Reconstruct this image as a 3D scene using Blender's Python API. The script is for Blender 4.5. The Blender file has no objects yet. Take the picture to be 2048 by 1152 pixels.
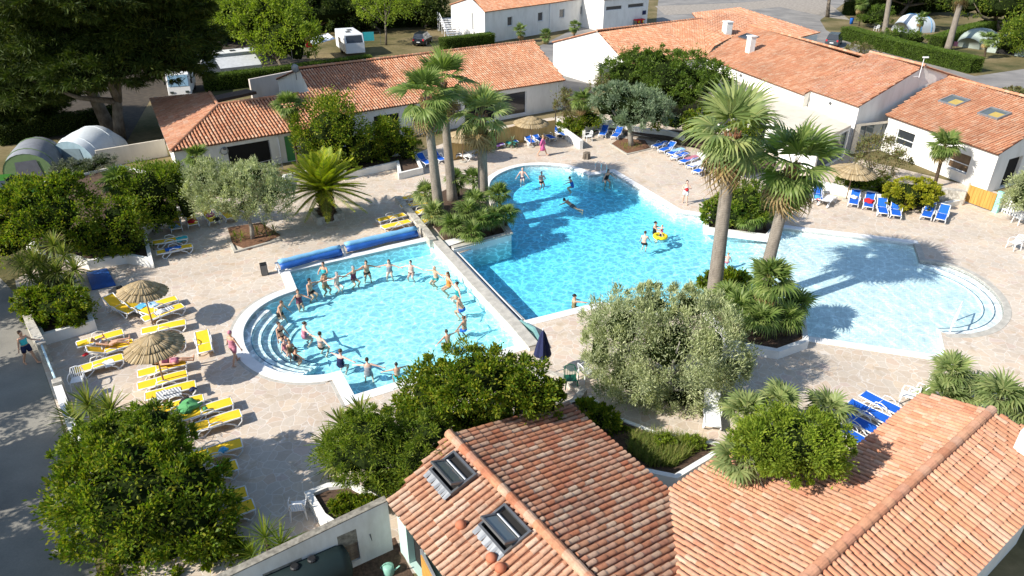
import bpy, bmesh, math, random
import numpy as np
from mathutils import Vector, Matrix
from mathutils.geometry import delaunay_2d_cdt
R = math.radians
rng = random.Random(7)
NR = np.random.default_rng(11)
scn = bpy.context.scene
COL = scn.collection
# ---------------- camera model: pixels of the 2048 px photograph to points in the place
F, PT, CH = 1400.0, R(29), 18.0
def ray(px, py):
    x = (px-1024)/F; y = -(py-576)/F
    return np.array((x, math.cos(PT)+y*math.sin(PT), -math.sin(PT)+y*math.cos(PT)))
def at(px, py, z=0.0):
    d = ray(px, py); t = (z-CH)/d[2]
    return np.array((d[0]*t, d[1]*t, z))
def hgt(px, py, qx, qy):
    Y = at(px, py)[1]; d = ray(qx, qy)
    return CH+d[2]*Y/d[1]
def scale_at(p):
    "pixels (2048 frame) per metre at point p"
    return F/(p[1]*math.cos(PT)-(p[2]-CH)*math.sin(PT))
# ---------------- objects
def tag(o, label=None, cat=None, group=None, kind=None):
    if label: o['label'] = label
    if cat: o['category'] = cat
    if group: o['group'] = group
    if kind: o['kind'] = kind
    return o
def wl(o):
    v = np.zeros(3)
    while o is not None:
        v = v+np.array(o.location); o = o.parent
    return v
def empty(name, loc=(0, 0, 0), rz=0.0, label=None, cat=None, group=None):
    o = bpy.data.objects.new(name, None); COL.objects.link(o)
    o.location = [float(c) for c in loc]; o.rotation_euler = (0, 0, rz)
    o.empty_display_size = .2
    return tag(o, label, cat, group)
def link(name, me, parent=None):
    o = bpy.data.objects.new(name, me); COL.objects.link(o)
    if parent is not None: o.parent = parent
    return o
def kids(o): return list(o.children)
def dup(root, loc, rz=0.0, label=None, group=None, cat=None, sc=1.0):
    def rec(s, par):
        c = s.copy(); COL.objects.link(c); c.parent = par
        for k in kids(s): rec(k, c)
        return c
    r = rec(root, None)
    r.location = [float(c) for c in loc]; r.rotation_euler = (0, 0, rz); r.scale = (sc,)*3
    return tag(r, label, cat, group)
class MB:
    def __init__(s): s.v = []; s.f = []; s.m = []
    def add(s, vs, fs, mi=0):
        n = len(s.v); s.v.extend([tuple(map(float, p)) for p in vs])
        s.f.extend([tuple(i+n for i in f) for f in fs]); s.m.extend([mi]*len(fs))
    def box(s, c, d, rz=0.0, mi=0, M=None):
        x, y, z = d[0]/2, d[1]/2, d[2]/2; ca, sa = math.cos(rz), math.sin(rz)
        P = [(a*x, b*y, e*z) for e in (-1, 1) for b in (-1, 1) for a in (-1, 1)]
        if M is not None: P = [tuple(M @ Vector(p)) for p in P]
        else: P = [(p[0]*ca-p[1]*sa, p[0]*sa+p[1]*ca, p[2]) for p in P]
        s.add([(p[0]+c[0], p[1]+c[1], p[2]+c[2]) for p in P],
              [(0, 2, 3, 1), (4, 5, 7, 6), (0, 1, 5, 4), (2, 6, 7, 3), (0, 4, 6, 2), (1, 3, 7, 5)], mi)
    def prism(s, poly, z0, z1, mi=0, mtop=None):
        a = sum(poly[i][0]*poly[(i+1) % len(poly)][1]-poly[(i+1) % len(poly)][0]*poly[i][1] for i in range(len(poly)))
        if a < 0: poly = poly[::-1]
        n = len(poly)
        s.add([(p[0], p[1], z0) for p in poly]+[(p[0], p[1], z1) for p in poly],
              [tuple(range(n))[::-1]]+[(i, (i+1) % n, n+(i+1) % n, n+i) for i in range(n)], mi)
        s.add([(p[0], p[1], z1) for p in poly], [tuple(range(n))], mi if mtop is None else mtop)
    def ribbon(s, line, w, z0, z1, closed=False, mi=0, wz=None):
        "wall of width w centred on a polyline"
        L = [np.array(p[:2], float) for p in line]; n = len(L); A = []; B = []
        for i in range(n):
            a = L[i-1] if (i > 0 or closed) else None; b = L[(i+1) % n] if (i < n-1 or closed) else None
            d1 = None if a is None else (L[i]-a)/(np.linalg.norm(L[i]-a)+1e-9)
            d2 = None if b is None else (b-L[i])/(np.linalg.norm(b-L[i])+1e-9)
            if d1 is None: d1 = d2
            if d2 is None: d2 = d1
            n1 = np.array((-d1[1], d1[0])); n2 = np.array((-d2[1], d2[0])); m = n1+n2; m = m/(np.linalg.norm(m)+1e-9)
            k = min(2.5, 1/max(.3, float(m@n1)))
            A.append(L[i]+m*k*w/2); B.append(L[i]-m*k*w/2)
        for i in range(n if closed else n-1):
            j = (i+1) % n
            za, zb = (z1[i], z1[j]) if isinstance(z1, (list, tuple)) else (z1, z1)
            q = [A[i], A[j], B[j], B[i]]; zt = [za, zb, zb, za]
            vs = [(p[0], p[1], z0) for p in q]+[(p[0], p[1], z) for p, z in zip(q, zt)]
            fs = [(7, 6, 5, 4), (0, 4, 5, 1), (2, 6, 7, 3)]
            if not closed and i == 0: fs.append((0, 3, 7, 4))
            if not closed and i == n-2: fs.append((1, 5, 6, 2))
            s.add(vs, fs, mi)
    def tube(s, path, rad, n=8, cap=True, mi=0, flat=None):
        P = [np.array(p, float) for p in path]
        if not hasattr(rad, '__len__'): rad = [rad]*len(P)
        T = [P[min(i+1, len(P)-1)]-P[max(i-1, 0)] for i in range(len(P))]
        t0 = T[0]/np.linalg.norm(T[0]); ref = np.array((0, 0, 1.)) if abs(t0[2]) < .9 else np.array((1., 0, 0))
        vs = []
        for p, t, r in zip(P, T, rad):
            t = t/(np.linalg.norm(t)+1e-9); a = np.cross(t, ref); a /= np.linalg.norm(a)+1e-9; b = np.cross(a, t); ref = b
            ra, rb = (r, r) if not hasattr(r, '__len__') else r
            for k in range(n):
                q = 2*math.pi*k/n; vs.append(p+a*math.cos(q)*ra+b*math.sin(q)*rb)
        fs = [(i*n+k, i*n+(k+1) % n, (i+1)*n+(k+1) % n, (i+1)*n+k) for i in range(len(P)-1) for k in range(n)]
        if cap: fs += [tuple(range(n))[::-1], tuple((len(P)-1)*n+k for k in range(n))]
        s.add(vs, fs, mi)
    def lathe(s, prof, c=(0, 0, 0), n=16, mi=0, cap=True):
        vs = [(c[0]+r*math.cos(2*math.pi*k/n), c[1]+r*math.sin(2*math.pi*k/n), c[2]+z) for r, z in prof for k in range(n)]
        fs = [(i*n+k, i*n+(k+1) % n, (i+1)*n+(k+1) % n, (i+1)*n+k) for i in range(len(prof)-1) for k in range(n)]
        if cap: fs += [tuple(range(n))[::-1], tuple((len(prof)-1)*n+k for k in range(n))]
        s.add(vs, fs, mi)
    def ball(s, c, r, n=10, m=7, mi=0, M=None, zmin=-1.0):
        r = (r, r, r) if not hasattr(r, '__len__') else r
        vs = []; 
        for i in range(m+1):
            th = math.pi*i/m; cz = max(zmin, math.cos(th)); 
            for k in range(n):
                q = 2*math.pi*k/n; p = Vector((r[0]*math.sin(th)*math.cos(q), r[1]*math.sin(th)*math.sin(q), r[2]*cz))
                if M is not None: p = M @ p
                vs.append((p[0]+c[0], p[1]+c[1], p[2]+c[2]))
        s.add(vs, [(i*n+k, (i+1)*n+k, (i+1)*n+(k+1) % n, i*n+(k+1) % n) for i in range(m) for k in range(n)], mi)
    def build(s, name, mat, parent=None, smooth=False, bevel=0.0, local=False):
        me = bpy.data.meshes.new(name)
        v = np.array(s.v, float).reshape(-1, 3)
        if parent is not None and not local: v = v-wl(parent)
        me.from_pydata(v.tolist(), [], s.f)
        mats = mat if isinstance(mat, (list, tuple)) else [mat]
        for m in mats: me.materials.append(m)
        if len(mats) > 1: me.polygons.foreach_set('material_index', s.m)
        if smooth: me.polygons.foreach_set('use_smooth', [True]*len(me.polygons))
        me.update(); o = link(name, me, parent)
        if bevel:
            b = o.modifiers.new('b', 'BEVEL'); b.width = bevel; b.segments = 2; b.limit_method = 'ANGLE'; b.angle_limit = R(40)
        return o
def quads_mesh(name, V, mat, parent=None, mi=None, nv=4, smooth=False):
    "V: (n,nv,3) array of separate polygons"
    V = np.asarray(V, np.float32); n = len(V); V = V.reshape(-1, 3)
    if parent is not None: V = V-wl(parent).astype(np.float32)
    me = bpy.data.meshes.new(name); me.vertices.add(len(V)); me.vertices.foreach_set('co', V.ravel())
    me.loops.add(n*nv); me.loops.foreach_set('vertex_index', np.arange(n*nv, dtype=np.int32))
    me.polygons.add(n); me.polygons.foreach_set('loop_start', np.arange(0, n*nv, nv, dtype=np.int32))
    me.polygons.foreach_set('loop_total', np.full(n, nv, np.int32))
    mats = mat if isinstance(mat, (list, tuple)) else [mat]
    for m in mats: me.materials.append(m)
    if mi is not None: me.polygons.foreach_set('material_index', np.asarray(mi, np.int32))
    me.update(calc_edges=True); me.validate()
    return link(name, me, parent)
def grid_mesh(name, V, mats, parent=None, mi=None):
    """V: (n,k,2,3) strips of k cross pairs: connected quads, each strip its own island"""
    V = np.asarray(V, np.float32); n, k = V.shape[:2]
    idx = np.arange(n*k*2).reshape(n, k, 2)
    q = np.stack([idx[:, :-1, 0], idx[:, :-1, 1], idx[:, 1:, 1], idx[:, 1:, 0]], -1).reshape(-1, 4)
    me = bpy.data.meshes.new(name); P = V.reshape(-1, 3)
    if parent is not None: P = P-wl(parent).astype(np.float32)
    me.vertices.add(len(P)); me.vertices.foreach_set('co', P.ravel())
    me.loops.add(len(q)*4); me.loops.foreach_set('vertex_index', q.ravel().astype(np.int32))
    me.polygons.add(len(q)); me.polygons.foreach_set('loop_start', np.arange(0, len(q)*4, 4, dtype=np.int32))
    me.polygons.foreach_set('loop_total', np.full(len(q), 4, np.int32))
    mats = mats if isinstance(mats, (list, tuple)) else [mats]
    for m in mats: me.materials.append(m)
    if mi is not None: me.polygons.foreach_set('material_index', np.repeat(np.asarray(mi, np.int32), k-1))
    me.update(calc_edges=True)
    return link(name, me, parent)
def inside(p, poly):
    c = False; n = len(poly); x, y = p[0], p[1]
    for i in range(n):
        a, b = poly[i], poly[i-1]
        if (a[1] > y) != (b[1] > y) and x < (b[0]-a[0])*(y-a[1])/(b[1]-a[1])+a[0]: c = not c
    return c
def sheet(name, outer, holes, z, mat, kind='structure', parent=None):
    vs = []; ed = []
    for loop in [outer]+holes:
        n = len(vs); vs += [Vector((p[0], p[1])) for p in loop]
        ed += [(n+i, n+(i+1) % len(loop)) for i in range(len(loop))]
    V, E, Fc, *_ = delaunay_2d_cdt(vs, ed, [], 0, 1e-5)
    fs = []
    for f in Fc:
        c = sum((V[i] for i in f), Vector((0, 0)))/len(f)
        if inside(c, outer) and not any(inside(c, h) for h in holes): fs.append(tuple(f))
    me = bpy.data.meshes.new(name)
    off = wl(parent) if parent is not None else np.zeros(3)
    me.from_pydata([(v[0]-off[0], v[1]-off[1], z-off[2]) for v in V], [], fs); me.materials.append(mat)
    bm = bmesh.new(); bm.from_mesh(me); bmesh.ops.recalc_face_normals(bm, faces=bm.faces)
    for f in bm.faces:
        if f.normal.z < 0: f.normal_flip()
    bm.to_mesh(me); bm.free(); me.update()
    o = link(name, me, parent)
    if kind: o['kind'] = kind
    return o
def spline(pts, n=6, closed=False):
    P = [np.array(p, float) for p in pts]; out = []; m = len(P)
    for i in range(m if closed else m-1):
        p0 = P[i-1] if (i > 0 or closed) else P[0]; p1 = P[i]; p2 = P[(i+1) % m]; p3 = P[(i+2) % m] if (closed or i+2 < m) else P[-1]
        for k in range(n):
            t = k/n
            out.append(.5*(2*p1+(p2-p0)*t+(2*p0-5*p1+4*p2-p3)*t*t+(3*p1-p0-3*p2+p3)*t**3))
    if not closed: out.append(P[-1])
    return out
def pxs(l, z=0.0): return [at(a, b, z) for a, b in l]
# ---------------- materials
MT = {}
def nt(name):
    m = bpy.data.materials.new(name); m.use_nodes = True; t = m.node_tree; t.nodes.clear()
    o = t.nodes.new('ShaderNodeOutputMaterial'); MT[name] = m
    return m, t, o
def nd(t, typ, **kw):
    n = t.nodes.new(typ)
    for k, v in kw.items():
        if k[0] == 'i' and k[1:].isdigit(): n.inputs[int(k[1:])].default_value = v
        else: setattr(n, k, v)
    return n
def ramp(t, fac, stops):
    r = t.nodes.new('ShaderNodeValToRGB'); e = r.color_ramp.elements
    while len(e) < len(stops): e.new(.5)
    for x, (p, c) in zip(e, stops): x.position = p; x.color = (*c, 1) if len(c) == 3 else c
    t.links.new(fac, r.inputs[0]); return r.outputs[0]
def mixc(t, fac, a, b, mode='MIX'):
    n = t.nodes.new('ShaderNodeMix'); n.data_type = 'RGBA'; n.blend_type = mode
    for s, v in ((n.inputs[0], fac), (n.inputs[6], a), (n.inputs[7], b)):
        if hasattr(v, 'is_linked'): t.links.new(v, s)
        elif hasattr(v, '__len__'): s.default_value = (*v, 1) if len(v) == 3 else v
        else: s.default_value = v
    return n.outputs[2]
def math_(t, op, a, b=None, c=None, clamp=False):
    n = t.nodes.new('ShaderNodeMath'); n.operation = op; n.use_clamp = clamp
    for i, v in enumerate((a, b, c)):
        if v is None: continue
        if hasattr(v, 'is_linked'): t.links.new(v, n.inputs[i])
        else: n.inputs[i].default_value = v
    return n.outputs[0]
def coords(t, scale=(1, 1, 1), rot=0.0):
    c = t.nodes.new('ShaderNodeTexCoord'); m = t.nodes.new('ShaderNodeMapping')
    m.inputs['Scale'].default_value = scale; m.inputs['Rotation'].default_value = (0, 0, rot)
    t.links.new(c.outputs['Object'], m.inputs[0]); return m.outputs[0]
def noise(t, co, scale, det=4.0, rough=.55):
    n = nd(t, 'ShaderNodeTexNoise'); n.inputs['Scale'].default_value = scale; n.inputs['Detail'].default_value = det
    n.inputs['Roughness'].default_value = rough; t.links.new(co, n.inputs['Vector']); return n.outputs['Fac']
def princ(t, o, col, rough=.6, metal=0.0, spec=.5, bump=None, bs=.3, bd=.02):
    p = nd(t, 'ShaderNodeBsdfPrincipled'); p.inputs['Roughness'].default_value = rough; p.inputs['Metallic'].default_value = metal
    p.inputs['Specular IOR Level'].default_value = spec
    if hasattr(col, 'is_linked'): t.links.new(col, p.inputs['Base Color'])
    else: p.inputs['Base Color'].default_value = (*col, 1)
    if bump is not None:
        b = nd(t, 'ShaderNodeBump'); b.inputs['Strength'].default_value = bs; b.inputs['Distance'].default_value = bd
        t.links.new(bump, b.inputs['Height']); t.links.new(b.outputs[0], p.inputs['Normal'])
    t.links.new(p.outputs[0], o.inputs[0]); return p
def plain(name, c, rough=.6, metal=0.0, var=.12, sc=3.0, spec=.4, bump=0.0):
    m, t, o = nt(name); n = noise(t, coords(t), sc, 5)
    d = tuple(x*(1-var) for x in c); l = tuple(min(1, x*(1+var)) for x in c)
    col = ramp(t, n, [(.3, d), (.7, l)])
    princ(t, o, col, rough, metal, spec, n if bump else None, bump, .02); return m
def isl(t): return nd(t, 'ShaderNodeNewGeometry').outputs['Random Per Island']
def leafmat(name, cols, rough=.5, trans=.35, tcol=None, spec=.18):
    "leaf-by-leaf colour, thin translucent blades"
    m, t, o = nt(name); r = isl(t); n = len(cols)
    c = ramp(t, r, [(i/max(1, n-1), q) for i, q in enumerate(cols)])
    nz = noise(t, coords(t), 1.1, 2); c = mixc(t, .55, c, ramp(t, nz, [(.3, (.55, .58, .58)), (.7, (1.42, 1.36, 1.1))]), 'MULTIPLY')
    p = nd(t, 'ShaderNodeBsdfPrincipled'); p.inputs['Roughness'].default_value = rough; p.inputs['Specular IOR Level'].default_value = spec
    t.links.new(c, p.inputs['Base Color'])
    tr = nd(t, 'ShaderNodeBsdfTranslucent'); t.links.new(mixc(t, 1.0, c, tcol or (1.25, 1.35, .55), 'MULTIPLY'), tr.inputs[0])
    mx = nd(t, 'ShaderNodeMixShader'); mx.inputs[0].default_value = trans
    t.links.new(p.outputs[0], mx.inputs[1]); t.links.new(tr.outputs[0], mx.inputs[2]); t.links.new(mx.outputs[0], o.inputs[0])
    return m
def tilemat(name, cols, dirt=.35):
    m, t, o = nt(name); c = ramp(t, isl(t), [(i/(len(cols)-1), q) for i, q in enumerate(cols)])
    co = coords(t); n1 = noise(t, co, .45, 4); n2 = noise(t, co, 7, 5, .7)
    c = mixc(t, dirt, c, ramp(t, n2, [(.34, (.42, .38, .34)), (.6, (1.08, 1.05, 1.0))]), 'MULTIPLY')
    c = mixc(t, .5, c, ramp(t, n1, [(.33, (.66, .66, .67)), (.5, (1, 1, 1)), (.68, (1.15, 1.1, 1.03))]), 'MULTIPLY')
    princ(t, o, c, .85, 0, .2, n2, .35, .01); return m
def sRGB(r, g, b): return tuple(((x/255)/12.92 if x/255 < .04045 else ((x/255+.055)/1.055)**2.4) for x in (r, g, b))
# setting
def m_deck():
    m, t, o = nt('flagstone'); co = coords(t, (1, 1, 1))
    ns = nd(t, 'ShaderNodeTexNoise'); ns.inputs['Scale'].default_value = 1.3; t.links.new(co, ns.inputs['Vector'])
    w = nd(t, 'ShaderNodeVectorMath', operation='MULTIPLY_ADD'); t.links.new(ns.outputs['Color'], w.inputs[0]); w.inputs[1].default_value = (.35, .35, .35); t.links.new(co, w.inputs[2])
    v = nd(t, 'ShaderNodeTexVoronoi', feature='DISTANCE_TO_EDGE'); v.inputs['Scale'].default_value = 2.5; t.links.new(w.outputs[0], v.inputs['Vector'])
    vc = nd(t, 'ShaderNodeTexVoronoi', feature='F1'); vc.inputs['Scale'].default_value = 2.5; t.links.new(w.outputs[0], vc.inputs['Vector'])
    sx = nd(t, 'ShaderNodeSeparateColor'); t.links.new(vc.outputs['Color'], sx.inputs[0])
    st = ramp(t, sx.outputs[0], [(0, (0.508, 0.427, 0.346)), (.3, (0.583, 0.491, 0.394)), (.55, (0.540, 0.475, 0.400)), (.78, (0.605, 0.502, 0.389)), (.93, (0.562, 0.443, 0.346)), (1, (0.551, 0.454, 0.400))])
    n1 = noise(t, co, .22, 5); n2 = noise(t, co, 9, 6, .7); n3 = noise(t, co, 1.1, 4, .6)
    st = mixc(t, .5, st, ramp(t, n2, [(.3, (.8, .79, .78)), (.7, (1.15, 1.13, 1.1))]), 'MULTIPLY')
    j = ramp(t, v.outputs[0], [(.012, (1, 1, 1)), (.045, (0, 0, 0))])
    c = mixc(t, math_(t, 'MULTIPLY', j, .95), st, (.66, .60, .53))
    c = mixc(t, .7, c, ramp(t, n1, [(.33, (.84, .83, .83)), (.6, (1.1, 1.08, 1.05))]), 'MULTIPLY')
    c = mixc(t, ramp(t, n3, [(.56, (0, 0, 0)), (.70, (.5, .5, .5))]), c, (.38, .28, .17))
    h = math_(t, 'ADD', math_(t, 'MULTIPLY', n2, .5), math_(t, 'MULTIPLY', j, -.5))
    princ(t, o, c, .85, 0, .25, h, .4, .012); return m
def m_ground():
    m, t, o = nt('dry_grass'); co = coords(t); a = noise(t, co, .12, 6, .6); b = noise(t, co, 2.5, 6, .7)
    c = ramp(t, a, [(.35, (.07, .075, .03)), (.5, (.17, .14, .07)), (.62, (.24, .19, .11))])
    c = mixc(t, .6, c, ramp(t, b, [(.3, (.6, .62, .5)), (.7, (1.25, 1.2, 1.1))]), 'MULTIPLY')
    princ(t, o, c, .95, 0, .1, b, .6, .04); return m
def m_asphalt(name='asphalt', k=1.0, warm=0.0):
    m, t, o = nt(name); co = coords(t); a = noise(t, co, .3, 5, .6); b = noise(t, co, 14, 4, .8)
    c = ramp(t, a, [(.35, (.19*k, .18*k, (.17-.02*warm)*k)), (.65, (.30*k, .28*k, (.255-.03*warm)*k))])
    c = mixc(t, .5, c, ramp(t, b, [(.3, (.75, .75, .75)), (.7, (1.2, 1.2, 1.2))]), 'MULTIPLY')
    princ(t, o, c, .9, 0, .2, b, .3, .01); return m
def m_wall(name='white_render', c=(.80, .78, .73), streak=.35):
    m, t, o = nt(name); co = coords(t, (1, 1, .35)); a = noise(t, co, 1.2, 6, .65); b = noise(t, coords(t), 22, 3)
    k = mixc(t, streak, c, ramp(t, a, [(.32, (.7, .68, .64)), (.55, (1.06, 1.06, 1.06))]), 'MULTIPLY')
    princ(t, o, k, .85, 0, .2, b, .15, .006); return m
def m_stone():
    m, t, o = nt('rough_stone'); co = coords(t); v = nd(t, 'ShaderNodeTexVoronoi', feature='F1'); v.inputs['Scale'].default_value = 4.5; t.links.new(co, v.inputs['Vector'])
    s = nd(t, 'ShaderNodeSeparateColor'); t.links.new(v.outputs['Color'], s.inputs[0]); b = noise(t, co, 8, 6, .7)
    c = ramp(t, s.outputs[0], [(0, (.36, .33, .28)), (.5, (.5, .47, .41)), (1, (.62, .58, .5))])
    c = mixc(t, .6, c, ramp(t, b, [(.35, (.55, .53, .5)), (.65, (1.15, 1.13, 1.1))]), 'MULTIPLY')
    princ(t, o, c, .9, 0, .15, b, .7, .03); return m
def m_pool(name, base, grid=.0, dark=.85):
    m, t, o = nt(name); co = coords(t, rot=R(25)); c = base
    n = noise(t, co, .5, 3); c = mixc(t, .4, base, ramp(t, n, [(.3, (.9, .93, .95)), (.7, (1.05, 1.04, 1.03))]), 'MULTIPLY')
    if grid:
        b = nd(t, 'ShaderNodeTexBrick'); b.offset = 0; b.inputs['Scale'].default_value = 1.0
        for k, v in (('Brick Width', .25), ('Row Height', .25), ('Mortar Size', .012)): b.inputs[k].default_value = v
        b.inputs['Color1'].default_value = (1, 1, 1, 1); b.inputs['Color2'].default_value = (.97, .97, .97, 1); b.inputs['Mortar'].default_value = (dark, dark, dark, 1)
        t.links.new(co, b.inputs['Vector']); c = mixc(t, grid, c, b.outputs['Color'], 'MULTIPLY')
    princ(t, o, c, .5, 0, .3); return m
def m_thatch():
    m, t, o = nt('straw'); co = coords(t); w = noise(t, co, 26, 4, .7); r = isl(t)
    c = ramp(t, r, [(0, (.27, .20, .11)), (.4, (.38, .29, .17)), (.75, (.46, .37, .24)), (1, (.31, .24, .15))])
    c = mixc(t, .5, c, ramp(t, w, [(.3, (.7, .68, .62)), (.7, (1.2, 1.18, 1.1))]), 'MULTIPLY')
    princ(t, o, c, .9, 0, .1); return m
def m_trunk(name, a, b, rings=9.0):
    m, t, o = nt(name); co = coords(t); w = nd(t, 'ShaderNodeTexWave', wave_type='BANDS', bands_direction='Z'); w.inputs['Scale'].default_value = rings/6
    w.inputs['Distortion'].default_value = 5; w.inputs['Detail'].default_value = 3; w.inputs['Detail Scale'].default_value = 2; t.links.new(co, w.inputs['Vector'])
    n = noise(t, coords(t, (1, 1, .3)), 7, 5, .7); f = math_(t, 'ADD', math_(t, 'MULTIPLY', w.outputs['Fac'], .16), math_(t, 'MULTIPLY', n, .85))
    princ(t, o, ramp(t, f, [(.25, a), (.8, b)]), .9, 0, .15, f, .6, .03); return m
def m_wood(name, a, b, sc=(1, 1, .1), plank=0.0):
    m, t, o = nt(name); n = noise(t, coords(t, sc), 9, 5, .65); c = ramp(t, n, [(.3, a), (.7, b)])
    c = mixc(t, .5, c, ramp(t, isl(t), [(0, (.75, .75, .75)), (1, (1.2, 1.2, 1.2))]), 'MULTIPLY')
    princ(t, o, c, .6, 0, .3, n, .2, .01); return m
def m_glass(name='window_glass', c=(.035, .04, .045), rough=.08):
    m, t, o = nt(name); p = princ(t, o, c, rough, 0, .8); return m
DECK = m_deck(); GRD = m_ground(); ASPH = m_asphalt(); PATHM = m_asphalt('old_tarmac', .95, .6)
WALL = m_wall(); CREAM = m_wall('cream_render', (.66, .59, .48)); PINKW = m_wall('pinkish_render', (.62, .55, .5)); YARDW = m_wall('yard_render', (.66, .65, .62), .6)
STONE = m_stone(); COPE = plain('white_coping', (.80, .79, .76), .7, var=.06, sc=2); LEDGE = plain('grey_coping', (.46, .43, .37), .8, var=.2, sc=3)
TILE_N = tilemat('terracotta_near', [(.44, .17, .09), (.52, .27, .16), (.46, .18, .10), (.55, .36, .25), (.43, .165, .095), (.50, .25, .14), (.58, .43, .31), (.47, .20, .11), (.54, .38, .27), (.45, .19, .12)], .5)
TILE_F = tilemat('terracotta_far', [(0.465, 0.202, 0.110), (0.547, 0.287, 0.168), (0.499, 0.223, 0.124), (0.588, 0.369, 0.246), (0.479, 0.209, 0.114), (0.567, 0.328, 0.206), (0.520, 0.247, 0.141), (0.486, 0.219, 0.121)], .28)
TILE_W = tilemat('terracotta_washed', [(.50, .25, .15), (.58, .37, .25), (.54, .29, .18), (.62, .46, .34), (.50, .24, .14), (.56, .34, .22)], .5)
TILE_P = tilemat('terracotta_pale', [(0.500, 0.221, 0.124), (0.580, 0.317, 0.194), (0.550, 0.259, 0.151), (0.600, 0.384, 0.270), (0.520, 0.221, 0.130), (0.600, 0.336, 0.216)], .38)
TILEB = plain('pan_tile', (.20, .075, .04), .9, var=.25, sc=5)
MORTAR = plain('mortar', (.5, .42, .34), .95, var=.2, sc=6)
PLAST = plain('white_plastic', (.78, .78, .77), .38, var=.03); YEL = plain('yellow_fabric', (.92, .56, .02), .8, var=.06, sc=5); BLU = plain('blue_fabric', (.008, .115, .56), .75, var=.07, sc=5)
GREENP = plain('green_plastic', (.012, .10, .055), .4); STRAW = m_thatch(); POLE = plain('wood_pole', (.30, .19, .11), .8, var=.2)
GLASS = m_glass(); GLASS2 = m_glass('bright_glass', (.10, .12, .12), .06); DARK = plain('dark_interior', (.012, .011, .01), .9); METAL = plain('grey_metal', (.16, .165, .17), .45, .6, var=.08); ZINC = plain('zinc', (.30, .31, .32), .55, .5, var=.15)
WHITEM = plain('white_metal', (.8, .8, .8), .4, var=.02); CHROME = plain('steel', (.7, .7, .72), .2, 1.0, var=.02); BLACK = plain('black_plastic', (.016, .016, .017), .5)
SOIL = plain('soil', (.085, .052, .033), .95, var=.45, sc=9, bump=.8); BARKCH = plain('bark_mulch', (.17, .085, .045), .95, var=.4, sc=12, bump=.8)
TRUNKW = m_trunk('palm_trunk', (.13, .11, .09), (.36, .31, .255), 22); TRUNKD = m_trunk('fibre_trunk', (.035, .024, .016), (.14, .10, .065), 14); BARK = m_trunk('bark', (.07, .055, .042), (.24, .20, .155), 2); OLIVEB = m_trunk('olive_bark', (.16, .145, .12), (.40, .37, .32), 2)
BOOT = plain('dry_boots', (.26, .12, .06), .9, var=.4, sc=9)
# foliage: reflectance of real leaves
G = lambda *c: [tuple(x) for x in c]
LF_DARK = leafmat('leaf_glossy', G((0.050, 0.102, 0.009), (0.094, 0.157, 0.012), (0.145, 0.214, 0.018), (0.222, 0.260, 0.023), (0.254, 0.242, 0.027)), .5, 0.42)
LF_MID = leafmat('leaf_green', G((0.064, 0.113, 0.013), (0.118, 0.182, 0.020), (0.180, 0.244, 0.029), (0.252, 0.278, 0.040)), .5, 0.42)
LF_BRIGHT = leafmat('leaf_yellow_green', G((0.169, 0.211, 0.016), (0.288, 0.308, 0.022), (0.405, 0.389, 0.030), (0.473, 0.421, 0.041)), .5, .4)
LF_FRESH = leafmat('leaf_fresh', G((0.137, 0.207, 0.024), (0.215, 0.294, 0.034), (0.311, 0.363, 0.047)), .5, .45)
LF_OLIVE = leafmat('leaf_olive', G((0.211, 0.256, 0.113), (0.332, 0.375, 0.183), (0.455, 0.496, 0.288), (0.595, 0.615, 0.395)), .5, 0.3, (1.1, 1.15, .7))
LF_OLIVEG = leafmat('leaf_olive_dark', G((0.098, 0.156, 0.088), (0.156, 0.221, 0.125), (0.221, 0.286, 0.175), (0.312, 0.377, 0.263)), .55, .25, (1.1, 1.15, .7))
LF_FAN = leafmat('leaf_fan', G((0.083, 0.139, 0.034), (0.136, 0.201, 0.052), (0.196, 0.264, 0.080), (0.256, 0.305, 0.104)), .42, .35)
LF_FANP = leafmat('leaf_fan_pale', G((0.132, 0.190, 0.063), (0.199, 0.259, 0.098), (0.278, 0.329, 0.138), (0.330, 0.354, 0.150)), .42, .35)
LF_PHX = leafmat('leaf_date', G((0.140, 0.208, 0.018), (0.224, 0.293, 0.023), (0.322, 0.371, 0.029), (0.420, 0.386, 0.029)), .42, .35)
LF_DEAD = leafmat('leaf_dead', G((.20, .13, .06), (.30, .21, .10), (.38, .29, .16), (.26, .16, .07)), .8, .2, (1, .9, .6))
LF_YUC = leafmat('leaf_strap', G((0.091, 0.143, 0.026), (0.156, 0.208, 0.039), (0.234, 0.273, 0.065), (0.299, 0.286, 0.104)), .42, .3)
LF_CON = leafmat('leaf_conifer', G((0.018, 0.035, 0.007), (0.034, 0.058, 0.009), (0.055, 0.085, 0.013), (0.085, 0.103, 0.021)), .6, .25)
LF_RED = leafmat('leaf_red', G((0.104, 0.081, 0.039), (0.177, 0.130, 0.058), (0.166, 0.211, 0.078), (0.250, 0.211, 0.104)), .6, .3)
LF_GREY = leafmat('leaf_grey', G((.10, .12, .09), (.16, .18, .14), (.22, .24, .2)), .6, .2)
LF_HEDGE = leafmat('leaf_hedge', G((0.058, 0.111, 0.016), (0.098, 0.156, 0.023), (0.143, 0.202, 0.034)), .45, .35)
GRASSB = leafmat('grass_blade', G((0.102, 0.160, 0.028), (0.170, 0.240, 0.042), (0.289, 0.320, 0.084), (0.374, 0.320, 0.126)), .5, .35)
SKINS = [plain('skin_fair', (.70, .44, .33), .5, var=.06, sc=4), plain('skin_tan', (.60, .34, .22), .5, var=.06, sc=4), plain('skin_brown', (.48, .25, .15), .5, var=.06, sc=4), plain('skin_pink', (.72, .44, .35), .5, var=.06, sc=4)]
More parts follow.
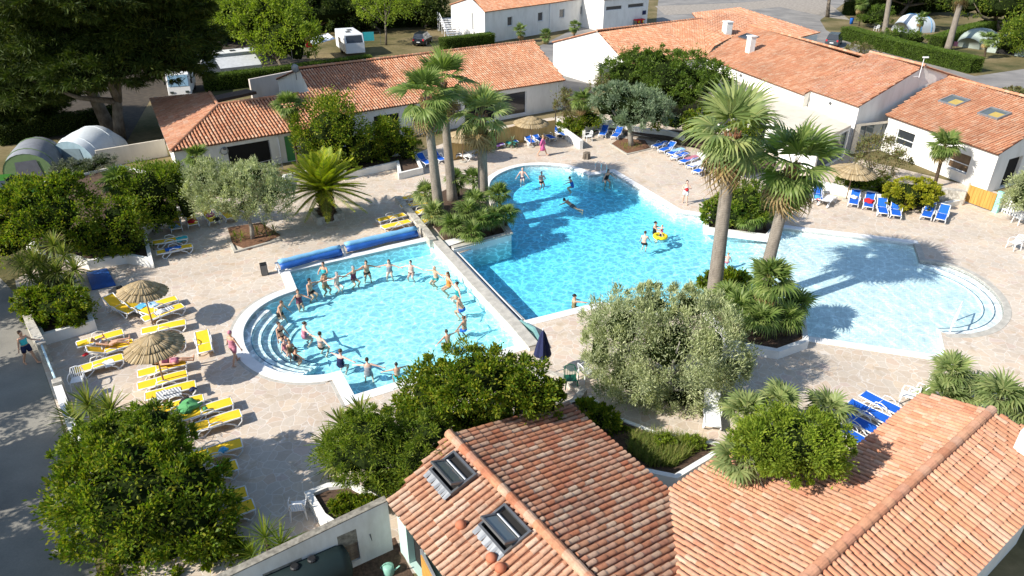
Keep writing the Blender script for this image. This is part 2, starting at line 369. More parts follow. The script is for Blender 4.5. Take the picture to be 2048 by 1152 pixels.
HAIRS = {k: plain('hair_'+k, c, .55, var=.2, sc=14) for k, c in dict(black=(.012, .010, .009), brown=(.05, .026, .014), chestnut=(.10, .05, .025), blond=(.34, .22, .10), grey=(.32, .31, .30)).items()}
CL = {k: plain('cloth_'+k, c, .8, var=.08, sc=8) for k, c in dict(black=(.012, .012, .014), navy=(.012, .018, .07), teal=(.02, .30, .30), red=(.55, .015, .025), pink=(.62, .12, .30), rose=(.5, .18, .24), purple=(.19, .07, .30), white=(.8, .8, .8), blue=(.015, .13, .52), sky=(.10, .42, .68), green=(.10, .34, .12), lime=(.16, .75, .03), grey=(.3, .3, .32), maroon=(.16, .03, .06), orange=(.75, .22, .04), turquoise=(.05, .48, .52), khaki=(.24, .19, .09), lightblue=(.35, .58, .78), yellow=(.9, .62, .02)).items()}
MINTG = plain('pale_mint', (.24, .46, .36), .5)
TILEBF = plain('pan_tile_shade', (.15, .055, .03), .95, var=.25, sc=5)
CUT = plain('cut_tip', (.75, .62, .05), .6)
# ---------------- vegetation
def unit(a): return a/(np.linalg.norm(a, axis=-1, keepdims=True)+1e-9)
def rand_dirs(n, zmin=-1.0):
    z = NR.uniform(zmin, 1, n); q = NR.uniform(0, 2*np.pi, n); r = np.sqrt(1-z*z)
    return np.stack([r*np.cos(q), r*np.sin(q), z], -1)
def cards(P, A, L, W, fold=.0):
    n = len(P); A = unit(A); S = unit(np.cross(A, rand_dirs(n))); N = np.cross(A, S)
    L = (L*NR.uniform(.5, 1.4, n))[:, None]; W = (W*NR.uniform(.7, 1.25, n))[:, None]
    m = P+A*L*.45+N*W*fold
    return np.stack([P, m+S*W*.5, P+A*L, m-S*W*.5], 1)
def crown(name, blobs, mat, L, W, nclump, nleaf, root, cr=.22, zmin=-.55, inner=.25, up=.25, droop=0.0, core=True, corem=None, shell=(.74, 1.07), flat=1.0, ks=.6, lump=True):
    B0 = np.array(blobs, float); X = []
    for b in B0:
        for d in rand_dirs(6, -.15): f = NR.uniform(.28, .46); X.append((*(b[:3]+d*b[3:6]*(1.02-f*.75)), *(b[3:6]*f)))
    B = np.concatenate([B0, np.array(X)]) if lump else B0; rmin = np.concatenate([B0[:, 3:6].min(1), np.repeat(B0[:, 3:6].min(1), 6)*.6]) if lump else B0[:, 3:6].min(1); wts = (B[:, 3]*B[:, 4]+B[:, 3]*B[:, 5]); wts /= wts.sum()
    out = []
    for b, w, rm in zip(B, wts, rmin):
        nc = max(4, int(nclump*w)); d = rand_dirs(nc, zmin); r = (NR.uniform(*shell, nc)*np.where(NR.uniform(0, 1, nc) < .13, 1.13, 1))[:, None]
        c = b[:3]+d*b[3:6]*r
        keep = np.ones(nc, bool)
        for o in B:
            if o is not b and not np.array_equal(o, b): keep &= (((c-o[:3])/o[3:6])**2).sum(1) > .62
        c = c[keep]; d = d[keep]; nc = len(c)
        if nc == 0: continue
        R0 = cr*.84*rm if cr < 1 else cr-1
        rad = R0*NR.uniform(.5, 1.5, nc); k = nleaf
        of = NR.normal(0, .5, (nc, k, 3)); of[..., 2] *= flat
        P = c[:, None]+of*rad[:, None, None]
        A = unit(of)*.7+d[:, None]*.6+rand_dirs(nc*k).reshape(nc, k, 3)*.7; A[..., 2] += up-droop
        out.append(cards(P.reshape(-1, 3), A.reshape(-1, 3), L, W))
        ni = int(nc*k*inner)
        if ni:
            dd = rand_dirs(ni, -.8); P = b[:3]+dd*b[3:6]*(NR.uniform(.35, .95, ni)**.6)[:, None]
            out.append(cards(P, rand_dirs(ni)+dd*.4, L, W))
    V = np.concatenate(out); mi = np.zeros(len(V), int)
    mats = [mat]
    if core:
        mats.append(corem or MT['twig_core']); cs = []
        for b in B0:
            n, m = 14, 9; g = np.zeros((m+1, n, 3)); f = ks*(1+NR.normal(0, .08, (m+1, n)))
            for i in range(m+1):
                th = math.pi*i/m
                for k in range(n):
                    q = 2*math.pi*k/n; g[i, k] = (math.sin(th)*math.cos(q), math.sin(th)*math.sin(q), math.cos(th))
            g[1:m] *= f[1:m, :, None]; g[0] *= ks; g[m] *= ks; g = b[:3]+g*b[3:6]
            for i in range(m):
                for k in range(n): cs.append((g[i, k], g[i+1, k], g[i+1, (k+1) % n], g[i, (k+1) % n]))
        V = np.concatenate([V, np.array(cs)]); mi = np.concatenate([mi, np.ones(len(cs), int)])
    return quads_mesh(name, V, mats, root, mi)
plain('twig_core', (.016, .024, .007), 1.0, var=.4, sc=6, spec=0.0)  # solid dark core added inside crowns to block light, standing for inner branches
def pxblobs(base, bl, zb=0.0):
    "base: ground pixel of the plant; bl: (cx, cy, rx, ry[, metres behind])"
    g = at(*base, zb); out = []
    for q in bl:
        cx, cy, rx, ry = q[:4]; Y = g[1]+(q[4] if len(q) > 4 else 0)
        d = ray(cx, cy); t = Y/d[1]; c = np.array((d[0]*t, Y, CH+d[2]*t)); s = scale_at(c)
        a = math.atan2(CH-c[2], Y); Rx, Ry = rx/s, ry/s
        dep = min(Rx, Ry*1.1/math.sin(a)*.75); rz = math.sqrt(max((Ry)**2-(dep*math.sin(a))**2, (.45*Ry)**2))/math.cos(a)
        out.append((*c, Rx, dep, rz))
    return g, out
def limbs(root, g, blobs, r, mat, n=5, name='trunk', h0=.35):
    m = MB(); B = np.array(blobs); top = B[:, :3].mean(0); zt = max(.4, top[2]*h0) if h0 < 1 else h0
    base = np.array((g[0], g[1], g[2]-.1)); fork = base+(np.array((top[0], top[1], zt))-base)*.55; fork[2] = g[2]+(zt-g[2])
    m.tube([base, base*.5+fork*.5+np.array((rng.uniform(-.1, .1), rng.uniform(-.1, .1), 0)), fork], [r*1.25, r, r*.85], 9)
    for i in range(n):
        b = B[i % len(B)]; d = rand_dirs(1, .0)[0]; e = b[:3]+d*b[3:6]*.7
        mid = fork*.5+e*.5+np.array((0, 0, -.12*np.linalg.norm(e-fork)))+NR.normal(0, .12, 3)
        m.tube([fork-np.array((0, 0, r)), mid, e], [r*.75, r*.45, r*.12], 6)
    return m.build(name, mat, root, True)
def shrub(name, base, bl, mat, L, W, nc, nl, label, cat='bush', group=None, r=.09, stem=True, bark=None, zb=0.0, h0=.3, nlimb=5, trunkname='stem', **kw):
    g, B = pxblobs(base, bl, zb)
    root = empty(name, g, 0, label, cat, group)
    crown('foliage' if cat != 'tree' else 'crown', B, mat, L, W, nc, nl, root, **kw)
    if stem: limbs(root, g, B, r, bark or BARK, nlimb, trunkname, h0)
    return root
def rotm(yaw, pitch, roll=0.0):
    return np.array(Matrix.Rotation(yaw, 3, 'Z') @ Matrix.Rotation(-pitch, 3, 'Y') @ Matrix.Rotation(roll, 3, 'X'))
def fan(nb, L, w, pet, arc=115, droop=.35, fold=.25, k=5, tip=1.0):
    "one fan leaf along +X: (nb,k,2,3) blades and petiole strip"
    V = []
    for i in range(nb):
        f = R(-arc+2*arc*i/(nb-1)+NR.uniform(-2, 2)); l = L*(.72+.28*math.cos(f*.75))*NR.uniform(.9, 1.06); c = []
        for j in range(k):
            t = j/(k-1); rr = .06*L+l*t; zz = fold*rr*abs(math.sin(f))*.6-droop*l*max(0, t-.45)**2*2.6*tip
            ww = w*(.22+1.6*t) if t < .5 else w*(1.02*(1-t)/.5+.05)
            p = np.array((pet+rr*math.cos(f)*(1-.12*droop*t*t), rr*math.sin(f), zz)); s = np.array((-math.sin(f), math.cos(f), .35*(-1)**i))*ww/2
            c.append((p-s, p+s))
        V.append(c)
    return np.array(V)
def petiole(pet, w, k=5):
    return np.array([[(pet*1.04*j/(k-1), -w*(1-.4*j/(k-1)), 0), (pet*1.04*j/(k-1), w*(1-.4*j/(k-1)), 0)] for j in range(k)])[None]
def bend(V, amt, Lt):
    "sag a leaf under its weight, along +X"
    V = V.copy(); x = np.clip(V[..., 0]/Lt, 0, 1.3); V[..., 2] -= amt*Lt*x*x; V[..., 0] *= 1-.18*amt*x; return V
def palm_head(o, n, L, w, pet, e0=85, e1=-35, nb=20, droop=.4, sag=.25, arc=115, rnd=8, pw=.03, k=5, tilt=(0, 0), powr=1.0):
    "n fan leaves round point o; returns blades, petioles"
    A, Pm = [], []; T = [fan(nb, L, w, pet, arc, droop*f, k=k) for f in (.6, 1.0, 1.5)]
    y0 = NR.uniform(0, 6)
    for i in range(n):
        u = (i+.5)/n; el = e0+(e1-e0)*u**powr+NR.uniform(-rnd, rnd); yw = y0+i*2.39996+NR.uniform(-.2, .2); s = NR.uniform(.75, 1.18)*(.8+.2*math.sin(math.pi*min(1, u*1.3)))
        M = rotm(yw, R(el), NR.uniform(-.25, .25)); v = bend(T[min(2, int(u*3))]*s, sag*(.3+u), L+pet) @ M.T + o; A.append(v)
        Pm.append(bend(petiole(pet, pw)*s, sag*(.3+u), L+pet) @ M.T + o)
    return A, Pm
def tall_palm(name, base, toppx, r0, r1, L, n, label, group=None, lean=0.0, mat=None, skirt=10, boots=.12, w=.14, pet=1.15, nb=24, e1=-58, droop=.38, zb=0.0, headscale=1.0, trunkm=None, dead=8, curve=(0, 0)):
    g = at(*base, zb); d = ray(*toppx); Y = g[1]+lean; t = Y/d[1]; top = np.array((d[0]*t, Y, CH+d[2]*t))
    root = empty(name, g, 0, label, 'palm', group); m = MB(); P, Rr = [], []
    for i in range(13):
        u = i/12; p = g+(top-g)*u; p = p+np.array((curve[0], curve[1], 0))*math.sin(math.pi*u); P.append(p-np.array((0, 0, .15 if i == 0 else 0)))
        Rr.append(r1+(r0-r1)*(1-u)**1.3+(.10*r0*max(0, 1-u*9)))
    m.tube(P, Rr, 14); m.build('trunk', trunkm or TRUNKW, root, True)
    if boots:
        b = MB(); q = P[-1]-P[-2]; q = q/np.linalg.norm(q); H = (top[2]-g[2])*boots
        for i in range(int(110*boots/.12)):
            h = NR.uniform(0, H); a = i*2.4; dr = np.array((math.cos(a), math.sin(a), 0)); c = top-q*h
            b.tube([c+dr*r1*.8-q*.08, c+dr*(r1*1.25)+q*.10, c+dr*(r1*1.55)+q*NR.uniform(.2, .32)], [(.05, .03), (.045, .025), (.012, .01)], 4)
        b.build('leaf_boots', BOOT, root)
    A, Pm = palm_head(top, n, L, w, pet, 88, e1, nb, droop, .13, pw=.03, rnd=16, arc=100)
    grid_mesh('crown', np.concatenate(A), mat or LF_FAN, root); grid_mesh('leaf_stalks', np.concatenate(Pm), MT['stalk'], root)
    if dead:
        A, Pm = palm_head(top-np.array((0, 0, .25)), dead, L*.8, w*.8, pet*.9, -48, -86, 14, .9, .25, 80, 10)
        grid_mesh('dead_fronds', np.concatenate(A+Pm), LF_DEAD, root)
    if skirt:
        S = []; dn = P[-1]-P[-3]; dn = -dn/np.linalg.norm(dn)
        for i in range(skirt*9):
            a = NR.uniform(0, 6.28); h = NR.uniform(.1, .95); dr = np.array((math.cos(a), math.sin(a), 0)); c = top+dn*h*1.2+dr*r1
            sd = np.array((-math.sin(a), math.cos(a), 0))*NR.uniform(.015, .045); ln = NR.uniform(.5, 1.5); S.append([(c+dn*ln*t+dr*(.38*t-.28*t*t)-sd*(1.1-t), c+dn*ln*t+dr*(.38*t-.28*t*t)+sd*(1.1-t)) for t in (0, .4, .75, 1)])
        grid_mesh('dry_skirt', np.array(S), LF_DEAD, root)
    return root
plain('stalk', (.22, .22, .06), .6, var=.25, sc=5)
def small_palm(name, base, toppx, L, n, label, group=None, r=.11, mat=None, w=.105, pet=.55, nb=18, e1=-50, dead=5, trunkm=None, zb=0.0, cat='palm', droop=.45):
    return tall_palm(name, base, toppx, r*1.15, r, L, n, label, group, 0, mat or LF_FAN, 0, 0, w, pet, nb, e1, droop, zb, 1, trunkm or TRUNKD, dead)
def fan_clump(name, heads, L, n, label, group=None, mat=None, base=None, zb=0.0, w=.085, pet=.5, e1=-20, cat='palm shrub', nb=16):
    "heads: (groundpx, headpx); several short stems in one clump"
    g = at(*(base or heads[0][0]), zb); root = empty(name, g, 0, label, cat, group)
    for (bp, hp) in heads:
        b = at(*bp, zb); h = max(.35, hgt(*bp, *hp)); o = np.array((at(hp[0], hp[1], h)[0], b[1], h)); m = MB()
        a, p = palm_head(o, n, L, w, pet, 88, e1, nb, .5, .2, powr=.85)
        grid_mesh('fronds', np.concatenate(a+p), mat or LF_FAN, root)
        m.tube([b-np.array((0, 0, .1)), (b+o)/2, o], [.12, .1, .09], 8); m.build('stem', TRUNKD, root, True)
    return root
def date_palm(name, base, headpx, L, n, label, zb=0.0):
    g = at(*base, zb); h = hgt(*base, *headpx); top = np.array((g[0], g[1], h)); root = empty(name, g, 0, label, 'palm')
    m = MB(); m.tube([g-np.array((0, 0, .2)), g+np.array((0, 0, h*.3)), g+np.array((0, 0, h*.75)), top], [.50, .44, .5, .38], 14)
    for i in range(150):
        a = i*2.4; z = g[2]+(h-g[2])*(i/150); d = np.array((math.cos(a), math.sin(a), 0)); c = np.array((g[0], g[1], z))
        m.tube([c+d*.36, c+d*.52+np.array((0, 0, .08)), c+d*.58+np.array((0, 0, .2))], [(.07, .04), (.06, .03), (.02, .01)], 4)
    m.build('trunk', TRUNKD, root)
    LV, RA = [], []
    for i in range(n):
        u = (i+.5)/n; el = R(86-78*u**.9+NR.uniform(-5, 5)); yw = i*2.39996; l = L*NR.uniform(.88, 1.08); sag = .34+.62*u; M = rotm(yw, el)
        def pt(t): return np.array((l*t, 0, -sag*l*.62*t*t*(.5+.5*math.cos(el))))
        ra = []
        for j in range(9):
            p = pt(j/8); s = np.array((0, .045*(1-j/9), 0)); ra.append((p-s, p+s))
        RA.append(np.array(ra) @ M.T + top)
        for j in range(46):
            t = .10+.90*j/45; p = pt(t); q = pt(min(1.02, t+.02))-pt(t-.02); q /= np.linalg.norm(q); ll = .52*math.sin(math.pi*min(1, .12+t*.86))**.6*NR.uniform(.85, 1.1)
            for sd in (-1, 1):
                dv = q*.72+np.array((0, sd*.72, .22)); dv /= np.linalg.norm(dv); nn = np.cross(dv, (0, 0, 1)); nn /= np.linalg.norm(nn)
                LV.append(np.array([(p+dv*ll*v-np.array((0, 0, .22*ll*v*v))-nn*ww, p+dv*ll*v-np.array((0, 0, .22*ll*v*v))+nn*ww) for v, ww in ((0, .013), (.5, .021), (1, .003))]) @ M.T + top)
    grid_mesh('fronds', np.array(LV), LF_PHX, root); grid_mesh('leaf_stalks', np.array(RA), MT['stalk'], root)
    return root
def strap_head(o, n, L, w, e0=88, e1=-25, sag=.5, k=5):
    V = []
    for i in range(n):
        u = (i+.5)/n; el = R(e0+(e1-e0)*u+NR.uniform(-8, 8)); M = rotm(i*2.39996+NR.uniform(-.2, .2), el); l = L*NR.uniform(.7, 1.1); sg = sag*NR.uniform(.5, 1.5)*(.3+.9*u); c = []
        for j in range(k):
            t = j/(k-1); p = np.array((l*t*(1-.2*sg*t), 0, -sg*l*.6*t*t)); s = np.array((0, w*(.6+1.2*t*(1-t))*(1 if t < 1 else .1), 0)); c.append((p-s, p+s))
        V.append(np.array(c) @ M.T + o)
    return V
def strap_plant(name, base, heads, L, n, label, group=None, w=.022, mat=None, zb=0.0, cat='yucca', sag=.5, stemr=.08, e1=-30):
    g = at(*base, zb); root = empty(name, g, 0, label, cat, group)
    for hx, hy, *dy in heads:
        Y = g[1]+(dy[0] if dy else 0); d = ray(hx, hy); t = Y/d[1]; o = np.array((d[0]*t, Y, max(.25, CH+d[2]*t))); m = MB()
        m.tube([g-np.array((0, 0, .1)), (g+o)/2+np.array((0, 0, -.1)), o], [stemr*1.3, stemr, stemr*.8], 7)
        grid_mesh('leaves', np.array(strap_head(o, n, L, w, 88, e1, sag)), mat or LF_YUC, root); m.build('stem', BARK, root, True)
    return root
def tuft(name, poly, n, L, label, zb, mat=None, kind='stuff', cat='grass', w=.012):
    xs = np.array(poly)[:, 0]; ys = np.array(poly)[:, 1]; V = []
    while len(V) < n:
        x, y = NR.uniform(xs.min(), xs.max()), NR.uniform(ys.min(), ys.max())
        if not inside((x, y), poly): continue
        a = NR.uniform(0, 6.28); l = L*NR.uniform(.4, 1.2); ln = NR.uniform(.1, .8); d = np.array((math.cos(a), math.sin(a), 0)); s = np.array((-d[1], d[0], 0))*w; p = np.array((x, y, zb))
        V.append([(p+d*l*ln*t*t+np.array((0, 0, l*t*(1-.25*ln*t)))-s*(1.1-t), p+d*l*ln*t*t+np.array((0, 0, l*t*(1-.25*ln*t)))+s*(1.1-t)) for t in (0, .5, 1)])
    o = grid_mesh(name, np.array(V), mat or GRASSB); return tag(o, label, cat, None, kind)
def hedge(name, line, w, h, label, group=None, mat=None, zb=0.0, dens=520, L=.075):
    "clipped hedge along a ground polyline (world points)"
    P = [np.array(p[:2]) for p in line]; root = empty(name, (P[0][0], P[0][1], zb), 0, label, 'hedge', group)
    out = []
    m = MB(); m.ribbon(P, w*.8, zb, zb+h*.9)
    m.build('branches', MT['twig_core'], root)
    for a, b in zip(P[:-1], P[1:]):
        d = b-a; ln = np.linalg.norm(d); d = d/ln; nn = np.array((-d[1], d[0])); area = ln*(w+2*h)+2*w*h; n = int(area*dens)
        s = NR.uniform(0, 1, n)*(w+2*h); u = NR.uniform(-.02*w, ln+.02*w, n); end = NR.uniform(0, 1, n) < 2*w*h/area
        off = np.where(s < h, -w/2, np.where(s < h+w, s-h-w/2, w/2)); z = np.where(s < h, s, np.where(s < h+w, h, s-h-w))
        u = np.where(end, np.where(NR.uniform(0, 1, n) < .5, 0, ln), u); off = np.where(end, NR.uniform(-w/2, w/2, n), off); z = np.where(end, NR.uniform(0, h, n), z)
        N = np.stack([np.where(s < h, -nn[0], np.where(s < h+w, 0, nn[0])), np.where(s < h, -nn[1], np.where(s < h+w, 0, nn[1])), np.where((s >= h) & (s < h+w), 1., 0)], -1)
        Pp = np.stack([a[0]+d[0]*u+nn[0]*off, a[1]+d[1]*u+nn[1]*off, zb+z], -1)+NR.normal(0, .035, (n, 3))
        out.append(cards(Pp, N*.5+rand_dirs(n)+np.array((0, 0, .3)), L, L*.55))
    quads_mesh('foliage', np.concatenate(out), mat or LF_HEDGE, root)
    return root
# ---------------- people: every body is one continuous remeshed surface
def V3(*a): return np.array(a, float)
def person(label, loc, yaw, skin=0, hair=('short', 'brown'), wear=(('trunks', 'navy'),), h=1.7, la=(0, .25, -1), lf=None, ra=(0, -.25, -1), rf=None, legs=((0, 0), (0, 0)), lean=0, tilt=None, head=(0, 0), group=None, fat=1.0, foot=True, vox=.0145, splay=.04):
    k = h/1.7; root = empty('person', loc, yaw, label, 'person', group); T = Matrix.Identity(3) if tilt is None else Matrix.Rotation(R(tilt), 3, 'Y')
    up = V3(math.sin(R(lean)), 0, math.cos(R(lean))); P = V3(0, 0, .93); S = lambda d: P+up*d
    fw = V3(math.cos(R(lean)), 0, -math.sin(R(lean)))
    m = MB(); tor = [(-.12, .085, .075), (-.06, .15, .105), (.02, .168*fat, .118*fat), (.10, .152*fat, .112*fat), (.18, .138*fat, .105*fat), (.30, .158, .118), (.40, .175, .11), (.47, .15, .085), (.515, .07, .062)]
    m.tube([S(d) for d, _, _ in tor], [(a, b) for _, a, b in tor], 16)
    hd = S(.52)+up*.165+fw*.02; hz = Matrix.Rotation(R(head[0]), 3, 'Z') @ Matrix.Rotation(R(lean*.4+head[1]), 3, 'Y')
    m.tube([S(.48), hd], [.058, .052], 10); m.ball(hd, (.098, .078, .122), 14, 10, M=hz)
    hp = lambda *v: hd+np.array(hz @ Vector(v))
    m.ball(hp(.035, 0, -.062), (.062, .052, .055), 10, 7, M=hz); m.ball(hp(.10, 0, -.012), (.022, .015, .026), 8, 6, M=hz)
    for s in (-1, 1): m.ball(hp(-.005, s*.08, -.012), (.022, .014, .032), 8, 6, M=hz)
    hips, jo = {}, {}
    for s, (hpit, kn) in zip((1, -1), legs):
        a = P+V3(0, s*.088, -.03); d1 = V3(math.sin(R(hpit)), s*splay, -math.cos(R(hpit))); d1 /= np.linalg.norm(d1); b = a+d1*.425; t2 = R(hpit-kn); d2 = V3(math.sin(t2), s*splay*.6, -math.cos(t2)); d2 /= np.linalg.norm(d2); c = b+d2*.42
        m.tube([a, a*.55+b*.45, b], [.092*fat, .078, .056], 12); m.tube([b-d1*.02, b*.65+c*.35+np.array((-.012*d2[2]*-1, 0, 0)), c], [.055, .056, .036], 12); jo[s] = (a, b, c, d1)
        f = V3(math.cos(t2), s*.12, math.sin(t2)); m.tube([c-f*.05+d2*.03, c+f*.06+d2*.035, c+f*.15+d2*.05, c+f*.19+d2*.055], [(.036, .036), (.042, .034), (.044, .02), (.03, .014)], 9)
    for s, du, df in ((1, la, lf or la), (-1, ra, rf or ra)):
        du = unit(V3(*du)); df = unit(V3(*df)); a = S(.445)+V3(0, s*.165, 0); b = a+du*.285; c = b+df*.25
        m.ball(tuple(a), .058, 10, 7); m.tube([a, a*.5+b*.5, b], [.052, .047, .038], 10); m.tube([b, b*.6+c*.4, c], [.039, .037, .024], 10)
        sd = np.cross(df, (0, 0, 1)); sd = unit(sd) if np.linalg.norm(sd) > .2 else V3(1, 0, 0); nn = np.cross(sd, df); pa = c+df*.085
        m.tube([c-df*.01, c+df*.04, pa], [(.024, .02), (.04, .016), (.042, .014)], 9)
        for j, ln in enumerate((.068, .08, .074, .058)):
            o = pa+sd*(-.031+.0207*j); cu = nn*-.25; m.tube([o-df*.015, o+df*ln*.55+cu*.02, o+df*ln*.95+cu*.07], [.0105, .010, .008], 6)
        m.tube([c+df*.025-sd*.03, c+df*.06-sd*.062, c+df*.095-sd*.066], [.012, .0115, .009], 6)
    o = m.build('body', SKINS[skin], root, local=True)
    md = o.modifiers.new('r', 'REMESH'); md.mode = 'VOXEL'; md.voxel_size = vox; sm = o.modifiers.new('s', 'SMOOTH'); sm.factor = .45; sm.iterations = 3
    dg = bpy.context.evaluated_depsgraph_get(); me = bpy.data.meshes.new_from_object(o.evaluated_get(dg)); o.modifiers.clear(); old = o.data; o.data = me; bpy.data.meshes.remove(old)
    me.polygons.foreach_set('use_smooth', [True]*len(me.polygons)); parts = [o]
    def B(mb, name, mat): q = mb.build(name, mat, root, True, local=True); parts.append(q); return q
    for typ, col in wear:
        c = CL[col]; m = MB(); g = .012
        def shell(d0, d1, gg=g, ex=1.0):
            ds = [d0]+[d for d, _, _ in tor if d0 < d < d1]+[d1]; A = np.array(tor); m.tube([S(d) for d in ds], [((np.interp(d, A[:, 0], A[:, 1])+gg)*ex, (np.interp(d, A[:, 0], A[:, 2])+gg)*ex) for d in ds], 18)
        def thigh(fr, gg=.014):
            for s in (1, -1): a, b, _, d1 = jo[s]; m.tube([a+V3(0, 0, .03), a+d1*.425*fr], [.096*fat+gg, .092*(1-.35*fr)*fat+gg], 12)
        if typ == 'trunks': shell(-.10, .06); thigh(.42); B(m, 'swim_trunks', c)
        elif typ == 'briefs': shell(-.11, .04); thigh(.06, .006); B(m, 'swim_briefs', c)
        elif typ == 'suit':
            shell(-.115, .37); thigh(.05, .006); [m.tube([S(.36)+fw*.10+V3(0, s*.09, 0), S(.475)+V3(0, s*.09, 0), S(.36)-fw*.09+V3(0, s*.08, 0)], .014, 6) for s in (1, -1)]; B(m, 'swimsuit', c)
        elif typ == 'top': shell(.12, .41); B(m, 'swim_top', c)
        elif typ == 'bra': shell(.30, .375); B(m, 'bikini_top', c)
        elif typ == 'shorts': shell(-.10, .08, .018); thigh(.6, .024); B(m, 'shorts', c)
        elif typ == 'robe':
            ds = [(-.42, .27, .23), (-.2, .23, .18), (0, .20, .15), (.2, .18, .14), (.40, .20, .13), (.49, .12, .09)]; m.tube([S(d) for d, _, _ in ds], [(a, b) for _, a, b in ds], 18)
            for s, du, df in ((1, la, lf or la), (-1, ra, rf or ra)): a = S(.445)+V3(0, s*.165, 0); b = a+unit(V3(*du))*.285; e = b+unit(V3(*df))*.17; m.tube([a, b, e], [.075, .065, .06], 10)
            B(m, 'robe', c)
        elif typ == 'ball':
            b = S(.22)+fw*.24; m.ball(tuple(b), .13, 14, 9); q = B(m, 'held_ball', c)
    kind, hc = hair
    if kind == 'cap': m = MB(); m.ball(hp(-.012, 0, .02), (.107, .089, .118), 14, 10, M=hz, zmin=-.12); B(m, 'swim_cap', CL[hc])
    elif kind == 'hat':
        m = MB(); q = [(.20, -.01), (.19, .01), (.10, .02), (.095, .10), (.06, .13), (.01, .135)]; n = 18; m.add([hp(r*math.cos(6.2832*j/n)*1.05-.01, r*math.sin(6.2832*j/n), .05+z) for r, z in q for j in range(n)], [(i*n+j, i*n+(j+1) % n, (i+1)*n+(j+1) % n, (i+1)*n+j) for i in range(5) for j in range(n)]+[tuple(5*n+j for j in range(n))]); B(m, 'straw_hat', MT['hat_straw'])
    elif kind != 'bald':
        m = MB(); m.ball(hp(-.022, 0, .026), (.102, .088, .116), 14, 10, M=hz, zmin=-.28)
        if kind == 'long': m.tube([hp(-.06, 0, .02), hp(-.10, 0, -.12), hp(-.10, 0, -.26)], [(.07, .05), (.085, .045), (.05, .025)], 10)
        if kind == 'bun': m.ball(hp(-.11, 0, .05), .045, 9, 7)
        if kind == 'tail': m.tube([hp(-.10, 0, .03), hp(-.15, 0, -.05), hp(-.13, 0, -.2)], [.03, .032, .012], 8)
        B(m, 'hair', HAIRS[hc])
    for s in (-1, 1): m = MB(); m.ball(hp(.088, s*.032, .012), (.010, .013, .008), 8, 5, M=hz); B(m, 'eye', DARK)
    for q in parts:
        n = len(q.data.vertices); co = np.empty(n*3); q.data.vertices.foreach_get('co', co); co = co.reshape(-1, 3)
        if tilt is not None: co = (co-V3(0, 0, .93)) @ np.array(T).T
        q.data.vertices.foreach_set('co', (co*k).ravel()); q.data.update()
    return root
plain('hat_straw', (.62, .47, .26), .9, var=.15, sc=20)
def hpx(px, z): return at(*px, z)
# the ring of people in the small pool, clockwise from the left
GR = 'people in a ring in the small pool'
RING = [((617, 560), 1, ('short', 'black'), (('trunks', 'black'),), 'man in dark trunks at the left end of the upper row of the ring'),
 ((646, 548), 2, ('short', 'brown'), (('trunks', 'khaki'),), 'tanned man in khaki trunks in front of the woman with a turquoise towel'),
 ((670, 545), 3, ('short', 'grey'), (('briefs', 'grey'),), 'broad pale man with grey hair in the upper row of the ring'),
 ((704, 535), 1, ('bun', 'grey'), (('suit', 'maroon'),), 'woman in a dark red swimsuit in the upper row of the ring'),
 ((731, 523), 1, ('short', 'brown'), (('trunks', 'black'),), 'bare-chested man in black trunks, fifth along the upper row'),
 ((777, 520), 0, ('long', 'chestnut'), (('suit', 'grey'),), 'person with chestnut hair in a grey swimsuit in the upper row'),
 ((821, 522), 3, ('short', 'black'), (('briefs', 'black'),), 'pale man in black briefs with widely stretched arms, upper right of the ring'),
 ((871, 534), 1, ('bald', 'grey'), (('trunks', 'teal'),), 'bald man reaching to both sides at the upper right corner of the ring'),
 ((897, 550), 1, ('long', 'chestnut'), (('suit', 'orange'),), 'long-haired woman in an orange swimsuit on the right side of the ring'),
 ((915, 568), 0, ('bun', 'brown'), (('suit', 'teal'),), 'woman in a teal swimsuit on the right side of the ring'),
 ((925, 596), 1, ('bald', 'grey'), (('trunks', 'blue'),), 'stooping bald man in blue trunks by the right wall'),
 ((928, 633), 2, ('short', 'chestnut'), (('trunks', 'blue'),), 'tanned man in bright blue trunks low on the right side'),
 ((895, 662), 1, ('short', 'brown'), (('trunks', 'turquoise'),), 'man in turquoise trunks just above the glossy tree'),
 ((792, 723), 1, ('short', 'black'), (('trunks', 'turquoise'),), 'black-haired boy in turquoise shorts at the bottom of the ring'),
 ((734, 721), 0, ('short', 'brown'), (('suit', 'grey'),), 'person in a grey swimsuit next to the boy in turquoise shorts'),
 ((677, 704), 3, ('short', 'chestnut'), (('suit', 'navy'),), 'woman in a navy swimsuit seen from behind at the bottom left'),
 ((638, 670), 0, ('bun', 'brown'), (('bra', 'grey'), ('briefs', 'black')), 'woman in black bikini bottoms seen from behind, above the navy swimsuit'),
 ((604, 648), 3, ('bun', 'brown'), (('suit', 'rose'),), 'woman in a rose swimsuit at the left end of the lower row')]
ZF = -1.26; RP = [hpx(r[0], ZF+1.62) for r in RING]; cen = np.mean(RP, 0)
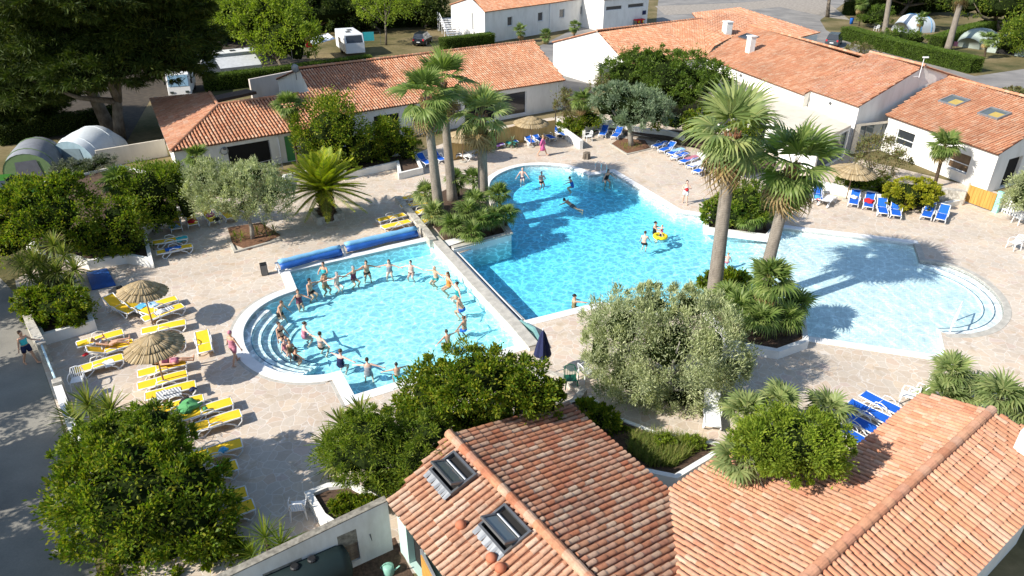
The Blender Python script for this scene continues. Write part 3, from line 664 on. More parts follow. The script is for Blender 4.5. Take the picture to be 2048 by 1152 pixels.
for i, ((px, sk, hr, wr, lab), p) in enumerate(zip(RING, RP)):
    yw = math.atan2(cen[1]-p[1], cen[0]-p[0])+NR.uniform(-.25, .25); hh = NR.uniform(1.6, 1.8) if i != 13 else 1.5
    def toward(j):
        if j < 0 or j >= len(RING): j = (i+3) % len(RING)
        v = RP[j]-p; c, s = math.cos(-yw), math.sin(-yw); v = V3(v[0]*c-v[1]*s, v[0]*s+v[1]*c, 0); v = unit(v); v[2] = NR.uniform(-.35, -.12); return tuple(v)
    # facing the middle, neighbour i+1 (clockwise) is on the left hand
    a, b = toward((i+1) % len(RING)), toward(i-1)
    if a[1] < b[1]: a, b = b, a
    a = (a[0], max(a[1], .35), a[2]); b = (b[0], min(b[1], -.35), b[2])
    person(lab, (p[0], p[1], ZF), yw, sk, hr, wr, hh, la=a, ra=b, legs=((76, 116), (66, 110)), lean=NR.uniform(2, 12) if i != 10 else 28, head=(NR.uniform(-25, 25), 0), group=GR, fat=1.12 if sk == 3 else 1.0, splay=.12)
GB = 'bathers near the curved steps'
def pool_p(lab, px, z0, yaw, h=1.65, g=GB, zh=None, **k):
    k.setdefault('legs', ((74, 114), (64, 108)))
    z0 -= .12 if h > 1.4 else 0; p = hpx(px, z0+h*.95); return person(lab, (p[0], p[1], z0), R(yaw), h=h, group=g, **k)
pool_p('woman holding a turquoise towel behind the man in khaki trunks', (646, 528), -1.0, -100, skin=1, hair=('bun', 'brown'), wear=(('suit', 'turquoise'),), la=(.4, .3, -.6), lf=(.8, -.3, .1), ra=(.4, -.3, -.6), rf=(.8, .3, .1))
pool_p('man in black trunks leaning by the left wall of the small pool', (554, 602), -1.0, -20, skin=1, hair=('short', 'chestnut'), wear=(('trunks', 'black'),), lean=22, la=(.5, .3, -.8), ra=(.4, -.3, -.8), legs=((35, 20), (10, 15)))
pool_p('bather low in the water at the upper left corner of the small pool', (595, 583), -1.25, -60, skin=1, hair=('short', 'chestnut'), wear=(('suit', 'maroon'),), la=(.5, .6, -.3), ra=(.5, -.6, -.3))
pool_p('woman in a black bikini standing above the curved steps', (557, 648), -.85, -30, skin=1, hair=('bun', 'brown'), wear=(('bra', 'black'), ('briefs', 'black')), la=(.3, .3, -.9), ra=(.3, -.3, -.9))
pool_p('small child in a rose top on the steps, left of three children', (567, 680), -.78, -40, 1.15, skin=3, hair=('short', 'brown'), wear=(('suit', 'rose'),), la=(.4, .4, -.6), ra=(.4, -.4, -.6))
pool_p('child in a khaki suit on the steps, middle of three children', (578, 683), -.85, -60, 1.3, skin=1, hair=('short', 'brown'), wear=(('suit', 'khaki'),), la=(.2, .3, -.9), ra=(.6, -.2, -.6))
pool_p('child in a black suit on the steps, lowest of three children', (587, 698), -.9, 20, 1.25, skin=2, hair=('tail', 'black'), wear=(('suit', 'black'),), la=(.6, .3, -.5), ra=(.6, -.3, -.5), lean=8)
GM = 'bathers in the large pool'
pool_p('pink-skinned bald man at the left of the round pool end', (1045, 338), -1.05, -90, g=GM, skin=3, hair=('bald', 'grey'), wear=(('trunks', 'navy'),), la=(.4, .5, -.6), ra=(.4, -.5, -.6))
pool_p('man in dark trunks standing in the round pool end', (1083, 346), -.9, -70, g=GM, skin=0, hair=('short', 'grey'), wear=(('trunks', 'black'),), la=(.6, .3, -.5), lf=(.5, -.6, .1), ra=(.6, -.3, -.5), rf=(.5, .6, .1))
pool_p('dark-haired swimmer in a blue suit near the notch of the pool', (1146, 355), -1.05, 170, g=GM, skin=1, hair=('short', 'black'), wear=(('suit', 'blue'),), lean=20, la=(.8, .4, -.3), ra=(.8, -.4, -.3))
pool_p('woman with long dark hair in a black swimsuit on the pool ladder', (1214, 340), -.78, -60, g=GM, skin=1, hair=('long', 'black'), wear=(('suit', 'black'),), lean=15, la=(.7, .4, -.4), ra=(.3, -.6, -.6), legs=((60, 70), (10, 20)))
p = hpx((1129, 398), .06); person('dark-haired swimmer stretched out in the middle of the large pool', (p[0]+.5, p[1]-.3, -.30), R(150), 2, ('short', 'black'), (('trunks', 'black'),), 1.7, la=(.3, .9, .3), ra=(.3, -.9, .3), legs=((-12, 15), (8, 10)), tilt=62, head=(0, -50), group=GM)
pool_p('dark-haired woman holding a small child in the large pool', (1311, 446), -1.1, -20, g=GM, skin=1, hair=('bun', 'black'), wear=(('suit', 'black'),), la=(.8, .2, -.5), lf=(.8, -.1, .2), ra=(.8, -.2, -.5), rf=(.8, .1, .2))
pool_p('small child with fair hair beside the dark-haired woman', (1325, 452), -.62, 170, 1.0, g=GM, skin=0, hair=('short', 'blond'), wear=(('suit', 'pink'),), la=(.8, .3, -.2), ra=(.8, -.3, -.2))
pool_p('man in black trunks standing with his back to the camera in the large pool', (1290, 466), -.84, 62, g=GM, skin=0, hair=('short', 'brown'), wear=(('trunks', 'black'),), la=(.5, .3, -.8), ra=(.5, -.3, -.7), lean=4)
p = hpx((1321, 471), 0); yr = empty('swim_ring', (p[0], p[1], -.10), 0, 'yellow swim ring with a small child in it', 'swim ring'); m = MB(); n, k = 22, 10; m.add([((.34+.12*math.cos(6.2832*j/k))*math.cos(6.2832*i/n), (.34+.12*math.cos(6.2832*j/k))*math.sin(6.2832*i/n), .05+.11*math.sin(6.2832*j/k)) for i in range(n) for j in range(k)], [(i*k+j, (i+1) % n*k+j, (i+1) % n*k+(j+1) % k, i*k+(j+1) % k) for i in range(n) for j in range(k)]); m.build('inflated_ring', CL['yellow'], yr, True, local=True)
person('small child sitting in the yellow swim ring', (p[0], p[1], -.50), R(200), 0, ('short', 'brown'), (('suit', 'navy'),), .85, la=(.2, .9, -.2), ra=(.2, -.9, -.2), legs=((60, 40), (50, 40)), group=GM)
pool_p('boy wading just right of the tallest palm trunk', (1457, 508), -.72, 90, 1.25, g=GM, skin=3, hair=('short', 'blond'), wear=(('trunks', 'rose'),), la=(.3, .4, -.8), ra=(.3, -.4, -.8))
pool_p('woman with dark hair in the water at the near edge of the large pool', (1149, 592), -1.0, 10, g=GM, skin=1, hair=('bun', 'black'), wear=(('suit', 'khaki'),), la=(.6, .4, -.4), ra=(.8, -.3, 0))
# people on the deck
def deck_p(lab, px, yaw, h, **k): p = at(*px); return person(lab, p, R(yaw), h=h, vox=.0125, **k)
deck_p('woman in a turquoise top and dark shorts on the path by the white wall', (64, 727), -18, 1.68, skin=1, hair=('bun', 'chestnut'), wear=(('top', 'turquoise'), ('shorts', 'navy')), la=(.5, .35, -.7), lf=(.9, .3, -.1), ra=(-.1, -.25, -1), legs=((18, 5), (-14, 12)))
deck_p('person in a rose swimsuit and cap walking to the small pool steps', (473, 727), 65, 1.68, skin=1, hair=('cap', 'rose'), wear=(('suit', 'rose'), ('shorts', 'rose')), la=(.2, .45, -.8), ra=(.05, -.5, -.85), legs=((16, 6), (-12, 16)))
deck_p('woman in a bright pink robe walking across the upper deck', (1085, 312), -20, 1.68, skin=1, hair=('short', 'blond'), wear=(('robe', 'pink'),), la=(.25, .2, -.9), ra=(-.3, -.2, -.9), legs=((26, 6), (-22, 10)))
deck_p('woman in white shorts holding a red ball beside the large pool', (1369, 408), -95, 1.66, skin=0, hair=('long', 'brown'), wear=(('bra', 'white'), ('shorts', 'white'), ('ball', 'red')), la=(.4, .5, -.7), lf=(.5, -.6, .35), ra=(.4, -.5, -.7), rf=(.5, .6, .35), legs=((12, 4), (-10, 8)))
def seat_p(lab, px, z, yaw, **k): p = at(*px, z); kk = k.get('h', 1.65)/1.7; return person(lab, (p[0], p[1], z-.93*kk+.06), R(yaw), **k)
seat_p('bare-shouldered person sitting sideways on a blue lounger behind the palms', (911, 300), .42, -60, h=1.65, skin=1, hair=('short', 'brown'), wear=(('trunks', 'black'),), legs=((85, 80), (75, 60)), lean=12, la=(.7, .2, -.6), lf=(.6, -.2, -.5), ra=(.7, -.2, -.6), vox=.0125)
seat_p('person with one arm raised sitting beside the palm with a dry skirt', (985, 276), .45, -30, h=1.65, skin=1, hair=('short', 'grey'), wear=(('trunks', 'navy'),), legs=((80, 70), (78, 70)), la=(.1, .2, 1), ra=(.4, -.3, -.8), vox=.0125)
seat_p('grey-haired person in purple sitting under the palm leaves', (1002, 278), .45, -100, h=1.6, skin=0, hair=('short', 'grey'), wear=(('suit', 'purple'),), legs=((80, 70), (80, 60)), lean=14, la=(.5, .2, -.7), ra=(.5, -.2, -.7), vox=.0125)
def lie_p(lab, px, z, yaw, **k): p = at(*px, z); return person(lab, (p[0], p[1], z+.12), R(yaw), **k)
lie_p('person in a straw hat lying back on a yellow lounger near the gate', (218, 692), .40, 20, h=1.65, skin=1, hair=('hat', 'khaki'), wear=(('bra', 'white'), ('briefs', 'khaki')), tilt=-62, legs=((38, 12), (46, 40)), la=(.5, .35, -.6), lf=(.6, -.5, .3), ra=(.3, -.3, -.9), vox=.0125)
lie_p('sunbather in pink lying under the lower straw parasol', (345, 727), .40, 22, h=1.62, skin=1, hair=('long', 'black'), wear=(('top', 'maroon'), ('shorts', 'rose')), tilt=-84, legs=((4, 8), (12, 24)), la=(.1, .35, -1), ra=(.2, -.4, -.9), vox=.0125)
# ---------------- buildings
class Slope:
    "roof plane through a horizontal line (two pixels at height z) rising at `pitch` towards the pixel `up`"
    def __init__(s, e0, e1, z, pitch, up):
        s.P0 = at(*e0, z); P1 = at(*e1, z); u = P1-s.P0; s.L = np.linalg.norm(u); s.u = u/s.L
        nh = np.array((-s.u[1], s.u[0], 0)); q = at(*up, z)-s.P0
        if q@nh < 0: nh = -nh
        s.v = nh*math.cos(pitch)+np.array((0, 0, math.sin(pitch))); s.n = np.cross(s.u, s.v)
        if s.n[2] < 0: s.n = -s.n
        s.nh = nh
    def on(s, px, py, off=0.0):
        d = ray(px, py); o = np.array((0, 0, CH)); P = s.P0+s.n*off
        return o+d*((P-o)@s.n)/(d@s.n)
    def uv(s, p): return ((p-s.P0)@s.u, (p-s.P0)@s.v)
    def pt(s, a, b, off=0.0): return s.P0+s.u*a+s.v*b+s.n*off
    @staticmethod
    def mk(P0, u, v):
        s = Slope.__new__(Slope); s.P0 = np.array(P0); s.u = u; s.v = v; s.n = np.cross(u, v); s.L = 0
        if s.n[2] < 0: s.n = -s.n
        return s
def tiles(root, sl, polyuv, mat, sp=.245, ln=.37, r=.086, name='roof', thick=.09, holes=(), seg=5):
    poly = [tuple(map(float, p)) for p in polyuv]; us = [p[0] for p in poly]; V = []; Fq = []; out = []
    m = MB(); n = len(poly)
    top = [sl.pt(a, b, .0) for a, b in poly]; bot = [sl.pt(a, b, -thick) for a, b in poly]
    m.add(top+bot, [tuple(range(n)), tuple(range(n, 2*n))[::-1]]+[(i, n+i, n+(i+1) % n, (i+1) % n) for i in range(n)], 1)
    uc = min(us)+sp*.5; ang = [math.pi*k/seg for k in range(seg+1)]
    while uc < max(us):
        cr = []
        for i in range(n):
            a, b = poly[i], poly[(i+1) % n]
            if (a[0] > uc) != (b[0] > uc): cr.append(a[1]+(b[1]-a[1])*(uc-a[0])/(b[0]-a[0]))
        cr.sort(); cz = rng.uniform(-.006, .009); cp = rng.uniform(0, 6)
        for lo, hi in zip(cr[::2], cr[1::2]):
            spans = [(lo, hi)]
            for (h0, h1, g0, g1) in holes:
                if h0 < uc < h1: spans = [x for s0, s1 in spans for x in ((s0, min(s1, g0)), (max(s0, g1), s1)) if x[1]-x[0] > .08]
            for s0, s1 in spans:
                v0 = s0-(.05 if s0 == lo else 0); k0 = v0-rng.uniform(0, .05)
                while v0 < s1-.03:
                    v1 = min(v0+ln, s1); e = min(v1+.05, s1); du = rng.uniform(-.011, .011)+.008*math.sin(v0*.9+cp); tl = rng.uniform(-.004, .004); vs = []
                    for vv, rr, h in ((v0, r*1.04, .022), (e, r*.90, .0)):
                        for q in ang: vs.append(sl.pt(uc+du+(tl if vv == v0 else -tl)-rr*math.cos(q), vv, h+cz+rr*math.sin(q)*.92))
                    ns = seg+1
                    m.add(vs, [(i, i+1, ns+i+1, ns+i) for i in range(seg)]+[tuple(range(ns))[::-1]], 0)
                    v0 = v1
        uc += sp
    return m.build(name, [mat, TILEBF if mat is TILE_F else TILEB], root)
def caps(root, line, mat, r=.125, ln=.40, name='ridge_tiles', up=.03):
    m = MB(); L = [np.array(p) for p in line]
    for a, b in zip(L[:-1], L[1:]):
        d = b-a; D = np.linalg.norm(d); d = d/D; s = np.cross(d, (0, 0, 1)); s /= np.linalg.norm(s); w = np.cross(s, d); t = 0
        while t < D-.05:
            e = min(D, t+ln+.04); vs = []
            for q, rr, h in ((t, r*1.06, .025), (e, r*.93, 0)):
                for k in range(8):
                    g = math.pi*(-.06+1.12*k/7); vs.append(a+d*q+s*rr*math.cos(g)+w*(rr*math.sin(g)+h+up))
            m.add(vs, [(i, i+1, 9+i, 8+i) for i in range(7)]+[tuple(range(8))[::-1]], 0); t += ln
        vs = [a-s*r*.9, a+s*r*.9, b+s*r*.9, b-s*r*.9]; m.add([p+w*.02 for p in vs]+[p-w*.12 for p in vs], [(3, 2, 1, 0), (0, 1, 5, 4), (2, 3, 7, 6)], 1)
    return m.build(name, [mat, MORTAR], root)
def wall(root, p0, p1, z0, zt, mat, ops=(), name='wall', depth=.22, frame=None, glass=None, th=.0):
    """vertical wall p0->p1 (outside on the right hand seen from above walking p0->p1).
    zt: top height, or list of (s, z) giving a sloping top; ops: dicts s0,s1,z0,z1[,bars,frame,glass,kind]"""
    a = np.array(p0[:2], float); b = np.array(p1[:2], float); L = np.linalg.norm(b-a); d = (b-a)/L; out = np.array((d[1], -d[0]))
    top = zt if isinstance(zt, (list, tuple)) else [(0, zt), (L, zt)]
    def tz(s):
        for (s0, q0), (s1, q1) in zip(top[:-1], top[1:]):
            if s <= s1+1e-6: return q0+(q1-q0)*(s-s0)/max(1e-6, s1-s0)
        return top[-1][1]
    P = lambda s, z, o=0.0: (a[0]+d[0]*s+out[0]*o, a[1]+d[1]*s+out[1]*o, z)
    m = MB(); cuts = sorted(set([0, L]+[t[0] for t in top]+[x for o in ops for x in (o['s0'], o['s1'])])); cuts = [c for c in cuts if -1e-6 <= c <= L+1e-6]
    for s0, s1 in zip(cuts[:-1], cuts[1:]):
        if s1-s0 < 1e-4: continue
        cov = sorted([o for o in ops if o['s0'] <= s0+1e-4 and o['s1'] >= s1-1e-4], key=lambda o: o['z0']); lo = z0
        for o in cov:
            if o['z0'] > lo+1e-3: m.add([P(s0, lo), P(s1, lo), P(s1, o['z0']), P(s0, o['z0'])], [(0, 1, 2, 3)])
            lo = o['z1']
        m.add([P(s0, lo), P(s1, lo), P(s1, tz(s1)), P(s0, tz(s0))], [(0, 1, 2, 3)])
    for o in ops:
        q = [(o['s0'], o['z0']), (o['s1'], o['z0']), (o['s1'], o['z1']), (o['s0'], o['z1'])]
        for (sa, za), (sb, zb) in zip(q, q[1:]+q[:1]): m.add([P(sa, za), P(sa, za, -depth), P(sb, zb, -depth), P(sb, zb)], [(0, 1, 2, 3)])
    w = m.build(name, mat, root)
    for o in ops:
        s0, s1, q0, q1 = o['s0'], o['s1'], o['z0'], o['z1']; kind = o.get('kind', 'window'); f = o.get('fw', .06); rz = math.atan2(d[1], d[0])
        if kind == 'void':
            g = MB(); g.add([P(s0, q0, -depth), P(s1, q0, -depth), P(s1, q1, -depth), P(s0, q1, -depth)], [(0, 1, 2, 3)]); g.build('opening', DARK, root); continue
        m = MB()
        for sa, sb, za, zb in ((s0, s1, q0, q0+f), (s0, s1, q1-f, q1), (s0, s0+f, q0+f, q1-f), (s1-f, s1, q0+f, q1-f))+tuple((x-f/2, x+f/2, q0+f, q1-f) for x in o.get('vb', ()))+tuple((s0+f, s1-f, z-f/2, z+f/2) for z in o.get('hb', ())):
            c = P((sa+sb)/2, (za+zb)/2, -depth*.7); m.box(c, (sb-sa, .06, zb-za), rz)
        fr = m.build(kind, o.get('frame', frame) or PLAST, root)
        g = MB(); g.add([P(s0, q0, -depth*.75), P(s1, q0, -depth*.75), P(s1, q1, -depth*.75), P(s0, q1, -depth*.75)], [(0, 1, 2, 3)]); g.build('pane', o.get('glass', glass) or GLASS, fr)
        if o.get('sill'):
            m = MB(); m.box(P((s0+s1)/2, q0-.03, .03), (s1-s0+.12, .16, .06), rz); m.build('sill', COPE, fr)
    return w
def op_px(p0, p1, x0, x1, z0, z1, **k):
    "opening whose left and right image columns are x0, x1 at height (z0+z1)/2 on the wall line p0-p1"
    a = np.array(p0[:2], float); b = np.array(p1[:2], float); d = b-a; L = np.linalg.norm(d); d = d/L
    def S(x):
        px, py = x; r = ray(px, py)
        # intersection of the vertical plane through a,b with the pixel ray
        n = np.array((-d[1], d[0])); t = (a@n)/(r[:2]@n); q = r[:2]*t
        return float((q-a)@d), CH+r[2]*t
    s0, s1 = sorted((S(x0)[0], S(x1)[0])); return dict(s0=max(.02, s0), s1=min(L-.02, s1), z0=z0, z1=z1, **k)
def vplane(p0, p1, px, py):
    "(s, z) where a pixel meets the vertical plane through p0, p1"
    a = np.array(p0[:2], float); b = np.array(p1[:2], float); d = (b-a)/np.linalg.norm(b-a); r = ray(px, py); n = np.array((-d[1], d[0])); t = (a@n)/(r[:2]@n)
    return float((r[:2]*t-a)@d), CH+r[2]*t
def boxwall(name, line, w, h, mat, label, cat='wall', group=None, closed=False, zb=0.0, capm=None, capw=.06, caph=.05, fill=None):
    "low garden wall along world points, an Empty-less single thing with an optional coping part"
    m = MB(); m.ribbon(line, w, zb-.1, zb+h-(caph if capm else 0), closed)
    if capm is None: return tag(m.build(name, mat), label, cat, group)
    root = empty(name, (line[0][0], line[0][1], zb), 0, label, cat, group); m.build('wall_body', mat, root)
    c = MB(); c.ribbon(line, w+capw, zb+h-caph, zb+h, closed); c.build('coping', capm, root)
    return root
# ---------------- camera, sky, sun
cam = bpy.data.cameras.new('camera'); co = link('camera', cam); co.location = (0, 0, CH); co.rotation_euler = (R(90)-PT, 0, 0)
cam.sensor_width = 36; cam.lens = F/2048*36; cam.clip_end = 2000; cam.clip_start = .1; scn.camera = co
SUN_AZ, SUN_EL = R(27.5), R(35.5)      # shadows run towards +X turned by SUN_AZ
sd = Vector((-math.cos(SUN_AZ)*math.cos(SUN_EL), -math.sin(SUN_AZ)*math.cos(SUN_EL), math.sin(SUN_EL)))
lt = bpy.data.lights.new('sun', 'SUN'); lt.energy = 4.5; lt.angle = R(.53); lt.color = (1, .95, .87)
so = bpy.data.objects.new('sun', lt); COL.objects.link(so); so.rotation_euler = sd.to_track_quat('Z', 'Y').to_euler()
W = bpy.data.worlds.new('World'); scn.world = W; W.use_nodes = True; wt = W.node_tree; bg = wt.nodes['Background']
sky = wt.nodes.new('ShaderNodeTexSky'); sky.sky_type = 'NISHITA'; sky.sun_disc = False; sky.sun_elevation = SUN_EL
sky.sun_rotation = math.atan2(sd.x, sd.y); sky.air_density = 1.0; sky.dust_density = .6; sky.ozone_density = 1.2
wt.links.new(sky.outputs[0], bg.inputs[0]); bg.inputs[1].default_value = .115
scn.view_settings.view_transform = 'Standard'; scn.view_settings.look = 'None'; scn.view_settings.exposure = .68; scn.view_settings.gamma = 1
cy = scn.cycles; cy.max_bounces = 7; cy.diffuse_bounces = 3; cy.glossy_bounces = 3; cy.transmission_bounces = 6; cy.transparent_max_bounces = 12; cy.caustics_reflective = False; cy.caustics_refractive = False
cy.use_denoising = True; cy.sample_clamp_indirect = 8
# ---------------- pools
ZW = -.13
def P2(l, z=0.0): return [tuple(at(a, b, z)[:2]) for a, b in l]
def trim(A, B, C, d=.5):
    W_ = lambda q: at(q[0], q[1])
    return [q for q in A if (B is None or np.linalg.norm(W_(q)-W_(B)) > d) and (C is None or np.linalg.norm(W_(q)-W_(C)) > d)]
arcS = spline([(595, 580), (556, 594), (522, 613), (499, 636), (487, 664), (494, 699), (520, 726), (560, 744), (603, 751), (648, 749), (682, 741)], 4)
arcS = arcS[:1]+trim(arcS[1:-1], arcS[0], arcS[-1])+arcS[-1:]
SP = P2([(580, 543), (858, 481), (952, 575), (1040, 672), (1044, 687), (832, 752), (709, 790)])+P2(arcS[::-1])
arcT = spline([(978, 384), (982, 362), (1004, 345), (1040, 333), (1080, 329.5), (1122, 332), (1152, 339), (1178, 351)], 4)
arcT = arcT[:1]+trim(arcT[1:-1], arcT[0], arcT[-1])+arcT[-1:]
arcR = spline([(1840, 522), (1886, 527), (1936, 545), (1978, 573), (2003, 605), (2006, 632), (1984, 655), (1942, 667), (1896, 668)], 4)
arcR = arcR[:1]+trim(arcR[1:-1], arcR[0], arcR[-1])+arcR[-1:]
MP = P2(arcT+[(1224, 344), (1354, 424), (1414, 433), (1413, 459), (1536, 475), (1556, 455), (1828, 487)]+arcR+[(1882, 664), (1893, 713), (1612, 672), (1600, 596), (1398, 596), (1330, 625), (1200, 604), (1052, 641), (917, 507), (1020, 471)])
def offset_poly(poly, d):
    P = [np.array(p) for p in poly]; n = len(P); a = sum(P[i][0]*P[(i+1) % n][1]-P[(i+1) % n][0]*P[i][1] for i in range(n)); sg = 1 if a > 0 else -1; out = []
    for i in range(n):
        d1 = P[i]-P[i-1]; d2 = P[(i+1) % n]-P[i]; d1 /= np.linalg.norm(d1)+1e-9; d2 /= np.linalg.norm(d2)+1e-9
        n1 = np.array((d1[1], -d1[0]))*sg; n2 = np.array((d2[1], -d2[0]))*sg; m = n1+n2; m /= np.linalg.norm(m)+1e-9; out.append(P[i]+m*d/max(.45, m@n1))
    return [tuple(p) for p in out]
# ground sheets
holes = [SP, MP]
sheet('ground', [(-320, -40), (320, -40), (320, 420), (-320, 420)], holes, -.012, GRD)
deck_px = [(30, 560), (170, 480), (300, 440), (430, 395), (600, 360), (800, 318), (960, 260), (1120, 232), (1300, 225), (1500, 250), (1700, 312), (1900, 362), (2000, 385), (2260, 440), (2500, 760), (2160, 1000), (1700, 1100), (1350, 1152), (900, 1145), (600, 1152), (250, 1152), (120, 830), (36, 588)]
sheet('paved_deck', P2(deck_px), holes, 0.0, DECK)
sheet('path', P2([(-240, 400), (-10, 545), (33, 590), (72, 690), (118, 830), (160, 1000), (230, 1300), (-420, 1300)]), [], -.004, PATHM)
sheet('road', [tuple(at(a, b)[:2]) for a, b in ((985, 200), (1040, 150), (1062, 98), (1150, 60), (1290, 62), (1330, -20), (1480, -95), (1900, -120), (1740, -30), (1560, -2), (1640, 40), (1690, 85), (1640, 95), (1760, 150), (1960, 225), (1640, 170), (1930, 155), (1976, 160), (2400, 120), (2700, 200), (2400, 330), (2048, 240), (1800, 170), (1500, 150), (1250, 240), (1140, 215))][:0]+P2([(1000, 210), (1062, 100), (1160, 52), (1312, 52), (1316, 5), (1330, -60), (1480, -110), (1980, -120), (1690, 5), (1640, 40), (1652, 60), (1692, 82), (1950, 152), (2060, 136), (2500, 90), (2900, 190), (2500, 330), (2060, 262), (1850, 180), (1640, 110), (1500, 130), (1250, 150), (1130, 215)]), [], -.006, ASPH)
sheet('verge', P2([(1310, 12), (1470, 6), (1640, -8), (1700, 40), (1665, 36), (1560, 14), (1450, 24), (1330, 30)]), [], .0, plain('sandy_verge', (.31, .27, .225), .95, var=.3, sc=2))
sheet('shaded_soil', P2([(-200, 330), (60, 275), (250, 290), (300, 200), (420, 180), (620, 120), (560, 40), (100, 60), (-400, 120)]), [], .0, plain('shaded_soil', (.055, .042, .028), .95, var=.4, sc=2))  # dark soil sheet, shade under the conifer put into its colour
# pool shells
def floor_fn(kind):
    if kind == 'small': return lambda x, y: -.92
    a = at(1000, 470)[:2]; b = at(1560, 560)[:2]; dv = b-a; L = np.linalg.norm(dv); dv = dv/L
    def f(x, y):
        t = ((x-a[0])*dv[0]+(y-a[1])*dv[1])/L
        return -1.35 if t < .15 else (-1.35+(t-.15)/.55*.5 if t < .70 else (-.85+(t-.70)/.25*.51 if t < .95 else -.34))
    return f
def pool_shell(name, poly, f, fm, wm, lab):
    xs = [p[0] for p in poly]; ys = [p[1] for p in poly]; st = .5
    nx = int((max(xs)-min(xs))/st)+3; ny = int((max(ys)-min(ys))/st)+3; x0 = min(xs)-.5; y0 = min(ys)-.5
    m = MB(); vs = [(x0+i*st, y0+j*st, f(x0+i*st, y0+j*st)) for j in range(ny) for i in range(nx)]; fs = []
    pad = offset_poly(poly, .75)
    for j in range(ny-1):
        for i in range(nx-1):
            if inside((x0+(i+.5)*st, y0+(j+.5)*st), pad): fs.append((j*nx+i, j*nx+i+1, (j+1)*nx+i+1, (j+1)*nx+i))
    if lab:
        pale = [q for q in fs if min(vs[i][2] for i in q) > -.48]; fs = [q for q in fs if min(vs[i][2] for i in q) <= -.48]
        m2 = MB(); m2.add(vs, pale); fl = m2.build('paddling_pool_floor', PF3, None, True); fl['kind'] = 'structure'
    m.add(vs, fs); fl = m.build(name+'_floor', fm, None, True); fl['kind'] = 'structure'
    w = MB(); n = len(poly)
    for i in range(n):
        a, b = poly[i], poly[(i+1) % n]; w.add([(a[0], a[1], -2.2), (b[0], b[1], -2.2), (b[0], b[1], -.02), (a[0], a[1], -.02)], [(0, 1, 2, 3)])
    o = w.build(name+'_wall', wm); o['kind'] = 'structure'
    return fl
PF1 = m_pool('pool_liner', (.70, .90, .93), .25); PF2 = m_pool('pool_liner_main', (.68, .88, .93), .2); PF3 = m_pool('pool_liner_pale', (.86, .89, .86), .6, .78)
pool_shell('small_pool', SP, floor_fn('small'), PF1, PF1, 0)
pool_shell('large_pool', MP, floor_fn('main'), PF2, PF3, 1)
# white copings; the tile line under them
def coping(name, line, w, z=.025, th=.2, mat=COPE, closed=False):
    m = MB(); m.ribbon(line, w, z-th, z, closed); o = m.build(name, mat, None, bevel=.012); o['kind'] = 'structure'; return o
SPo = offset_poly(SP, .26); coping('small_pool_coping', SPo, .52, closed=True)
MPo = offset_poly(MP, .24)
nT = len(arcT); coping('large_pool_coping', MPo[:nT+5], .48)
iR = nT+6; coping('paddling_pool_coping', MPo[nT+5:nT+7], .48); coping('paddling_pool_ledge', offset_poly(MP, .17)[nT+6:nT+6+len(arcR)+2], .34, .02, .2, LEDGE)
coping('large_pool_coping', MPo[-9:-7], .48); coping('large_pool_coping', MPo[-6:-2], .5)
coping('grey_border', offset_poly(SP, .60)[6:-1], .16, .006, .1, LEDGE)
# curved steps in both shallow ends
def steps(name, cpx, rads, a0, a1, z0, dz, mat, zc):
    c = at(*cpx, zc)
    for k, r in enumerate(rads):
        m = MB(); n = 26; pts = [(c[0]+r*math.cos(R(a0+(a1-a0)*i/n)), c[1]+r*math.sin(R(a0+(a1-a0)*i/n))) for i in range(n+1)]
        m.ribbon(pts, .36, -1.6, z0-dz*k); o = m.build(name, mat); o['kind'] = 'structure'
        e = MB(); e.ribbon([(c[0]+(r-.17)*math.cos(R(a0+(a1-a0)*i/n)), c[1]+(r-.17)*math.sin(R(a0+(a1-a0)*i/n))) for i in range(n+1)], .045, z0-dz*k-.02, z0-dz*k+.004)
        o = e.build('step_edge', MT['step_edge']); o['kind'] = 'structure'
plain('step_edge', (.02, .09, .16), .6)
def circ(pts):
    A = np.array([(2*p[0], 2*p[1], 1) for p in pts]); b = np.array([p[0]**2+p[1]**2 for p in pts]); x = np.linalg.lstsq(A, b, rcond=None)[0]; return x[0], x[1], math.sqrt(x[2]+x[0]**2+x[1]**2)
cS = circ(P2(arcS)); cR = circ(P2(arcR))
def stepset(c, a0, a1, k0, n, z0, dz, w=.34):
    for k in range(n):
        r = c[2]-w*(k+.5); q = 28; ang = [R(a0+(a1-a0)*i/q) for i in range(q+1)]
        m = MB(); m.ribbon([(c[0]+r*math.cos(t), c[1]+r*math.sin(t)) for t in ang], w-.004, -1.7, z0-dz*k); o = m.build('pool_step', PF3); o['kind'] = 'structure'
        e = MB(); r2 = r-w/2+.03; e.ribbon([(c[0]+r2*math.cos(t), c[1]+r2*math.sin(t)) for t in ang], .05, z0-dz*k-.03, z0-dz*k+.004); o = e.build('step_edge', MT['step_edge']); o['kind'] = 'structure'
stepset(cS, 158, 262, 0, 5, -.2, .17, .42)
aR = [math.degrees(math.atan2(p[1]-cR[1], p[0]-cR[0])) for p in P2([arcR[0], arcR[-1]])]
stepset(cR, aR[0], aR[1], 0, 2, -.17, .1, .45)
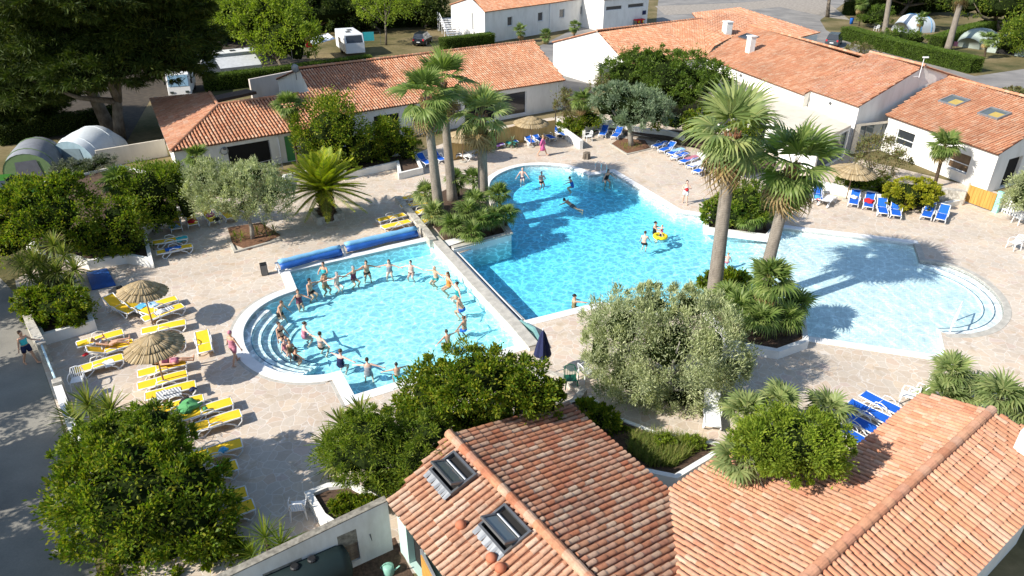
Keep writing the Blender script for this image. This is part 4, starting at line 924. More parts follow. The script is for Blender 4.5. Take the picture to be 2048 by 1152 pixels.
# water bodies (clear, ruffled, tinted by depth)
def water_mat(name, absorb, dens, pat):
    m, t, o = nt(name); co = coords(t)
    fr = nd(t, 'ShaderNodeLayerWeight')
    n1 = noise(t, co, 1.6, 3, .55); n2 = noise(t, co, 5.5, 3, .6); h = math_(t, 'ADD', math_(t, 'MULTIPLY', n1, 1.0), math_(t, 'MULTIPLY', n2, .35))
    b = nd(t, 'ShaderNodeBump'); b.inputs['Strength'].default_value = .55; b.inputs['Distance'].default_value = .09; t.links.new(h, b.inputs['Height']); t.links.new(b.outputs[0], fr.inputs['Normal'])
    gl = nd(t, 'ShaderNodeBsdfGlossy'); gl.inputs['Roughness'].default_value = .06; t.links.new(b.outputs[0], gl.inputs['Normal'])
    tr = nd(t, 'ShaderNodeBsdfTransparent')
    # caustic filaments painted into the transparent tint; the ripples do not focus light
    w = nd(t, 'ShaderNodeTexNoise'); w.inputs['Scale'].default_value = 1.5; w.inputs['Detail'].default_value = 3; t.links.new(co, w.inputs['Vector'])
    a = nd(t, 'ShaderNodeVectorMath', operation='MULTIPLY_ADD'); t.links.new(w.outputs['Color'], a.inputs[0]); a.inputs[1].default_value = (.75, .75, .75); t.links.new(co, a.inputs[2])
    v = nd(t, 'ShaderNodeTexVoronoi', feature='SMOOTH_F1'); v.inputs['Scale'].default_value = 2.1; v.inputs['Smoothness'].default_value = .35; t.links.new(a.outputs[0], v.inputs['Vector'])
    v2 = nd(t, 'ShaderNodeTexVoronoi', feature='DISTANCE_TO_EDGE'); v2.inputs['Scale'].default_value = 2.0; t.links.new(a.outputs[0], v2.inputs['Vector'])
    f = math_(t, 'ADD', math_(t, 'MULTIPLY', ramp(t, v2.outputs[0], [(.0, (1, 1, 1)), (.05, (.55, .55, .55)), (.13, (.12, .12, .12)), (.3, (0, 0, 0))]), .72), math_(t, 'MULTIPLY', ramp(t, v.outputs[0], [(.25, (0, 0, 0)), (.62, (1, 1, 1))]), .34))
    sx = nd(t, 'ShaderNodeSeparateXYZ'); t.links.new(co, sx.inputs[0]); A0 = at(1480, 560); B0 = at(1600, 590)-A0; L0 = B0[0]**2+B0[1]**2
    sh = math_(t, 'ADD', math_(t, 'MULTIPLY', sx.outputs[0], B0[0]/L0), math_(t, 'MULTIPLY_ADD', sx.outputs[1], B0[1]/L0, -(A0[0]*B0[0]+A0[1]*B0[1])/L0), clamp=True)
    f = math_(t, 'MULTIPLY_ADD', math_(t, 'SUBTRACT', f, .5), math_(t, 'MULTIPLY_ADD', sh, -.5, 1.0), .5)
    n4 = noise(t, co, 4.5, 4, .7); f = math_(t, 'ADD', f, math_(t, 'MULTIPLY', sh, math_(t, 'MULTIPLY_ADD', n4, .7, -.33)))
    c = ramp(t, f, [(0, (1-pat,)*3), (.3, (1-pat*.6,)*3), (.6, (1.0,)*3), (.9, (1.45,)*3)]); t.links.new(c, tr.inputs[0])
    mx = nd(t, 'ShaderNodeMixShader'); t.links.new(math_(t, 'MULTIPLY_ADD', math_(t, 'POWER', fr.outputs['Facing'], 5.0), .9, .02), mx.inputs[0]); t.links.new(tr.outputs[0], mx.inputs[1]); t.links.new(gl.outputs[0], mx.inputs[2]); t.links.new(mx.outputs[0], o.inputs[0])
    va = nd(t, 'ShaderNodeVolumeAbsorption'); va.inputs[0].default_value = (*absorb, 1); va.inputs[1].default_value = dens; t.links.new(va.outputs[0], o.inputs[1])
    return m
def water(name, poly, mat, zb):
    pts = [Vector(p) for p in offset_poly(poly, .04)]; V, E, Fc, *_ = delaunay_2d_cdt(pts, [(i, (i+1) % len(pts)) for i in range(len(pts))], [], 1, 1e-5)
    m = MB(); n = len(V); m.add([(p[0], p[1], ZW) for p in V], [tuple(f) for f in Fc]); m.add([(p[0], p[1], zb) for p in V], [tuple(f)[::-1] for f in Fc]); k = len(pts)
    m.add([(p[0], p[1], ZW) for p in pts]+[(p[0], p[1], zb) for p in pts], [(i, (i+1) % k, k+(i+1) % k, k+i) for i in range(k)])
    o = m.build(name, mat); bm = bmesh.new(); bm.from_mesh(o.data); bmesh.ops.remove_doubles(bm, verts=bm.verts, dist=1e-4); bmesh.ops.recalc_face_normals(bm, faces=bm.faces); bm.to_mesh(o.data); bm.free(); o['kind'] = 'structure'; return o
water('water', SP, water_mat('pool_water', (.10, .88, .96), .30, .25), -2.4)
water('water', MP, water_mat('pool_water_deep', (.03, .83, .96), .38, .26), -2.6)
# ---------------- houses
def xy(p): return np.array(p[:2], float)
def face_out(p0, p1, outdir):
    d = xy(p1)-xy(p0); o = np.array((d[1], -d[0])); return (p0, p1) if o@outdir[:2] > 0 else (p1, p0)
def half_house(root, sl, poly_px, tmat, wmat, ops=None, back=True, name='roof', sp=.245, ln=.37, inset=.22, gables=(True, True), z0=0.0, holes=(), u_clip=None, walls=True, ridge=True, backmat=None):
    "front slope from pixels, mirrored back slope, walls and gables under them"
    uv = [sl.uv(sl.on(*p)) for p in poly_px]; us = [q[0] for q in uv]; V = max(q[1] for q in uv); U0, U1 = min(us), max(us)
    if u_clip: U0, U1 = u_clip
    tiles(root, sl, uv, tmat, sp, ln, name=name, holes=holes)
    (ae, _), (be, _), (br, _), (ar, _) = uv[:4]; rz = sl.pt(0, V)[2]; c, s = math.hypot(sl.v[0], sl.v[1]), sl.v[2]
    if back:
        bv = sl.nh*(-c)+np.array((0, 0, s)); P0 = sl.pt(0, V)-bv*V; b = Slope.mk(P0, sl.u, bv)
        tiles(root, b, [(ar, 0), (br, 0), (br, V), (ar, V)], backmat or tmat, sp, ln, name=name)
    if ridge: caps(root, [sl.pt(ar, V), sl.pt(br, V)], tmat, ln=ln)
    if not walls: return uv, V
    (ae, _), (be, _), (br, _), (ar, _) = uv[:4]; k = 1 if be > ae else -1
    A = sl.pt(ae+.12*k, inset); B = sl.pt(be-.12*k, inset); zt = A[2]-.09
    Ra = sl.pt(ar+.12*k, V, -.1); Rb = sl.pt(br-.12*k, V, -.1); dn = sl.nh*(V-inset)*c; C = Ra+dn; D = Rb+dn
    p, q = face_out(A, B, -sl.nh); wall(root, p, q, z0, zt, wmat, ops(p, q) if ops else ())
    if back: p, q = face_out(C, D, sl.nh); wall(root, p, q, z0, zt, wmat)
    for kk, (a, r_, b_, o) in enumerate(((A, Ra, C, -sl.u*k), (B, Rb, D, sl.u*k))):
        g = gables[kk]
        if not g: continue
        for (x, zx), (y, zy), fr in (((a, zt), (r_, rz-.10), 1), ((r_, rz-.10), (b_, zt), 0)):
            p, q = face_out(x, y, o); L = float(np.linalg.norm((x-y)[:2])); z_ = [(0, zx), (L, zy)] if np.allclose(p, x) else [(0, zy), (L, zx)]
            wall(root, p, q, z0, z_, wmat, g(p, q) if callable(g) and fr else (), name='gable_wall')
    return uv, V
# long white building behind the pool
sB = Slope((700, 226.5), (1131, 160), 2.85, R(16.5), (900, 100))
hb = empty('poolside_building', sB.P0*np.array((1, 1, 0)), 0, 'long white building with one long terracotta roof behind the tall palms', 'building')
def opsB(p, q):
    o = [op_px(p, q, (750, 262), (800, 254), .1, 2.2, kind='void'), op_px(p, q, (895, 236), (925, 232), .9, 2.15, hb=(1.5,)), op_px(p, q, (930, 232), (990, 222), .1, 2.2, kind='void'), op_px(p, q, (1003, 215), (1053, 205), .25, 2.35, vb=())]
    return [x for x in o if x['s1']-x['s0'] > .2]
half_house(hb, sB, [(645, 235), (1131, 160), (1068, 82), (600, 141)], TILE_F, WALL, opsB, ln=.42)
m = MB(); g = sB.on(604, 145); m.lathe([(.02, -.02), (.36, .06), (.40, .14)], (0, 0, 0), 14); 
dish = empty('satellite_dish', sB.on(590, 136)*np.array((1, 1, 0))+np.array((0, 0, 4.6)), 0, 'small satellite dish on the left gable of the long building', 'dish')
mm = MB(); mm.tube([(0, 0, -.4), (0, 0, .5)], .03, 6); mm.build('pole', METAL, dish, local=True)
mm = MB(); mm.ball((0, 0, .6), (.34, .10, .38), 12, 8); mm.build('reflector', ZINC, dish, True, local=True)
mm = MB(); mm.tube([(-.1, 0, .5), (-.1, 0, 2.2)], .02, 5); mm.build('mast', METAL, dish, local=True)
# hipped annex on the left
sA = Slope((341, 303), (578, 264), 2.4, R(16.5), (500, 200)); sA2 = Slope((341, 303), (300, 197), 2.4, R(16.5), (420, 200))
ha = empty('annex', sA.P0*np.array((1, 1, 0)), 0, 'low white annex with hipped terracotta roof and wide dark doorway', 'building')
uvA = [sA.uv(sA.on(*p)) for p in ((341, 303), (648, 252.5), (640, 180.5), (436, 210))]
tiles(ha, sA, uvA, TILE_F, .26, .42); tiles(ha, sA2, [sA2.uv(sA2.on(*p)) for p in ((341, 303), (300, 197), (419, 185), (436, 210))], TILE_P, .25, .42)
VA = uvA[3][1]; apex = sA.pt(*uvA[3]); caps(ha, [sA.on(341, 303), apex], TILE_F, .11); caps(ha, [apex, sA.pt(uvA[1][0], VA)], TILE_F, .12); caps(ha, [apex, sA2.on(419, 185)], TILE_P, .12)
A = sA.pt(.22, .22); B = sA.pt(uvA[1][0], .22); p, q = face_out(A, B, -sA.nh)
def opA(p, q):
    return [op_px(p, q, (456, 310), (541, 295), .05, 2.0, kind='door_frame', frame=ZINC, vb=(), glass=DARK), op_px(p, q, (572, 300), (592, 297), 0.02, 2.05, kind='door', glass=MT['cloth_green'], frame=MT['cloth_green'])]
wall(ha, p, q, 0, 2.28, WALL, opA(p, q))
e = sA2.pt(sA2.uv(sA2.on(300, 197))[0], .2); a0 = sA2.pt(.2, .2); p, q = face_out(a0, e, -sA2.nh); wall(ha, p, q, 0, 2.3, WALL)
k1 = sA2.on(419, 185); k2 = sA2.pt(sA2.uv(k1)[0], .2); p, q = face_out(k2, k1, sA2.u*(1 if sA2.uv(k1)[0] > 1 else -1)); wall(ha, p, q, 0, 2.3, WALL)
wall(ha, *face_out(apex-np.array((0, 0, .2)), sA.pt(uvA[1][0], VA), sA.nh), 0, apex[2]-.2, PINKW); wall(ha, *face_out(apex, k1, -sA2.nh*-1), 0, apex[2]-.25, PINKW)
# flat-roofed yard wall behind the annex
boxwall('garden_wall', pxs([(505, 200), (606, 178)], 0), .25, 2.1, PINKW, 'plain rendered wall between the annex roof and the long building')
m = MB(); m.ribbon(pxs([(418, 196), (502, 178)], 2.7), 1.6, 2.35, 2.6); tag(m.build('wooden_lean_to', plain('dark_wood', (.13, .065, .035), .8, var=.25)), 'dark brown timber lean-to behind the hipped annex', 'shed')
boxwall('garden_wall', pxs([(200, 335), (336, 311)], 0), .2, 1.35, m_wall('buff_render', (.62, .56, .46)), 'buff rendered wall joining the annex corner to the campsite tents')
# right-hand complex
S1 = Slope((1262, 137), (1405, 115), 3.4, R(16), (1300, 60)); S2 = Slope((1409, 115), (1606, 189), 3.6, R(16), (1700, 110)); S3 = Slope((1611, 177), (1717, 213), 3.9, R(16), (1800, 120)); S4 = Slope((1772, 230), (1997, 308), 2.9, R(16), (1950, 180))
hc = empty('main_building', S1.P0*np.array((1, 1, 0)), 0, 'large white reception building with several terracotta roofs and chimneys', 'building')
gl = lambda p, q: [op_px(p, q, (1197, 150), (1222, 158), .1, 2.6, vb=(), frame=METAL)]
half_house(hc, S1, [(1262, 137), (1412, 114), (1404, 37.5), (1198, 65)], TILE_F, WALL, None, gables=(gl, False), ln=.42)
tiles(hc, S1, [S1.uv(S1.on(*p)) for p in ((1412, 114), (1428, 93), (1506, 52), (1484, 26), (1404, 37.5))], TILE_F, .245, .42); tiles(hc, S1, [S1.uv(S1.on(*p)) for p in ((1384, 26), (1479, 15), (1640, 65), (1560, 85), (1412, 60))], TILE_P, .245, .42)
S1b = Slope.mk(S1.on(1479, 15), S1.u, np.array((S1.nh[0]*-.96, S1.nh[1]*-.96, .28)))
wall(hc, S1.on(1636, 67), S1.on(1570, 76), 0, S1.on(1636, 67)[2]-.15, WALL)
m = MB(); c = S1.on(1352, 30); m.box((c[0]+4, c[1]+3, 2.2), (9, 6, 4.4), math.atan2(S1.u[1], S1.u[0])); m.build('rear_block', WALL, hc)
half_house(hc, S2, [(1409, 115), (1607, 189.4), (1718, 117.5), (1500, 51)], TILE_F, WALL, None, gables=(True, True), ln=.42)
g3 = lambda p, q: [dict(s0=.5, s1=3.6, z0=.12, z1=2.55, vb=(), hb=(.9, 1.7), fw=.08, frame=METAL, glass=GLASS2)]
half_house(hc, S3, [(1611, 177), (1717, 213), (1842, 136), (1740, 105)], TILE_P, WALL, None, gables=(True, True), ln=.42)
h4 = empty('restaurant_wing', S4.P0*np.array((1, 1, 0)), 0, 'white wing with two roof lights and square windows beside the wooden gate', 'building')
def ops4(p, q):
    return [op_px(p, q, (1790, 275), (1826, 287), .95, 2.15, hb=(1.45,), sill=True), op_px(p, q, (1896, 316), (1938, 330), .75, 2.05, hb=(1.3,), sill=True, glass=plain('brown_pane', (.16, .10, .055), .3, var=.5, sc=1.5))]  # second pane in a warm brown of uneven tone
uv4, V4 = half_house(h4, S4, [(1772, 230), (1997, 308.5), (2130, 222), (1887, 152)], TILE_F, WALL, ops4, gables=(True, lambda p, q: [dict(s0=1.6, s1=3.4, z0=.1, z1=2.2, kind='void')]), ln=.42)
def skylight(root, sl, quad, frame=ZINC, glass=GLASS2, yellow=True):
    P = [np.array(sl.uv(sl.on(*p))) for p in quad]; u0, u1 = min(p[0] for p in P), max(p[0] for p in P); v0, v1 = min(p[1] for p in P), max(p[1] for p in P)
    u0, u1 = sorted([np.mean(sorted(p[0] for p in P)[:2]), np.mean(sorted(p[0] for p in P)[2:])]); v0, v1 = np.mean(sorted(p[1] for p in P)[:2]), np.mean(sorted(p[1] for p in P)[2:])
    def slab(m, a, b, c, d, z0, z1):
        q = [(a, c), (b, c), (b, d), (a, d)]; m.add([sl.pt(*x, z0) for x in q]+[sl.pt(*x, z1) for x in q], [(3, 2, 1, 0), (4, 5, 6, 7)]+[(i, (i+1) % 4, 4+(i+1) % 4, 4+i) for i in range(4)])
    m = MB(); f = .1
    for a, b, c, d in ((u0, u1, v0, v0+f), (u0, u1, v1-f, v1), (u0, u0+f, v0+f, v1-f), (u1-f, u1, v0+f, v1-f)): slab(m, a, b, c, d, -.02, .19)
    fr = m.build('skylight_frame', frame, root)
    m = MB(); slab(m, u0+f, u1-f, v0+f, v1-f, .10, .13); m.build('pane', glass, fr)
    if yellow: m = MB(); slab(m, u0+f+(u1-u0)*.38, u1-f, v0+f, v1-f-(v1-v0)*.25, .132, .138); m.build('blind', MT['khaki_blind'], fr)
    return u0, u1, v0, v1
plain('khaki_blind', (.42, .30, .08), .6)
skylight(h4, S4, [(1881, 204), (1903, 192), (1936, 202), (1913, 219)]); skylight(h4, S4, [(1958, 230), (1981, 216), (2016, 229), (1998, 244)])
skylight(hc, S2, [(1479, 77), (1492, 68), (1516, 76), (1503, 84)], METAL, GLASS, False)
def chimney(px, top, w, root):
    for s in (S1, S2):
        pass
def chim(s, base, w, h):
    p = s.on(*base); m = MB(); m.box((p[0], p[1], p[2]+h/2-.2), (w, w*.8, h+.4), math.atan2(S2.u[1], S2.u[0])); o = m.build('chimney', WALL, hc, bevel=.02); m = MB(); m.box((p[0], p[1], p[2]+h+.04), (w+.14, w*.8+.14, .09), math.atan2(S2.u[1], S2.u[0])); m.build('chimney_cap', COPE, o)
chim(S1, (1453, 67), .95, 1.25); chim(S2, (1499, 105), .75, 1.55)
# flat canopy along the right complex, glazed end
c0, c1, c2, c3 = [at(*p, 2.55) for p in ((1440, 140), (1703, 250), (1640, 282), (1400, 175))]
hx = empty('flat_roofed_veranda', c0*np.array((1, 1, 0)), 0, 'flat-roofed cream veranda along the front of the reception building', 'veranda')
m = MB(); m.prism([c0[:2], c1[:2], c2[:2], c3[:2]], 2.35, 2.55); m.build('flat_roof', CREAM, hx)
wall(hx, c2, c1, 0, 2.35, WALL, [dict(s0=.3, s1=np.linalg.norm(c1[:2]-c2[:2])-.3, z0=.1, z1=2.2, vb=(1.6,), frame=METAL, glass=GLASS2)]); wall(hx, c3, c2, 0, 2.35, WALL, [dict(s0=1+2.6*i, s1=3.1+2.6*i, z0=.1, z1=2.1, vb=(2+2.6*i,), frame=METAL) for i in range(4)])
E3 = S3.on(1717, 213); m = MB(); a = np.array((E3[0], E3[1])); r_ = at(1760, 290)[:2]
ct = S3.pt(S3.uv(S3.on(1717, 213))[0], .22); cb = ct+S3.nh*4.6; wall(hx, *face_out(ct+S3.u*.03, cb+S3.u*.03, S3.u), .05, 2.5, CREAM, [dict(s0=.5, s1=3.7, z0=.12, z1=2.3, vb=(1.2, 2.9), hb=(), fw=.08, frame=METAL, glass=GLASS2)])
# antenna
an = empty('aerial', S3.on(1842, 140), 0, 'thin white aerial mast on the gable of the reception building', 'aerial'); m = MB(); m.tube([(0, 0, -.6), (0, 0, 1.0)], .03, 6); m.tube([(0, 0, -.5), (-.5, -.1, -.5)], .02, 5); m.box((.1, 0, 1.0), (.45, .12, .1)); m.build('mast', WHITEM, an, local=True)
# top building
SD = Slope((970, 24), (1190, -6), 4.3, R(16), (1000, -30)); hd = empty('campsite_block', SD.P0*np.array((1, 1, 0)), 0, 'long white block with small square windows at the top of the site', 'building')
def opsD(p, q): return [op_px(p, q, (x, y), (x+10, y-1.4), 1.9, 3.15, sill=True) for x, y in ((1015, 41), (1076, 33), (1119, 28), (1161, 22))]
half_house(hd, SD, [(970, 24), (1190, -6), (1175, -32), (949, 0)], TILE_F, WALL, opsD, gables=(lambda p, q: [op_px(p, q, (929, 40), (947, 45), 1.2, 3.6, kind='door', glass=ZINC)], False), ln=.42)
d0, d1 = at(1205, 63), at(1293, 52.5); dl = at(1190, 55)
p, q = face_out(d0, d1, np.array((0, -1, 0))); hd2 = empty('service_block', d0, 0, 'taller white block with two slit windows beside the road', 'building')
wall(hd2, p, q, 0, 4.6, WALL, [op_px(p, q, (1212, 22), (1244, 17), 3.0, 3.6), op_px(p, q, (1256, 15), (1288, 10), 3.05, 3.65)])
rr = d1-d0; nn = np.array((-rr[1], rr[0], 0)); nn = nn/np.linalg.norm(nn)*7; wall(hd2, d0+nn, d0, 0, 4.6, WALL); wall(hd2, d1, d1+nn, 0, 4.6, WALL); wall(hd2, d1+nn, d0+nn, 0, 4.6, WALL)
sD2 = Slope.mk(np.array((d0[0], d0[1], 4.65))-nn*.03, rr/np.linalg.norm(rr), unit(nn/7+np.array((0, 0, .28)))); tiles(hd2, sD2, [(-.2, 0), (np.linalg.norm(rr)+.2, 0), (np.linalg.norm(rr)+.2, 7.3), (-.2, 7.3)], TILE_F, .22, .42)
m = MB(); s_, z_ = vplane(d0, d1, 1288, 25); c = d0+rr/np.linalg.norm(rr)*s_-nn/7*.05; m.box((c[0], c[1], z_), (.75, .05, .6), math.atan2(rr[1], rr[0])); tag(m.build('wall_sign', MT['cloth_navy']), 'small dark blue sign on the taller white block', 'sign')
cg = empty('gas_bottle_cage', at(1275, 55), math.atan2(rr[1], rr[0]), 'red-topped cage of yellow and red bottles against the white block', 'cage')
m = MB(); m.box((0, -.3, 1.25), (1.9, .7, .14)); m.build('cage_top', MT['cloth_red'], cg, local=True)
m = MB(); [m.box((x, y, .6), (.05, .05, 1.2)) for x in (-.92, 0, .92) for y in (-.62, .02)]; m.box((0, -.3, .08), (1.9, .7, .06)); m.box((0, -.3, .66), (1.9, .7, .05)); m.build('frame', METAL, cg, local=True)
for i in range(6):
    m = MB(); m.lathe([(.02, 0), (.17, .02), (.17, .36), (.08, .44), (.06, .5)], (-.72+.29*i, -.3, .69), 10); m.build('bottle', [MT['cloth_khaki'], MT['cloth_red'], MT['cloth_yellow']][i % 3], cg, True, local=True)
# white outside stairs of the top block
st = empty('outside_stairs', at(915, 84), 0, 'white outside stairs with railings at the end of the top block', 'stairs')
u = rr/np.linalg.norm(rr); b0 = at(912, 84); b1 = at(892, 62); m = MB(); dx = b1-b0; n_ = 9
for i in range(n_): c = b0+dx*(i/n_); m.box((c[0], c[1], .2+.17*i), (2.0, .7, .12), math.atan2(dx[1], dx[0])+R(90))
m.build('steps', WHITEM, st)
m = MB()
for sx in (-1, 1):
    o = np.array((-dx[1], dx[0], 0))/np.linalg.norm(dx)*sx*.95; pa = b0+o+np.array((0, 0, 1.1)); pb = b1+o+np.array((0, 0, 2.7)); m.tube([pa, pb], .05, 6); m.tube([pa-np.array((0, 0, .5)), pb-np.array((0, 0, .5))], .04, 6)
    for i in range(5): c = b0+o+dx*i/4; m.tube([c, c+np.array((0, 0, 1.1+.4*i))], .05, 6)
m.build('railing', WHITEM, st); m = MB(); m.box((b1[0], b1[1]+1, 1.7), (2.6, 2.4, .15)); [m.tube([(b1[0]+x, b1[1]+y, 0), (b1[0]+x, b1[1]+y, 2.8)], .05, 6) for x in (-1.2, 1.2) for y in (0, 2)]; m.build('landing', WHITEM, st)
# ---- near buildings
sE = Slope((777, 1004), (890, 1152), 2.15, R(16.5), (1100, 1000)); zr = (sE.on(897, 869)[2]+sE.on(1191, 1151)[2])/2
he = empty('pump_house', sE.P0*np.array((1, 1, 0)), 0, 'near white outbuilding with two open roof windows in its terracotta roof', 'building')
ext = (940, 1218)
uvE = [sE.uv(sE.on(*p)) for p in ((777, 1004), ext, (1262, 1219), (1191, 1151), (897, 869))]; VE = uvE[4][1]; uvE[2] = (uvE[2][0], VE); uvE[3] = (uvE[3][0], VE); uvE[1] = (uvE[1][0], 0)
sk1 = [(909.5, 906), (956, 953), (907, 994), (859, 947)]; sk2 = [(1007, 1014), (1069, 1064), (1014, 1114), (957, 1058)]
def uvbox(sl, quad):
    P = [sl.uv(sl.on(*p)) for p in quad]; a = sorted(p[0] for p in P); b = sorted(p[1] for p in P); return (a[0]+a[1])/2, (a[2]+a[3])/2, (b[0]+b[1])/2, (b[2]+b[3])/2
hol = [uvbox(sE, q) for q in (sk1, sk2)]
tiles(he, sE, uvE, TILE_W, .212, .36, .084, holes=[(a+.02, b-.02, c-.2, d) for a, b, c, d in hol], seg=7)
for (a, b, c, d) in hol:
    def slab(m, a, b, c, d, z0, z1):
        q = [(a, c), (b, c), (b, d), (a, d)]; m.add([sE.pt(*x, z0) for x in q]+[sE.pt(*x, z1) for x in q], [(3, 2, 1, 0), (4, 5, 6, 7)]+[(i, (i+1) % 4, 4+(i+1) % 4, 4+i) for i in range(4)])
    m = MB(); f = .07
    for x in ((a, b, c, c+f), (a, b, d-f, d), (a, a+f, c+f, d-f), (b-f, b, c+f, d-f)): slab(m, *x, 0, .17)
    fr = m.build('roof_window', METAL, he)
    m = MB(); slab(m, a+f, b-f, c+f, d-f, .005, .012); m.build('opening', DARK, fr)
    m = MB(); q = [(a-.02, c-.22), (b+.02, c-.22), (b+.02, c), (a-.02, c)]; n_ = 14
    for i in range(n_):
        t0 = a+(b-a)*i/n_; t1 = a+(b-a)*(i+1)/n_; h0 = .10+.045*math.sin(i*2.0); m.add([sE.pt(t0, c-.24, h0*.8), sE.pt(t1, c-.24, h0*.8), sE.pt(t1, c, .13), sE.pt(t0, c, .13)], [(0, 1, 2, 3)])
    m.build('flashing', ZINC, fr)
    # sash pivoted open about its middle axis
    mid = (c+d)/2; h = (d-c)/2-.05; th = R(-30); vd = sE.v*math.cos(th)-sE.n*math.sin(th)*-1; vd = sE.v*math.cos(R(38))-sE.n*math.sin(R(38)); nn_ = np.cross(sE.u, vd); nn_ = nn_ if nn_[2] > 0 else -nn_
    O = sE.pt((a+b)/2, mid, .17); hw = (b-a)/2-.05
    def sl_(m, x0, x1, y0, y1, t0, t1):
        q = [(x0, y0), (x1, y0), (x1, y1), (x0, y1)]; m.add([O+sE.u*x+vd*y+nn_*t0 for x, y in q]+[O+sE.u*x+vd*y+nn_*t1 for x, y in q], [(3, 2, 1, 0), (4, 5, 6, 7)]+[(i, (i+1) % 4, 4+(i+1) % 4, 4+i) for i in range(4)])
    m = MB(); f = .07
    for x in ((-hw, hw, -h, -h+f), (-hw, hw, h-f, h), (-hw, -hw+f, -h+f, h-f), (hw-f, hw, -h+f, h-f)): sl_(m, *x, -.03, .04)
    sa = m.build('sash', METAL, fr); m = MB(); sl_(m, -hw+f, hw-f, -h+f, h-f, 0, .012); m.build('pane', GLASS2, sa); m = MB(); sl_(m, -hw+f, hw-f, h*.25, h*.25+.05, .04, .06); m.build('bar', WHITEM, sa)
sE2 = Slope((897, 869), (1191, 1151), zr, R(-13), (1330, 900))
pE2 = [(897, 869), (1134, 806), (1334, 981), (1357, 1152), (1372, 1240), (1262, 1219)]; uvE2 = [sE2.uv(sE2.on(*p)) for p in pE2]; uvE2[0] = (uvE2[0][0], 0); uvE2[-1] = (uvE2[-1][0], 0)
# tile columns must start at the eave: measure from the low side
def flip(sl, uv):
    V = max(q[1] for q in uv); s = Slope.mk(sl.pt(0, V), sl.u, -sl.v); return s, [(a, V-b) for a, b in uv], V
fE2, fuv, _ = flip(sE2, uvE2); tiles(he, fE2, fuv, TILE_N, .212, .36, .082, seg=7)
caps(he, [sE.pt(uvE[4][0], VE), sE.pt(uvE[2][0], VE)], TILE_N, .15, .42)
for px in ((922, 1056), (983, 1122), (1001, 1142)):
    c = sE.on(*px); m = MB(); m.lathe([(.10, -.1), (.10, .06), (.16, .1), (.155, .17), (.10, .24), (.02, .27)], tuple(c), 12); m.build('roof_vent', plain('vent_clay', (.42, .14, .07), .8, var=.15), he, True)
A = sE.pt(uvE[0][0]+.15, .16); B = sE.pt(uvE[1][0], .16); p, q = face_out(A, B, -sE.nh)
MINT = m_wall('mint_render', (.46, .62, .55), .3)
def opE(p, q): return [op_px(p, q, (815, 1090), (853, 1152), 0.02, 1.75, kind='void')]
wall(he, p, q, 0, 2.08, MINT, opE(p, q))
m = MB(); [m.box(tuple(sE.pt(uvE[0][0]+.15+.02, 0)+np.array((0, 0, -.04))), (.01, .01, .01))]; 
m = MB(); a, b = sE.pt(uvE[0][0]+.1, .1, -.10), sE.pt(uvE[1][0], .1, -.10); m.tube([a, b], .045, 4); m.build('fascia', WHITEM, he)
C = sE2.on(1134, 806); g = sE.pt(uvE[4][0]+.15, VE-.1); wall(he, *face_out(A, g, -sE.u), 0, [(0, 2.05), (np.linalg.norm((g-A)[:2]), zr-.1)] if np.allclose(face_out(A, g, -sE.u)[0], A) else [(0, zr-.1), (np.linalg.norm((g-A)[:2]), 2.05)], YARDW)
C = sE2.pt(*[x+y for x, y in zip(uvE2[1], (.15, -.15))]); f2 = face_out(g, C, -sE.u); L2 = np.linalg.norm((g-C)[:2]); wall(he, *f2, 0, [(0, zr-.1), (L2, C[2]-.1)] if np.allclose(f2[0], g) else [(0, C[2]-.1), (L2, zr-.1)], WALL)
D_ = sE2.pt(*[x+y for x, y in zip(uvE2[2], (0, -.15))]); wall(he, *face_out(C, D_, sE2.nh), 0, min(C[2], D_[2])-.08, WALL)
# door panel of the outbuilding
dd = empty('yard_door', at(838, 1152)*np.array((1, 1, 0)), 0, 'open door with an orange panel under the mint eaves', 'door'); a = at(842, 1100, 1.8); b = at(872, 1160, 1.8)
m = MB(); m.ribbon([a, b], .06, 0, 1.85); m.build('leaf', ZINC, dd); m = MB(); dv = unit((b-a)[:2]); m.ribbon([a[:2]+dv*.12+np.array((-.035, -.02)), b[:2]-dv*.12+np.array((-.035, -.02))], .05, .2, 1.75); m.build('panel', plain('orange_wood', (.52, .27, .06), .6, var=.15), dd)
# right near roof
sF = Slope((1983, 822), (1618, 1151), 3.05, R(-13), (1400, 900)); hf = empty('snack_bar', sF.P0*np.array((1, 1, 0)), 0, 'near building with a broad pale terracotta roof beside the blue loungers', 'building')
pF = [(1983, 822), (1846, 787), (1702, 906), (1655, 880), (1560, 868), (1452, 905), (1342, 980), (1360, 1152), (1374, 1240), (1530, 1235)]; uvF = [sF.uv(sF.on(*p)) for p in pF]; uvF[0] = (uvF[0][0], 0); uvF[-1] = (uvF[-1][0], 0)
fF, fuv, _ = flip(sF, uvF); tiles(hf, fF, fuv, TILE_P, .20, .37, .08, seg=5)
sG = Slope((1983, 822), (1618, 1151), 3.05, R(-15), (2040, 1100)); pG = [(1983, 822), (2100, 880), (2100, 985), (1946, 1151), (1880, 1225), (1530, 1235)]; uvG = [sG.uv(sG.on(*p)) for p in pG]; uvG[0] = (uvF[0][0], 0); uvG[-1] = (uvF[-1][0], 0)
fG, guv, _ = flip(sG, uvG); tiles(hf, fG, guv, TILE_P, .212, .37, .083, seg=6)
caps(hf, [sF.pt(uvF[0][0], 0), sF.pt(uvF[-1][0], 0)], TILE_P, .15, .42)
for s, a, b, o in ((sF, 1, 2, sF.nh), (sF, 5, 6, sF.nh), (sG, 2, 4, sG.nh)):
    uvs = uvF if s is sF else uvG; P, Q = s.pt(uvs[a][0], uvs[a][1]-.18), s.pt(uvs[b][0], uvs[b][1]-.18); wall(hf, *face_out(P, Q, o), 0, min(P[2], Q[2])-.08, WALL)
